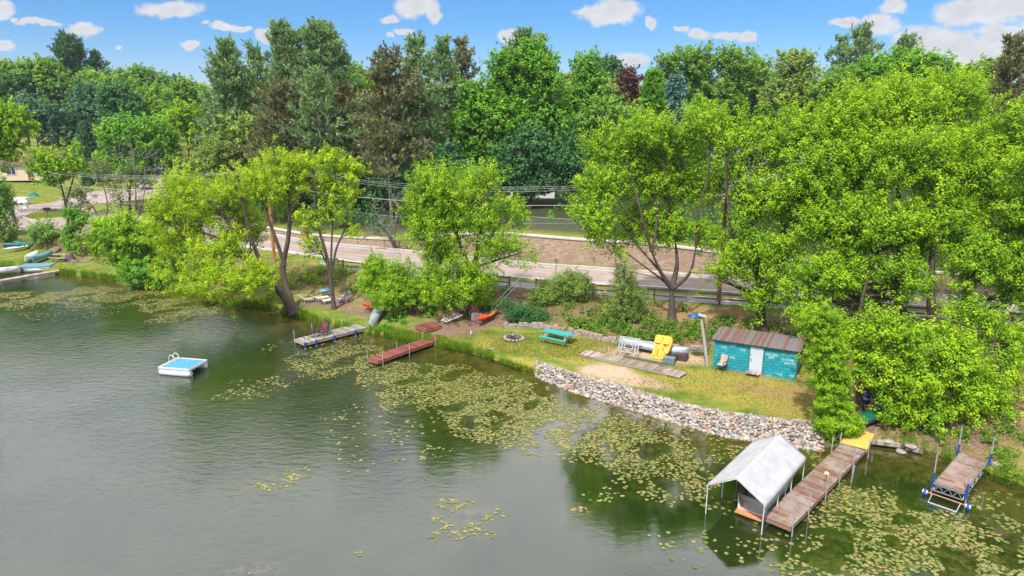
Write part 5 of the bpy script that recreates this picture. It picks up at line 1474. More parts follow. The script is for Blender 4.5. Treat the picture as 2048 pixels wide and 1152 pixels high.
def rock_mesh(r, seed, sq=.7, sub=2):
    import bmesh
    bm = bmesh.new(); bmesh.ops.create_icosphere(bm, subdivisions=sub, radius=r); rg = np.random.default_rng(seed)
    ax = rg.uniform(.75, 1.25, 3); ph = rg.uniform(0, 6, 6)
    for v in bm.verts:
        c0 = v.co / r
        k = 1 + .10 * math.sin(c0.x * 3 + ph[0]) * math.sin(c0.y * 3.3 + ph[1]) + .07 * math.sin(c0.z * 4 + ph[2] + c0.x * 2) + .04 * math.sin(7 * c0.y + ph[3])
        v.co = Vector((c0.x * ax[0], c0.y * ax[1], c0.z * sq * ax[2] ** .5)) * r * k
    V = [v.co.copy() for v in bm.verts]; F = [tuple(v.index for v in f.verts) for f in bm.faces]; bm.free()
    return V, F


for k in range(15):
    a = k * 6.283 / 15; V, F = rock_mesh(.14, k, .7, 1); mb = MB()
    mb.add([v + Vector((math.cos(a) * .72, math.sin(a) * .72, .06)) for v in V], F, True); mb.build('ring_stone', STN, fpit)
MB().lathe([(.0, .03), (.62, .03), (.7, -.05)], n=20).build('ash_bed', mat('ash', lambda b: principled(b, b.ramp(b.noise(objco(b), 8, 4, .7), [(.35, (.02, .018, .018)), (.6, (.12, .11, .105)), (.75, (.35, .33, .31))]), 1)), fpit)
for k in range(7):
    a = rng.uniform(0, 6.28); l = rng.uniform(.3, .5); c0 = Vector((rng.uniform(-.2, .2), rng.uniform(-.2, .2), .08 + .03 * k)); dd = Vector((math.cos(a), math.sin(a), rng.uniform(-.1, .15)))
    MB().tube([c0 - dd * l, c0 + dd * l], [.045, .035], 7).build('log', mat('char', lambda b: principled(b, b.ramp(b.noise(objco(b), 6, 4, .7), [(.4, (.02, .018, .016)), (.7, (.25, .22, .2))]), .95)), fpit)

EDGE = [(1005, 654), (1040, 655), (1075, 655), (1110, 660), (1150, 667), (1190, 677), (1225, 684), (1260, 689), (1300, 694), (1345, 700), (1400, 703)]
pp = smooth_path([np.array(hit(x, y)) for x, y in EDGE], 14)
ew = thing('stone_edging', 'low curved dry-laid stone edging behind fire pit and teal table', 'edging', tuple(pp[0]))
EDGT = mat('edge_tan', lambda b: principled(b, b.ramp(b.noise(geopos(b), 3, 5, .7), [(.3, (.22, .15, .115)), (.7, (.42, .33, .26))]), .9))
for layer in range(3):
    mb = MB(); dacc = rng.uniform(0, .2); last = None
    seg = np.linalg.norm(np.diff(pp, axis=0), axis=1); cum = np.concatenate([[0], np.cumsum(seg)])
    while dacc < cum[-1]:
        l = rng.uniform(.28, .5); t = dacc + l / 2
        c0 = np.array([np.interp(t, cum, pp[:, j]) for j in range(3)]); c1 = np.array([np.interp(t + .1, cum, pp[:, j]) for j in range(3)])
        keep = layer < 2 or rng.uniform() > .5
        M_ = Matrix.Rotation(math.atan2(c1[1] - c0[1], c1[0] - c0[0]) + rng.uniform(-.08, .08), 3, 'Z')
        at_ = Vector(c0 - pp[0]) + Vector((rng.uniform(-.03, .03), rng.uniform(-.03, .03), .06 + layer * .14))
        if layer < 2: mb.box(at_, (l - .02, .3, .13), M_, .93)
        elif keep: MB().box(at_, (l - .02, .3, .13), M_, .93).build('cap_stone', EDGT, ew)
        dacc += l
    if layer < 2: mb.build('stone_course', STN, ew)

# boardwalk of loose planks, slightly bent, with two pale end panels
bw = [hit(1166, 709), hit(1230, 722), hit(1300, 737), hit(1366, 754)]
bp_ = smooth_path([np.array(p) for p in bw], 12); seg = np.linalg.norm(np.diff(bp_, axis=0), axis=1); cum = np.concatenate([[0], np.cumsum(seg)])
bk = thing('boardwalk', 'long weathered wooden walkway lying on the grass by the rocks', 'walkway', tuple(bp_[0]), math.atan2(bp_[-1][1] - bp_[0][1], bp_[-1][0] - bp_[0][0]))
bw_yaw = bk.rotation_euler.z; BWR = Matrix.Rotation(-bw_yaw, 3, 'Z')


def bw_at(t): return np.array([np.interp(t, cum, bp_[:, j]) for j in range(3)])


parts = {'end_panel': MB(), 'deck': MB(), 'end_panel2': MB()}
n = int(cum[-1] / .15)
for i in range(n):
    t = (i + .5) * cum[-1] / n; c0 = bw_at(t); c1 = bw_at(min(t + .1, cum[-1])); c_1 = bw_at(max(t - .1, 0)); yaw = math.atan2(c1[1] - c_1[1], c1[0] - c_1[0])
    key = 'end_panel' if t < 1.1 else ('end_panel2' if t > cum[-1] - .95 else 'deck')
    parts[key].box(BWR @ Vector(c0 - bp_[0]) + Vector((0, 0, .17 if key != 'end_panel2' else .12)), (.12, 1.05 + (0 if key == 'deck' else .1), .035), Matrix.Rotation(yaw - bw_yaw + rng.uniform(-.02, .02), 3, 'Z'))
parts['deck'].build('deck', OLDW, bk)
LW = wood('pale_boards', (.42, .34, .28), (.26, .20, .16), 1, .9, (0, .15))
parts['end_panel'].build('end_panel', LW, bk); parts['end_panel2'].build('end_panel', LW, bk)
mb = MB()
for s_ in (-1, 1):
    L = []
    for t in np.linspace(0, cum[-1], 16):
        c0 = bw_at(t); c1 = bw_at(min(t + .1, cum[-1])); c_1 = bw_at(max(t - .1, 0)); d = Vector((c1 - c_1)).normalized(); L.append(BWR @ (Vector(c0 - bp_[0]) + Vector((-d.y, d.x, 0)) * s_ * .48) + Vector((0, 0, .075)))
    mb = MB()
    for i in range(15): mb.beam(L[i], L[i + 1], .05, .13)
    mb.build('joist', GREYFR, bk)

# ------------------------------------------------------------------ things stored by the walkway
q = hit(1254, 712)
FRW = paint('weathered_frame', (.44, .42, .39), .6, .35)
fr = thing('boat_lift_frame', 'upright white tubular frame with a ring leaning on the silver canoe', 'frame', (q.x, q.y, q.z), R(-28))
T = Matrix.Rotation(R(-24), 3, 'X'); f = lambda x, z, y=0: T @ Vector((x, y, z))
mb = MB()
for x in (-.72, -.5, .5, .72): mb.tube([f(x, .02), f(x * .92, 1.35)], .035, 7)
mb.build('upright', FRW, fr); mb = MB()
for z in (.25, .55, 1.0, 1.3): mb.tube([f(-.74, z), f(.74, z)], .032, 7)
for z, x in ((.0, .5), (.0, -.5)): mb.tube([f(x, z), f(-x * .3, .5)], .022, 6)
mb.build('cross_bar', FRW, fr); MB().tube([f(.3 * math.cos(a), .62 + .3 * math.sin(a), -.03) for a in np.linspace(0, 6.283, 21)], .035, 6, cap=False).build('ring', FRW, fr)
MB().tube([f(-.72, .3), f(-.8, .1, -.25)], .05, 8).tube([f(.72, .3), f(.8, .1, -.25)], .05, 8).build('foot', paint('frame_grey', (.3, .3, .31), .5), fr)

q = hit(1322, 719)
pb_ = thing('pedal_boat', 'yellow pedal boat stood on edge against the silver canoe', 'pedal boat', (q.x - .1, q.y, q.z), R(-30))
T = Matrix.Rotation(R(-30), 3, 'X')
YEL = paint('yellow_plastic', (.80, .36, .012), .4, .12, 2)
out_ = [(-.62, .0), (-.52, -.04), (.25, -.04), (.36, .05), (.38, .35), (.52, .5), (.6, .9), (.66, 1.25), (.62, 1.55), (.48, 1.68), (-.42, 1.68), (-.58, 1.56), (-.6, 1.2), (-.58, .6)]
sm_ = smooth_path([np.array([x, 0, z]) for x, z in out_ + [out_[0]]], 3)[:-1]
mb = MB(); nn = len(sm_)
A_ = [T @ Vector((x * .96, -.14, .03 + z * .98)) for x, _, z in sm_]; Bk = [T @ Vector((x, .12, z)) for x, _, z in sm_]; Md = [T @ Vector((x, -.08, z)) for x, _, z in sm_]
mb.grid([Bk, Md, A_], close=True); mb.add(A_, [tuple(range(nn))]); mb.add(Bk, [tuple(range(nn))[::-1]]); mb.build('hull', YEL, pb_)
mb = MB()
for sx_ in (-.3, .28):
    mb.box(T @ Vector((sx_, -.17, 1.36)), (.42, .1, .38), T); mb.box(T @ Vector((sx_, -.2, 1.12)), (.4, .16, .08), T)
mb.build('seat', YEL, pb_); mb = MB()
mb.box(T @ Vector((0, -.16, .62)), (.2, .08, .95), T).box(T @ Vector((-.42, -.17, .55)), (.14, .1, .8), T).box(T @ Vector((.2, -.17, .25)), (.12, .1, .45), T)
mb.build('deck_rib', YEL, pb_)
mb = MB()
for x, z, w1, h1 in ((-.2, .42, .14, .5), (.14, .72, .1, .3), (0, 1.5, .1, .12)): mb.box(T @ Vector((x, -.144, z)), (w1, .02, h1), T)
mb.build('foot_well_shade', paint('yellow_plastic_painted_shade', (.42, .17, .01), .5), pb_)  # recesses drawn as flat darker-yellow plates, their shade put into the colour
MB().lathe([(.0, 0), (.05, .0), (.05, .05), (0, .05)], T @ Vector((.25, -.2, .95)), 8).tube([T @ Vector((.3, -.2, .5)), T @ Vector((.48, -.25, .3)), T @ Vector((.5, -.25, -.02))], .02, 6).build('rudder_bar', BLACKP, pb_)


def crate(label, q, yaw, d, m, name='crate', slats=True):
    r = thing(name, label, 'crate', tuple(q), yaw)
    w1, w2, h1 = d
    MB().box((0, 0, .03), (w1, w2, .04)).build('base', m, r)
    mb = MB()
    for k in range(3 if slats else 1):
        z = .08 + (h1 - .1) * (k + .5) / 3 if slats else h1 / 2; hh = h1 / 3 * .72 if slats else h1
        for s_ in (-1, 1): mb.box((0, s_ * w2 / 2, z), (w1, .025, hh)); mb.box((s_ * w1 / 2, 0, z), (.025, w2 - .03, hh))
    mb.build('side', m, r)
    mb = MB()
    for sx_ in (-1, 1):
        for sy_ in (-1, 1): mb.box((sx_ * (w1 / 2 - .03), sy_ * (w2 / 2 - .03), h1 / 2), (.05, .05, h1))
    mb.build('corner_post', m, r)
    MB().box((0, 0, h1 + .01), (w1 * .98, w2 * .98, .025)).build('lid', m, r)
    return r


GRBL = paint('grey_plastic', (.16, .19, .22), .5, .25)
crate('grey slatted plastic crate beside the yellow pedal boat', hit(1338, 727), R(-25), (.75, .6, .42), GRBL)
crate('dark slatted crate right behind the grey one', hit(1346, 719) , R(-20), (.6, .5, .35), BLACKP)
crate('dark brown closed wooden box at the end of the silver canoe', hit(1362, 719), R(-28), (.85, .6, .42), paint('dark_brown_box', (.07, .04, .035), .6), 'storage_box', False)
q0 = hit(1247, 719); q1 = hit(1325, 734); dd = q1 - q0
lb = thing('dock_post_bundle', 'long dark green board lying along the walkway', 'board', tuple(q0), math.atan2(dd.y, dd.x))
MB().box((dd.length / 2, .05, .24), (dd.length, .26, .05)).build('board', paint('dark_green_board', (.05, .10, .08), .6, .3), lb)
MB().box((.25, .05, .1), (.1, .3, .22)).box((dd.length - .25, .05, .1), (.1, .3, .22)).build('support', GREYFR, lb)

# ------------------------------------------------------------------ shed
def shed_f(b):
    sx = b.new('ShaderNodeSeparateXYZ'); b.link(objco(b), sx.inputs[0]); cb = b.new('ShaderNodeCombineXYZ')
    b.link(b.math('ADD', sx.outputs[0], b.math('MULTIPLY', sx.outputs[1], .93)), cb.inputs[0]); b.link(sx.outputs[2], cb.inputs[1])
    t = b.new('ShaderNodeTexBrick'); b.link(cb.outputs[0], t.inputs['Vector']); t.offset = .5
    t.inputs['Scale'].default_value = 1; t.inputs['Brick Width'].default_value = .40; t.inputs['Row Height'].default_value = .205; t.inputs['Mortar Size'].default_value = .011; t.inputs['Mortar Smooth'].default_value = .1
    t.inputs['Color1'].default_value = (.012, .24, .30, 1); t.inputs['Color2'].default_value = (.02, .36, .42, 1); t.inputs['Mortar'].default_value = (.008, .05, .07, 1)
    n = b.noise(b.map(cb.outputs[0], (1.5, 1, 1)), 7, 5, .7)
    t2 = b.new('ShaderNodeTexBrick'); b.link(cb.outputs[0], t2.inputs['Vector']); t2.offset = .5
    t2.inputs['Scale'].default_value = 1; t2.inputs['Brick Width'].default_value = .40; t2.inputs['Row Height'].default_value = .205; t2.inputs['Mortar Size'].default_value = .0
    t2.inputs['Color1'].default_value = (0, 0, 0, 1); t2.inputs['Color2'].default_value = (1, 1, 1, 1); t2.inputs['Bias'].default_value = -.3
    pk = b.noise(cb.outputs[0], 1.7, 2, .5)
    m = b.math('MULTIPLY', b.sstep(t2.outputs[0], .42, .5), b.sstep(b.math('ADD', n, b.math('MULTIPLY', pk, .25)), .56, .72))
    c = b.mix(b.math('MULTIPLY', m, .7), t.outputs[0], (.42, .52, .54))
    return principled(b, c, .75, t.outputs[1], -.5, .02, 0, .3)


s0 = hit(1426, 733); s1 = hit(1590, 761); dd = s1 - s0; Ls = dd.length; yaw = math.atan2(dd.y, dd.x); zb = min(s0.z, s1.z)
Ds, Hf, Hb = 2.45, 2.0, 2.1
sh = thing('shed', 'teal shingled shed with white door and rusty metal roof', 'shed', (s0.x, s0.y, zb - .05), yaw)
D0, D1, DH = Ls * .445, Ls * .445 + .82, 1.8
mb = MB()
mb.add([(0, 0, 0), (D0 - .06, 0, 0), (D0 - .06, 0, Hf), (0, 0, Hf)], [(0, 1, 2, 3)]); mb.add([(D1 + .06, 0, 0), (Ls, 0, 0), (Ls, 0, Hf), (D1 + .06, 0, Hf)], [(0, 1, 2, 3)]); mb.add([(D0 - .06, 0, DH + .16), (D1 + .06, 0, DH + .16), (D1 + .06, 0, Hf), (D0 - .06, 0, Hf)], [(0, 1, 2, 3)])
mb.add([(0, 0, 0), (0, 0, Hf), (0, Ds, Hb), (0, Ds, 0)], [(0, 1, 2, 3)]); mb.add([(Ls, 0, 0), (Ls, 0, Hf), (Ls, Ds, Hb), (Ls, Ds, 0)], [(0, 1, 2, 3)]); mb.add([(0, Ds, 0), (Ls, Ds, 0), (Ls, Ds, Hb), (0, Ds, Hb)], [(0, 1, 2, 3)])
mb.build('wall', mat('teal_shingles', shed_f), sh)
TRM = paint('teal_trim', (.012, .26, .27), .6, .2)


def rust_f(b):
    co = objco(b); sx = b.new('ShaderNodeSeparateXYZ'); b.link(co, sx.inputs[0])
    fl = b.math('FLOOR', b.math('DIVIDE', sx.outputs[0], .17)); wn = b.new('ShaderNodeTexWhiteNoise', _noise_dimensions='1D'); b.link(fl, wn.inputs['W'])
    n = b.noise(b.map(co, (9, 1.3, 1)), 1.6, 5, .7)
    m = b.sstep(b.math('ADD', b.math('MULTIPLY', wn.outputs[0], .55), b.math('MULTIPLY', n, .6)), .42, .78)
    c = b.mix(m, (.17, .155, .16), (.17, .085, .06)); c = b.mix(b.sstep(n, .58, .75), c, (.09, .06, .05))
    return principled(b, c, .7, n, .3, .01, .1)


mb = MB(); nx = 60; o_ = .18; rr = []
for i in range(nx + 1):
    x = -o_ + (Ls + 2 * o_) * i / nx; zz = .018 * math.cos(i * math.pi)
    rr.append([Vector((x, -o_ - .05, Hf + .05 + zz)), Vector((x, Ds * .5, (Hf + Hb) / 2 + .07 + zz)), Vector((x, Ds + o_, Hb + .08 + zz))])
mb.grid(rr, smooth=False); mb.build('roof', mat('rusty_roof', rust_f), sh, solid=.012)
mb = MB(); mb.box((Ls / 2, -.05, Hf - .03), (Ls + .3, .05, .15)).beam((-.07, -.02, Hf - .03), (-.07, Ds + .1, Hb - .02), .05, .15).beam((Ls + .07, -.02, Hf - .03), (Ls + .07, Ds + .1, Hb - .02), .05, .15); mb.build('fascia', TRM, sh)
mb = MB()
for x in (.03, Ls - .03): mb.box((x, -.02, Hf / 2), (.1, .05, Hf))
mb.build('corner_board', TRM, sh)
mb = MB(); mb.box((D0 - .03, -.01, DH / 2 + .05), (.08, .08, DH + .1)).box((D1 + .03, -.01, DH / 2 + .05), (.08, .08, DH + .1)).box(((D0 + D1) / 2, -.01, DH + .12), (D1 - D0 + .14, .08, .07)); mb.build('door_frame', paint('green_frame', (.03, .20, .17), .6), sh)
dr = MB().box(((D0 + D1) / 2, .0, DH / 2 + .08), (D1 - D0 - .02, .05, DH)).build('door', paint('white_door', (.50, .54, .60), .5, .06), sh)
MB().box((D0 + .1, -.04, 1.0), (.04, .05, .12)).tube([(D0 + .1, -.05, 1.0), (D0 + .1, -.1, 1.0), (D0 + .16, -.1, 1.0)], .014, 6).build('handle', BLACKP, dr)
MB().box((D0 + .07, -.03, 1.35), (.03, .04, .1)).build('hinge', BLACKP, dr)
wp_ = sh.matrix_basis @ Vector(((D0 + D1) / 2 - .1, -.42, 0)); wp_.z = gz(wp_.x, wp_.y)
st = thing('doorstep', 'small wooden step with red legs in front of the white door', 'step', tuple(wp_), yaw)
MB().box((0, 0, .2), (.85, .5, .05)).build('tread', LW, st)
mb = MB()
for sx_ in (-.32, .32):
    for sy_ in (-.18, .18): mb.box((sx_, sy_, .09), (.06, .06, .18))
mb.build('leg', paint('red_paint', (.4, .03, .03), .5), st)
wp_ = sh.matrix_basis @ Vector((.62, -.45, 0)); wp_.z = gz(wp_.x, wp_.y) + .02
patio_chair('tan sling chair leaning on the teal shed front', wp_, yaw - 1.9, paint('tan_sling', (.42, .34, .26), .7), BLACKP)
wp_ = sh.matrix_basis @ Vector((.05, .6, 0))
vp = thing('vent_pipe', 'thin grey pipe standing behind the left corner of the shed', 'pipe', (wp_.x - .05, wp_.y + 2.1, gz(wp_.x, wp_.y + 2.1)))
MB().tube([(0, 0, 0), (0, 0, 2.3)], .05, 8).build('pipe', STEEL, vp); MB().lathe([(.0, .1), (.09, .08), (.09, 0), (.05, 0)], (0, 0, 2.3), 8).build('cap', paint('rusty_cap', (.25, .1, .05), .7), vp)

# lamp post
lp0 = hit(1416, 733); tp_ = PD(1402, 634, lp0.y + .3); lp = thing('lamp_post', 'leaning weathered lamp post with blue shade beside the shed', 'lamp post', tuple(lp0))
e = tp_ - lp0
MB().tube([Vector((0, 0, -.2)), e * .5, e], [.12, .11, .095], 12).build('pole_shaft', mat('grey_pole', lambda b: principled(b, b.ramp(b.noise(b.map(objco(b), (14, 14, 1.5)), 1.4, 5, .7), [(.3, (.22, .18, .155)), (.7, (.50, .44, .40))]), .9)), lp)
hd = MB(); hd.lathe([(.02, .12), (.12, .12), (.16, .02), (.34, -.06), (.42, -.16), (.40, -.17), (.3, -.1), (.12, -.04)], e + Vector((-.5, -.05, .2)), 16); hd.build('lamp_shade', paint('blue_enamel', (.03, .08, .22), .3), lp)
MB().tube([e + Vector((0, 0, -.1)), e + Vector((-.2, 0, .2)), e + Vector((-.5, -.05, .34))], .03, 8).build('arm', STEEL, lp)
MB().box(e + Vector((.05, -.05, .12)), (.55, .34, .12), Matrix.Rotation(.25, 3, 'Y')).build('floodlight_housing', paint('pale_lamp', (.42, .5, .55), .4), lp)
MB().lathe([(0, -.16), (.08, -.1), (.09, 0), (.05, .06)], e + Vector((-.5, -.05, .12)), 10).build('bulb', WHITEP, lp)

# ------------------------------------------------------------------ long right dock, boat and canopy
A = P(1554, 1044, .45); B_ = P(1707, 894, .45); C_ = P(1724, 864, .45)
long_posts = []
dv = (B_ - A).normalized(); nv = Vector((-dv.y, dv.x, 0)); ln_ = (B_ - A).length
for px, py, s_, h in ((1581, 1060, -1, 1.0), (1622, 1022, -1, .9), (1543, 1030, 1, 1.0), (1582, 995, 1, 1.0), (1651, 985, -1, .9), (1682, 958, -1, .9), (1708, 930, -1, 1.0), (1667, 905, 1, .9), (1690, 886, 1, .6)):
    q = P(px, py, .45) - A; long_posts.append((min(max(q.dot(dv), .1), ln_ - .1), s_, h, 0))
dk = dock('long weathered brown dock running from the canopied boat to shore', A, B_, 1.18, .45, BROWNW, BRFR, long_posts, thick=.2)
d2 = C_ - B_; y2 = math.atan2(d2.y, d2.x)
ye = thing('ramp', 'yellow plywood ramp panel joining the long dock to the shore', 'ramp', tuple(B_ + Vector((0, 0, .01))), y2)
MB().box((1.1, 0, .04), (2.2, 1.25, .03)).build('panel', YELPLY, ye)
MB().beam((0, -.6, -.08), (2.2, -.6, -.08), .05, .2).beam((0, .6, -.08), (2.2, .6, -.08), .05, .2).build('frame', paint('yellow_frame', (.42, .26, .07), .7), ye)
for t, s_ in ((.2, -1), (1.9, -1), (.3, 1)): MB().tube([(t, s_ * .68, -1.2), (t, s_ * .68, .55)], .03, 8).build('post', GALV, ye)
# small lamp on a dock post
q = A + dv * ln_ * .48 + nv * (-.35)
lt = thing('dock_light', 'small yellow-topped lamp standing on the long brown dock', 'lamp', (q.x, q.y, .47))
MB().tube([(0, 0, 0), (0, 0, .55)], .022, 8).build('stem', FENCEW, lt); MB().lathe([(0, .05), (.1, .02), (.12, -.05), (.06, -.08)], (0, 0, .6), 12).build('lamp_head', paint('lamp_yellow', (.72, .55, .2), .5), lt)
for px, py in ((1639, 925), (1700, 965)):
    q = P(px, py, 0); sk = thing('mooring_stake', 'rusty stake standing in the water behind the boat canopy' if px < 1650 else 'thin leaning pale pole in the dark water right of the long dock', 'stake', tuple(q))
    MB().tube([(0, 0, -.8), (.12 if px > 1650 else 0, 0, .75 if px < 1650 else .9)], .03, 7).build('stake', POLEW if px < 1650 else GALV, sk)

cFL, cFR, cBR, cBL = P(1416, 967, 1.45), P(1528, 1010, 1.45), P(1612, 914, 1.45), P(1506, 881, 1.45)
c0 = (cFL + cFR) / 2; c1 = (cBL + cBR) / 2; ax = (c1 - c0); CL = ax.length; cyaw = math.atan2(ax.y, ax.x); CW = ((cFL - cFR).length + (cBL - cBR).length) / 2
cn = thing('boat_canopy', 'white peaked fabric canopy on poles over the moored boat', 'canopy', (c0.x, c0.y, 0), cyaw)
FAB = mat('canopy_fabric', lambda b: principled(b, b.ramp(b.noise(objco(b), 1.5, 5, .65), [(.3, (.31, .32, .335)), (.6, (.41, .415, .425))]), .7, b.math('ADD', b.noise(b.map(objco(b), (1, 3.5, 1), (0, 0, .5)), 1.4, 4, .6, 1.0), b.noise(objco(b), 60, 2)), .35, .05))
nx, ny = 28, 20; rr = []; EV, RG = 1.42, 2.2
for i in range(nx + 1):
    x = CL * i / nx; rw = []
    yy_ = [-1.0, -1.0] + list(np.linspace(-1, 1, ny + 1)) + [1.0, 1.0]
    for j, t in enumerate(yy_):
        zz = EV + (RG - EV) * (1 - abs(t)); y = t * CW / 2
        bay = abs(math.sin(math.pi * 3 * x / CL)); sag = -.045 * bay * math.sin(math.pi * min(1, abs(t))) ; sag += .012 * math.sin(9 * x + 5 * t) * math.sin(7 * t * (1 - abs(t)))
        if j == 0 or j == len(yy_) - 1: zz -= .24 + .05 * math.sin(x * 4.1); y *= 1.015
        elif j == 1 or j == len(yy_) - 2: zz -= .09; y *= 1.008
        rw.append(Vector((x, y, zz + sag)))
    rr.append(rw)
mb = MB(); mb.grid(rr); cv = mb.build('cover', FAB, cn, solid=.012)
fm = MB()
for x in (.03, CL / 3, 2 * CL / 3, CL - .03):
    fm.tube([(x, -CW / 2 + .02, EV - .04), (x, 0, RG - .05), (x, CW / 2 - .02, EV - .04)], .024, 6)
for y, z in ((-CW / 2 + .03, EV - .05), (0, RG - .06), (CW / 2 - .03, EV - .05)): fm.tube([(0, y, z), (CL, y, z)], .022, 6)
fm.build('roof_frame', WHITEP, cn)
for x in (.03, CL / 3, 2 * CL / 3, CL - .03):
    for s_ in (-1, 1): MB().tube([(x, s_ * (CW / 2 - .03), -.9), (x, s_ * (CW / 2 - .03), EV - .03)], .024, 8).build('leg', WHITEP, cn)

sL, sR = P(1477, 1018, .12), P(1527, 1034, .12)
bo = (sL + sR) / 2; bt = thing('motorboat', 'white open boat with wooden swim step under the canopy', 'boat', (bo.x, bo.y, 0), cyaw)
BL, BB = 4.9, (sL - sR).length * 1.18
GEL = paint('gelcoat', (.62, .62, .60), .25, .05, 2)
rr = []; inn = []
for i in range(19):
    t = i / 18; w_ = BB / 2 * (1 if t < .5 else math.sqrt(max(.0015, 1 - ((t - .5) / .5) ** 2.4))); x = t * BL; fb = .86 + .12 * t ** 2
    rr.append([Vector((x, -w_, fb)), Vector((x, -w_ * .98, fb * .7)), Vector((x, -w_ * .93, .1)), Vector((x, -w_ * .6, -.12)), Vector((x, 0, -.2)), Vector((x, w_ * .6, -.12)), Vector((x, w_ * .93, .1)), Vector((x, w_ * .98, fb * .7)), Vector((x, w_, fb))])
    wi = max(.01, w_ - .14); fl = .22
    inn.append([Vector((x, -w_, fb)), Vector((x, -wi, fb + .02)), Vector((x, -wi * .96, fl)), Vector((x, wi * .96, fl)), Vector((x, wi, fb + .02)), Vector((x, w_, fb))])
mb = MB(); mb.grid(rr); mb.add(rr[0], [tuple(range(9))]); mb.build('hull', GEL, bt)
mb = MB(); mb.grid(inn[:17], smooth=False); mb.add([inn[16][0], inn[16][5], inn[18][5], inn[18][0]], [(0, 1, 2, 3)]); mb.add([inn[0][0], inn[0][1], inn[0][2], inn[0][3], inn[0][4], inn[0][5]], [(0, 1, 2), (3, 4, 5), (0, 2, 3, 5)])
mb.build('cockpit_liner', paint('tan_liner', (.36, .20, .12), .7), bt)
MB().box((-.18, 0, .13), (.42, BB * .92, .05)).build('swim_step', wood('teak', (.50, .25, .12), (.34, .16, .08), 1, .7), bt)
for x, y in ((1.1, 0), (2.4, .35), (2.4, -.35)):
    s_ = MB(); s_.box((x, y, .42), (.5, BB * .8 if y == 0 else .42, .16)); s_.box((x - .24, y, .64), (.1, BB * .8 if y == 0 else .42, .36)); s_.build('seat', paint('cream_vinyl', (.62, .55, .45), .5), bt)
MB().tube([(3.0, -BB * .36, .72), (3.1, -BB * .3, 1.0), (3.15, 0, 1.05), (3.1, BB * .3, 1.0), (3.0, BB * .36, .72)], .02, 6).build('windscreen_frame', ALU, bt)
MB().box((2.85, .35, .65), (.1, .5, .3)).build('dashboard', BLACKP, bt)

# ------------------------------------------------------------------ floating right dock section with wheels
A = P(1898, 975, .7); B_ = P(1950, 910, .7); d = B_ - A; L = 4.35; yw = math.atan2(d.y, d.x)
rd = thing('roll_in_dock', 'aluminium-truss dock section with blue wheels and tall posts at the right', 'dock', (A.x, A.y, 0), yw)
mb = MB(); Wd = 1.12; Z = .7
for i in range(31): mb.box(((i + .5) * L / 31, 0, Z), (L / 31 - .012, Wd, .035), Matrix.Rotation(rng.uniform(-.005, .005), 3, 'Z'))
mb.build('deck', BROWNW, rd)
for s_ in (-1, 1):
    mb = MB(); y = s_ * (Wd / 2 + .03)
    mb.beam((0, y, Z - .05), (L, y, Z - .05), .05, .07).beam((0, y, Z - .38), (L, y, Z - .38), .045, .05)
    for k in range(12): mb.beam((k * L / 12, y, Z - (.07 if k % 2 else .36)), ((k + 1) * L / 12, y, Z - (.36 if k % 2 else .07)), .03, .03)
    mb.build('truss', ALU, rd)
mb = MB(); mb.beam((0, -Wd / 2, Z - .06), (0, Wd / 2, Z - .06), .05, .07).beam((0, -Wd / 2, Z - .38), (0, Wd / 2, Z - .38), .045, .05)
for k in range(6): mb.beam((0, -Wd / 2 + k * Wd / 6, Z - (.08 if k % 2 else .36)), (0, -Wd / 2 + (k + 1) * Wd / 6, Z - (.36 if k % 2 else .08)), .03, .03)
mb.build('end_truss', ALU, rd)
for x, s_, h in ((.12, 1, 1.35), (.12, -1, 1.25), (L - .15, 1, 1.35), (L - .15, -1, 1.3)):
    y = s_ * (Wd / 2 + .12); p = MB().tube([(x, y, -.9), (x, y, Z + h)], .03, 8).build('post', GALV, rd)
    MB().box((x, y - s_ * .02, Z - .12), (.11, .11, .4)).tube([(x, y, Z + .1), (x, y, Z + .42)], .05, 8).build('bracket', BLUEP, p)
MB().tube([(-.15, -Wd / 2 - .25, .2), (-.15, Wd / 2 + .25, .2)], .03, 8).build('axle', paint('rusty_bar', (.42, .2, .1), .6), rd)
for s_ in (-1, 1):
    y = s_ * (Wd / 2 + .3)
    wh_ = MB().tube([(-.15, y - .06, .14), (-.15, y - .05, .14), (-.15, y + .05, .14), (-.15, y + .06, .14)], [.13, .17, .17, .13], 18).build('wheel', BLUEP, rd)
    MB().tube([(-.15, y - .1, .18), (-.15, y + .1, .18)], [.1, .1], 12).build('hub', WHITEP, wh_)
MB().tube([(-.75, -Wd / 2, .03), (-.75, Wd / 2, .03)], .03, 6).tube([(-.75, -Wd / 2, .03), (-.1, -Wd / 2, .2)], .025, 6).tube([(-.75, Wd / 2, .03), (-.1, Wd / 2, .2)], .02, 6).build('tow_bar', GALV, rd)

# timbers and flat stones along the right shore
for lb, pA, pB, m_, tp in (('long grey timber along the shore right of the yellow plywood', (1742, 886), (1800, 896), GREYW, 't'), ('second grey timber beside the flat stones, nearer the wheeled dock', (1812, 898), (1845, 908), GREYW, 't'), ('dark timber at the shoreline behind the wheeled dock', (1975, 925), (2000, 938), OLDW, 't')):
    a = hit(*pA); b = hit(*pB); a.z = max(a.z, .05) + .1; b.z = max(b.z, .05) + .1; d = b - a
    t_ = thing('shore_timber', lb, 'timber', tuple(a), math.atan2(d.y, d.x)); MB().box((d.length / 2, 0, 0), (d.length, .25, .2)).build('timber', m_, t_)
for i, (px, py, s_, lb) in enumerate(((1777, 884, .34, 'flat pale square slab between the two shore timbers'), (1800, 912, .26, 'small flat stone at the water below the pale slab'), (1822, 893, .3, 'brownish flat stone above the second shore timber'))):
    q = hit(px, py); V, F = rock_mesh(s_, 60 + i, .3); mb = MB(); mb.add(V, F, False); o = mb.build('shore_stone', STN); o.location = (q.x, q.y, max(q.z, .02) + .06); tag(o, lb, 'stone')
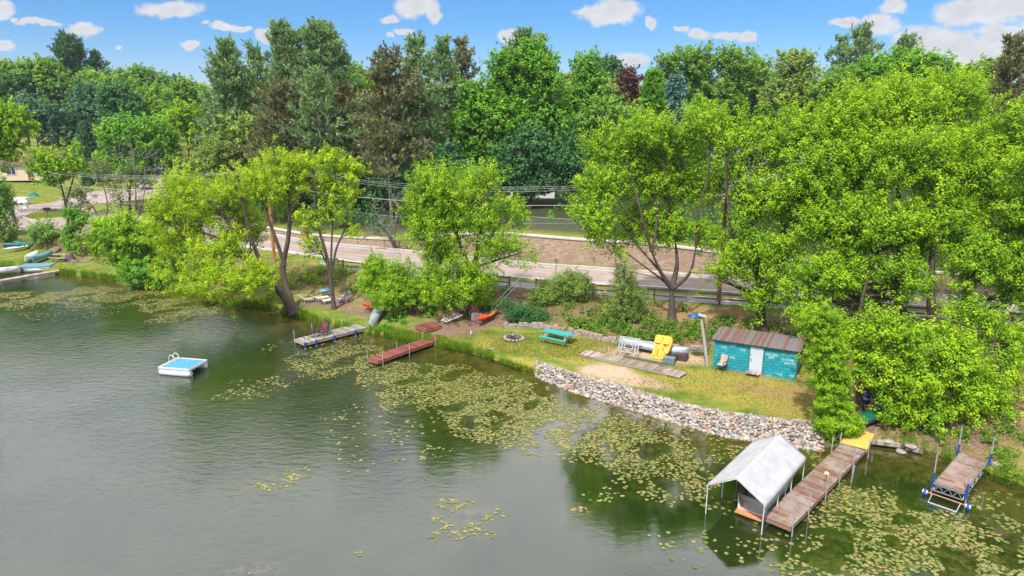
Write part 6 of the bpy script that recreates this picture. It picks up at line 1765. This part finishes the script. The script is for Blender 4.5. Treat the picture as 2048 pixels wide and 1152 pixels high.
for i, (px, py, lb) in enumerate(((1733, 806, 'blue and white barrel behind the dark green canoe'), (1712, 812, 'thin blue post left of the barrel under the maple'))):
    q = hit(px, py); o = thing('barrel' if i == 0 else 'post_stub', lb, 'barrel' if i == 0 else 'post', tuple(q))
    if i == 0: MB().lathe([(0, 0), (.16, 0), (.19, .2), (.19, .45), (.16, .62), (0, .62)], n=14).build('drum', BLUEP, o); MB().lathe([(.17, .24), (.195, .26), (.195, .36), (.17, .38)], n=14).build('band', WHITEP, o)
    else: MB().tube([(0, 0, -.1), (0, 0, .8)], .035, 7).build('shaft', GALV, o)

# ------------------------------------------------------------------ handrail by the steep path
hp = [hit(x, y) for x, y in ((985, 634), (1003, 614), (1020, 596), (1040, 577))]
hr = thing('handrail', 'pale two-pipe handrail along the left side of the steep path', 'handrail', tuple(hp[0])); o_ = hp[0]
for p in hp: MB().tube([p - o_ + Vector((0, 0, -.1)), p - o_ + Vector((0, 0, .95))], .03, 7).build('post', GALV, hr)
for z in (.5, .93): MB().tube([p - o_ + Vector((0, 0, z)) for p in hp], .028, 7).build('rail', GALV, hr)
for i, t in enumerate(np.linspace(0, 1, 9)):
    q = hit(1004 + 48 * t, 634 - 52 * t); s_ = tag(MB().box((0, 0, 0), (.8, .12, .1), Matrix.Rotation(-.25, 3, 'Z')).build('path_step', BRFR), 'worn timber step of the steep path beside the handrail', 'step', 'timber steps of the steep path'); s_.location = q + Vector((0, 0, .04))

# ------------------------------------------------------------------ loungers and chairs on the terrace by the ivy-clad trunk
LNG = paint('bleached_wood', (.42, .38, .36), .75, .25)


def lounger(label, q, yaw, m=LNG, back=.7):
    r = thing('sun_lounger', label, 'sun lounger', tuple(q), yaw)
    mb = MB()
    for i in range(9): mb.box((-.5 + i * .13, 0, .32), (.11, .58, .025))
    mb.build('seat', m, r); mb = MB(); T = Matrix.Rotation(-back, 3, 'Y')
    for i in range(5): mb.box(Vector((.6, 0, .32)) + T @ Vector((.07 + i * .13, 0, 0)), (.11, .58, .025), T)
    mb.build('backrest', m, r)
    for sx_ in (-.5, .5):
        for sy_ in (-.26, .26): MB().box((sx_, sy_, .15), (.06, .05, .32)).build('leg', m, r)
    return r


def adirondack(label, q, yaw, m):
    r = thing('adirondack_chair', label, 'chair', tuple(q), yaw)
    T = Matrix.Rotation(.2, 3, 'Y'); mb = MB()
    for i in range(5): mb.box((-.2 + i * .11, 0, .36 + i * .012), (.1, .52, .02))
    mb.build('seat', m, r); mb = MB(); B2_ = Matrix.Rotation(-.4, 3, 'Y')
    for i in range(5): mb.box(Vector((-.28, -.22 + i * .11, .35)) + B2_ @ Vector((0, 0, .36 - .03 * abs(i - 2))), (.02, .1, .72 - .06 * abs(i - 2)), B2_)
    mb.build('backrest', m, r)
    for s_ in (-1, 1):
        MB().box((-.05, s_ * .32, .58), (.7, .12, .025)).build('armrest', m, r); MB().box((.24, s_ * .29, .29), (.08, .04, .58)).build('leg', m, r); MB().box((-.3, s_ * .29, .27), (.08, .04, .56)).build('leg', m, r)
    return r


lounger('bleached wooden lounger farthest left beneath the leaning maple', hit(622, 604), R(190))
lounger('lounger with blue towel between the ivy-clad trunk and the leftmost lounger', hit(646, 601), R(215), paint('pale_lounger', (.55, .55, .56), .7), .6)
lounger('pale lounger just left of the ivy-clad trunk', hit(658, 606), R(215), paint('pale_lounger', None))
adirondack('grey adirondack chair just right of the ivy-clad trunk', hit(680, 606), R(-150), LNG)
adirondack('grey adirondack chair farthest right on the terrace', hit(692, 605), R(-120), LNG)
q = hit(650, 592); u = thing('patio_table', 'low round blue-topped table behind the loungers', 'table', tuple(q))
MB().lathe([(0, .6), (.5, .6), (.5, .56), (0, .56)], n=18).build('tabletop', paint('pale_blue', (.12, .35, .55), .4), u)
for a in (0, 2.1, 4.2): MB().tube([(.38 * math.cos(a), .38 * math.sin(a), 0), (.15 * math.cos(a), .15 * math.sin(a), .57)], .02, 6).build('leg', BLACKP, u)
adirondack('white adirondack chair on the left lawn', hit(228, 531), R(-60), WHITEP)
adirondack('white chair half hidden behind the other white one on the left lawn', hit(222, 526), R(-20), WHITEP)
adirondack('teal adirondack chair against the dark shore bush', hit(248, 535), R(-80), TEAL)
adirondack('faded red chair at the foot of the lime maple trunk', hit(948, 637), R(-100), paint('faded_red_chair', (.45, .10, .10), .6))
crate('pale grey slatted box at the foot of the lime maple beside the orange kayak', hit(954, 642), R(-10), (.85, .4, .62), paint('grey_box', (.34, .36, .36), .6), 'storage_box')
q = hit(789, 607); pt_ = thing('clay_pot', 'terracotta pot under the low bright maple', 'pot', tuple(q)); MB().lathe([(0, 0), (.16, 0), (.26, .4), (.28, .5), (.24, .5), (.2, .4)], n=16).build('pot_body', paint('terracotta', (.42, .13, .05), .8), pt_)
MB().tube([(.27 * math.cos(a), .27 * math.sin(a), .5) for a in np.linspace(0, 6.283, 17)], .025, 6, cap=False).build('rim', paint('terracotta', None), pt_)
c_, yw, L_, pt = two((332, 551), (345, 552), .05, .05)
tb_ = canoe('kayak', 'blue tub-like boat on the shore under the leaning maple', c_, yw, 1.6, .8, .35, paint('sky_blue', (.03, .25, .62), .4))
tb_['category'] = 'boat'
q = hit(942, 672); bp2 = thing('white_bottle', 'small white bollard on the lawn near the red dock', 'bollard', tuple(q)); bp2.name = 'garden_stake'
MB().lathe([(0, 0), (.06, 0), (.05, .3), (.02, .42), (0, .43)], n=10).build('stake_body', WHITEP, bp2)
q = hit(981, 700); o = MB().box((0, 0, 0), (.55, .32, .12), Matrix.Rotation(.4, 3, 'Z')).build('stone_block', mat('edge_tan', None)); o.location = q + Vector((0, 0, .05)); tag(o, 'reddish stone block in the grassy edge by the water', 'stone')

# ------------------------------------------------------------------ left dock, blue float, stairs
A = P(-70, 573, .4); B_ = P(118, 540, .45)
dock('long narrow plank dock at the left edge below the blue float', A, B_, .85, .42, LW, GREYFR, [(3.0, -1, .15, 0), (8.0, -1, .15, 0)])
q = P(75, 541, 0); fl = thing('pontoon_float', 'blue-topped pontoon float moored behind the narrow plank dock', 'float', (q.x, q.y, 0), R(12))
MB().box((0, 0, .62), (3.3, 2.0, .1)).build('platform', mat('blue_deck', lambda b: principled(b, b.ramp(b.noise(objco(b), 3, 4, .7), [(.3, (.05, .16, .20)), (.7, (.14, .30, .34))]), .7)), fl)
for s_ in (-1, 1): MB().tube([(-1.6, s_ * .75, .2), (-1.45, s_ * .75, .2), (1.45, s_ * .75, .2), (1.6, s_ * .75, .2)], [.08, .25, .25, .08], 14).build('pontoon', ALU, fl)
MB().box((0, .95, .5), (3.3, .06, .14)).box((0, -.95, .5), (3.3, .06, .14)).box((1.65, 0, .5), (.06, 1.84, .14)).box((-1.65, 0, .5), (.06, 1.84, .14)).build('rim', paint('pale_rim', (.45, .5, .52), .5), fl)
a = hit(92, 513); b = hit(116, 497); st = thing('stairs', 'wooden steps climbing the left lawn from the picnic table', 'stairs', tuple(a)); d = b - a
for i in range(8): MB().box(d * (i / 7) + Vector((0, 0, .1)), (.9, .25, .14), Matrix.Rotation(math.atan2(d.y, d.x) + 1.57, 3, 'Z')).build('tread', OLDW, st)
MB().beam((-.5, 0, .1), d + Vector((-.5, 0, .12)), .06, .16).beam((.5, 0, .1), d + Vector((.5, 0, .12)), .06, .16).build('stringer', BRFR, st)
q = hit(165, 521); pb2 = thing('planting_bed', 'low wooden planting bed right of the weathered picnic table', 'planter', tuple(q), .2)
MB().box((0, .6, .1), (1.9, .1, .2)).box((0, -.6, .1), (1.9, .1, .2)).box((.95, 0, .1), (.1, 1.1, .2)).box((-.95, 0, .1), (.1, 1.1, .2)).build('frame', OLDW, pb2); MB().box((0, 0, .08), (1.8, 1.1, .1)).build('soil_fill', paint('dark_soil', (.12, .06, .045), .95, .4), pb2)
q0, q1 = P(196, 555, .06), P(222, 547, .12); d = q1 - q0
for k in range(2):
    o = thing('driftwood_log', ('dark log' if k == 0 else 'second dark log, farther right,') + ' lying in the shallows of the left shore', 'log', tuple(q0 + Vector((k * .9, 0, 0)))); MB().tube([(0, 0, 0), d * .5, d], [.09, .1, .06], 8).build('log', BARK, o)
# street sign, mailbox, hydrant-like items
q = P(74, 425, RZ + .1); sg = thing('street_sign', 'green street-name sign on a post on the grass island', 'street sign', tuple(q))
MB().tube([(0, 0, 0), (0, 0, 2.9)], .04, 7).build('post', GALV, sg); MB().box((0, 0, 2.75), (1.5, .04, .38)).build('sign_plate', paint('sign_green', (.01, .38, .25), .4, .05), sg); MB().box((0, 0, 3.02), (.05, 1.1, .2)).build('sign_plate', paint('sign_green', None), sg)
q = P(96, 433, RZ + .1); mbx = thing('mailbox', 'black mailbox on a post on the grass island', 'mailbox', tuple(q)); MB().tube([(0, 0, 0), (0, 0, 1)], .05, 6).build('post', FENCEW, mbx); MB().box((0, 0, 1.15), (.9, .35, .4)).build('box', BLACKP, mbx)
q = P(1112, 549, RZ); ps = thing('sign_post', 'thin dark sign post at the kerb of the road', 'sign post', tuple(q)); MB().tube([(0, 0, 0), (0, 0, 1.5)], .04, 6).build('post', STEEL, ps); MB().box((.0, .03, 1.35), (.25, .03, .3)).build('sign_plate', STEEL, ps)
for i, (px, py, Y_, lb) in enumerate(((45, 372, 112, 'white cylinder garden ornament on the lawn below the cream house'), (36, 350, 118, 'white parked trailer beside the cream house'))):
    x = PD(px, py, Y_).x; o = thing('garden_ornament' if i == 0 else 'trailer', lb, 'ornament' if i == 0 else 'trailer', (x, Y_, gz(x, Y_, 4)))
    if i == 0: MB().lathe([(0, 0), (.45, 0), (.4, .2), (.3, .9), (.45, 1.0), (.35, 1.4), (0, 1.5)], n=14).build('ornament_body', WHITEP, o)
    else:
        MB().box((0, 0, .8), (2.0, 1.3, .9)).build('body', WHITEP, o)
        for s_ in (-.8, .8): MB().tube([(s_, -.95, .35), (s_, -.75, .35)], .35, 14).build('wheel', BLACKP, o)

# low stone wall on the left lawn by the house
a = PD(35, 385, 108); 
lw = thing('garden_wall', 'low pale stone garden wall on the lawn below the cream house', 'garden wall', (a.x, 108, gz(a.x, 108, 3)), .05)
for i in range(12): MB().box((i * .62, rng.uniform(-.03, .03), .3), (.6, .45, .6 + rng.uniform(-.06, .06)), None, .95).build('wall_stone', mat('edge_stone', None), lw)

# ------------------------------------------------------------------ field-stone riprap
def stone_f(b):
    oi = b.new('ShaderNodeObjectInfo'); a = b.new('ShaderNodeAttribute', _attribute_name='tint')
    v = b.math('FRACT', b.math('ADD', oi.outputs['Random'], a.outputs['Fac']))
    c = b.ramp(v, [(0, (.24, .225, .21)), (.15, (.40, .355, .31)), (.3, (.50, .45, .39)), (.45, (.29, .30, .315)), (.55, (.44, .35, .28)), (.68, (.38, .35, .33)), (.80, (.36, .23, .18)), (.88, (.54, .50, .45)), (1.0, (.26, .23, .20))], 'CONSTANT')
    n = b.noise(objco(b), 7, 5, .7); c = b.mix(.8, c, b.ramp(n, [(.3, (.42, .40, .385)), (.6, (.80, .78, .76))]), 'MULTIPLY')
    return principled(b, c, .8, n, .35, .02, 0, .3)


STONE = mat('field_stone', stone_f)
stones = []; taken = {}
for tries in range(42000):
    x = rng.uniform(1073, 1648); t = rng.uniform(-.18, 1.12) if rng.uniform() < .8 else rng.uniform(-.3, .1)
    r = rng.choice([.10, .125, .15, .18, .22], p=[.50, .25, .14, .07, .04]) * (1.12 if t < .25 else .95)
    ys, yl = float(pl(x, SHORE)), float(pl(x, SHORE) - pl(x, LIPK))
    h = hit(x, ys + (yl - ys) * t)
    key = (int(h.x / .5), int(h.y / .5)); ok = True
    for dx in (-1, 0, 1):
        for dy in (-1, 0, 1):
            for (a_, b_, rr_) in taken.get((key[0] + dx, key[1] + dy), ()):
                if (a_ - h.x) ** 2 + (b_ - h.y) ** 2 < (.68 * (r + rr_)) ** 2: ok = False; break
            if not ok: break
        if not ok: break
    if not ok: continue
    taken.setdefault(key, []).append((h.x, h.y, r)); stones.append((h.x, h.y, max(h.z, -.02) + r * .28 + (rng.uniform(0, .06) if .2 < t < .95 else 0), r))
variants = [rock_mesh(1.0, 100 + i, .72, 3) for i in range(7)]
stones.sort(key=lambda s_: -s_[3] / (s_[0] ** 2 + s_[1] ** 2 + 280) ** .5)
vm = []
for V, F in variants:
    me = bpy.data.meshes.new('riprap_stone'); me.from_pydata([tuple(v) for v in V], [], F); me.materials.append(STONE); me.polygons.foreach_set('use_smooth', [True] * len(F)); vm.append(me)
big_, small_ = stones[:300], stones[300:]
for i, (x, y, z, r) in enumerate(big_):
    o = bpy.data.objects.new('riprap_stone', vm[i % 7]); COL.objects.link(o); o.location = (x, y, z); o.scale = (r * rng.uniform(.9, 1.2), r * rng.uniform(.85, 1.1), r); o.rotation_euler = (rng.uniform(-.3, .3), rng.uniform(-.3, .3), rng.uniform(0, 6.28))
    tag(o, 'rounded field stone of the riprap bank between lawn and lake', 'stone', 'field stones of the riprap bank')
VV = []; FF = []; TT = []; off_ = 0
V2 = [rock_mesh(1.0, 100 + i, .72, 2) for i in range(7)]
for i, (x, y, z, r) in enumerate(small_):
    V, F = V2[i % 7]; M_ = Matrix.Rotation(rng.uniform(0, 6.28), 3, 'Z') @ Matrix.Rotation(rng.uniform(-.3, .3), 3, 'X'); VA = np.array([M_ @ v for v in V]) * r + np.array([x, y, z])
    VV.append(VA); FF.append(np.array(F) + off_); off_ += len(V); TT.append(np.full(len(V), rng.uniform()))
if small_: tag(np_mesh('riprap_stones', np.concatenate(VV), np.concatenate(FF), STONE, np.concatenate(TT), smooth=True), 'smaller stones filling the riprap bank', None, None, 'stuff')

# ------------------------------------------------------------------ lily pads
def pad_mesh(seed, n=11):
    rg = np.random.default_rng(seed); nt_ = rg.uniform(0, 6.28); vs = [(0, 0, 0.0)]
    for k in range(n):
        a = nt_ + .22 + (6.283 - .44) * k / (n - 1); q = 1 + rg.uniform(-.07, .07); vs.append((q * math.cos(a), q * math.sin(a), rg.uniform(0, .05)))
    return np.array(vs), np.array([(0, i, i + 1) for i in range(1, n)])


def pad_f(b):
    oi = b.new('ShaderNodeObjectInfo'); a = b.new('ShaderNodeAttribute', _attribute_name='tint')
    v = b.math('FRACT', b.math('ADD', oi.outputs['Random'], a.outputs['Fac']))
    c = b.ramp(v, [(0, (.075, .12, .02)), (.25, (.13, .165, .03)), (.55, (.20, .205, .055)), (.8, (.26, .225, .085)), (.93, (.22, .14, .06)), (1, (.08, .15, .025))])
    n = b.noise(geopos(b), 9, 4, .7); c = b.mix(.6, c, b.ramp(n, [(.3, (.7, .7, .65)), (.65, (1.15, 1.1, 1.05))]), 'MULTIPLY')
    return principled(b, c, .38, n, .2, .01, 0, .5)


PADM = mat('lily_pad', pad_f)
pads = []
grid_ = {}
for (px, py, rx, ry, dn) in PADS:
    c = P(px, py, 0); wx_ = (P(px + rx, py, 0) - c).length; wy_ = (P(px, py - ry, 0) - c).length
    n = int(dn * 85 * wx_ * wy_ * 3.14)
    for _ in range(n):
        a = rng.uniform(0, 6.28); q = math.sqrt(rng.uniform()) * (1 + .25 * math.sin(3 * a + px)); x = c.x + wx_ * q * math.cos(a); y = c.y + wy_ * q * math.sin(a); r = rng.uniform(.045, .115)
        if vnoise(np.array([x]), np.array([y]), 1.6, 5)[0] < -.26: continue
        key = (int(x / .35), int(y / .35)); ok = True
        for dx in (-1, 0, 1):
            for dy in (-1, 0, 1):
                for a_, b_, rr_ in grid_.get((key[0] + dx, key[1] + dy), ()):
                    if (a_ - x) ** 2 + (b_ - y) ** 2 < (.66 * (r + rr_)) ** 2: ok = False
        if ok: grid_.setdefault(key, []).append((x, y, r)); pads.append((x, y, r))
px_ = np.array(pads); keep = inlake(px_[:, 0], px_[:, 1] + .15); px_ = px_[keep]
px_ = px_[np.argsort(-px_[:, 2] / (px_[:, 0] ** 2 + px_[:, 1] ** 2 + 289))]
pv = [pad_mesh(i) for i in range(6)]; pm = []
for V, F in pv:
    me = bpy.data.meshes.new('lily_pad'); me.from_pydata(V.tolist(), [], F.tolist()); me.materials.append(PADM); pm.append(me)
inframe = []
for x, y, r in px_:
    zc = y * math.cos(PITCH) + CAMH * math.sin(PITCH); u = x / zc * FOC; v = (CAMH * math.cos(PITCH) - y * math.sin(PITCH)) / zc * FOC
    inframe.append(abs(u) < 1024 and abs(v) < 576)
inframe = np.array(inframe); first = np.where(inframe)[0][:300]; rest = np.setdiff1d(np.arange(len(px_)), first)
for i in first:
    x, y, r = px_[i]; o = bpy.data.objects.new('lily_pad', pm[i % 6]); COL.objects.link(o); o.location = (x, y, .012); o.scale = (r, r * rng.uniform(.85, 1), r); o.rotation_euler = (0, 0, rng.uniform(0, 6.28))
    tag(o, 'round yellow-green lily pad floating on the lake near the docks', 'lily pad', 'lily pads floating on the lake')
VV = []; FF = []; TT = []; off_ = 0
for i in rest:
    x, y, r = px_[i]; V, F = pv[i % 6]; a = rng.uniform(0, 6.28); ca, sa = math.cos(a) * r, math.sin(a) * r
    VV.append(np.stack([V[:, 0] * ca - V[:, 1] * sa + x, V[:, 0] * sa + V[:, 1] * ca + y, V[:, 2] * r + .012], 1)); FF.append(F + off_); off_ += len(V); TT.append(np.full(len(V), rng.uniform()))
tag(np_mesh('lily_pads', np.concatenate(VV), np.concatenate(FF), PADM, np.concatenate(TT)), 'drifts of smaller and farther lily pads', None, None, 'stuff')
print('stones', len(stones), 'pads', len(px_))

# ------------------------------------------------------------------ haze
hz = bpy.data.meshes.new('haze'); 
hb = MB().box((0, 900, 28), (3400, 2400, 64)); hm = bpy.data.materials.new('haze_air'); hm.use_nodes = True
nt = hm.node_tree; nt.nodes.clear(); mo = nt.nodes.new('ShaderNodeOutputMaterial'); pv_ = nt.nodes.new('ShaderNodeVolumePrincipled')
pv_.inputs['Color'].default_value = (.80, .90, 1.0, 1); pv_.inputs['Density'].default_value = .00015; pv_.inputs['Anisotropy'].default_value = .2
nt.links.new(pv_.outputs[0], mo.inputs['Volume'])
ho = hb.build('haze', hm); tag(ho, 'thin summer haze', None, None, 'stuff')
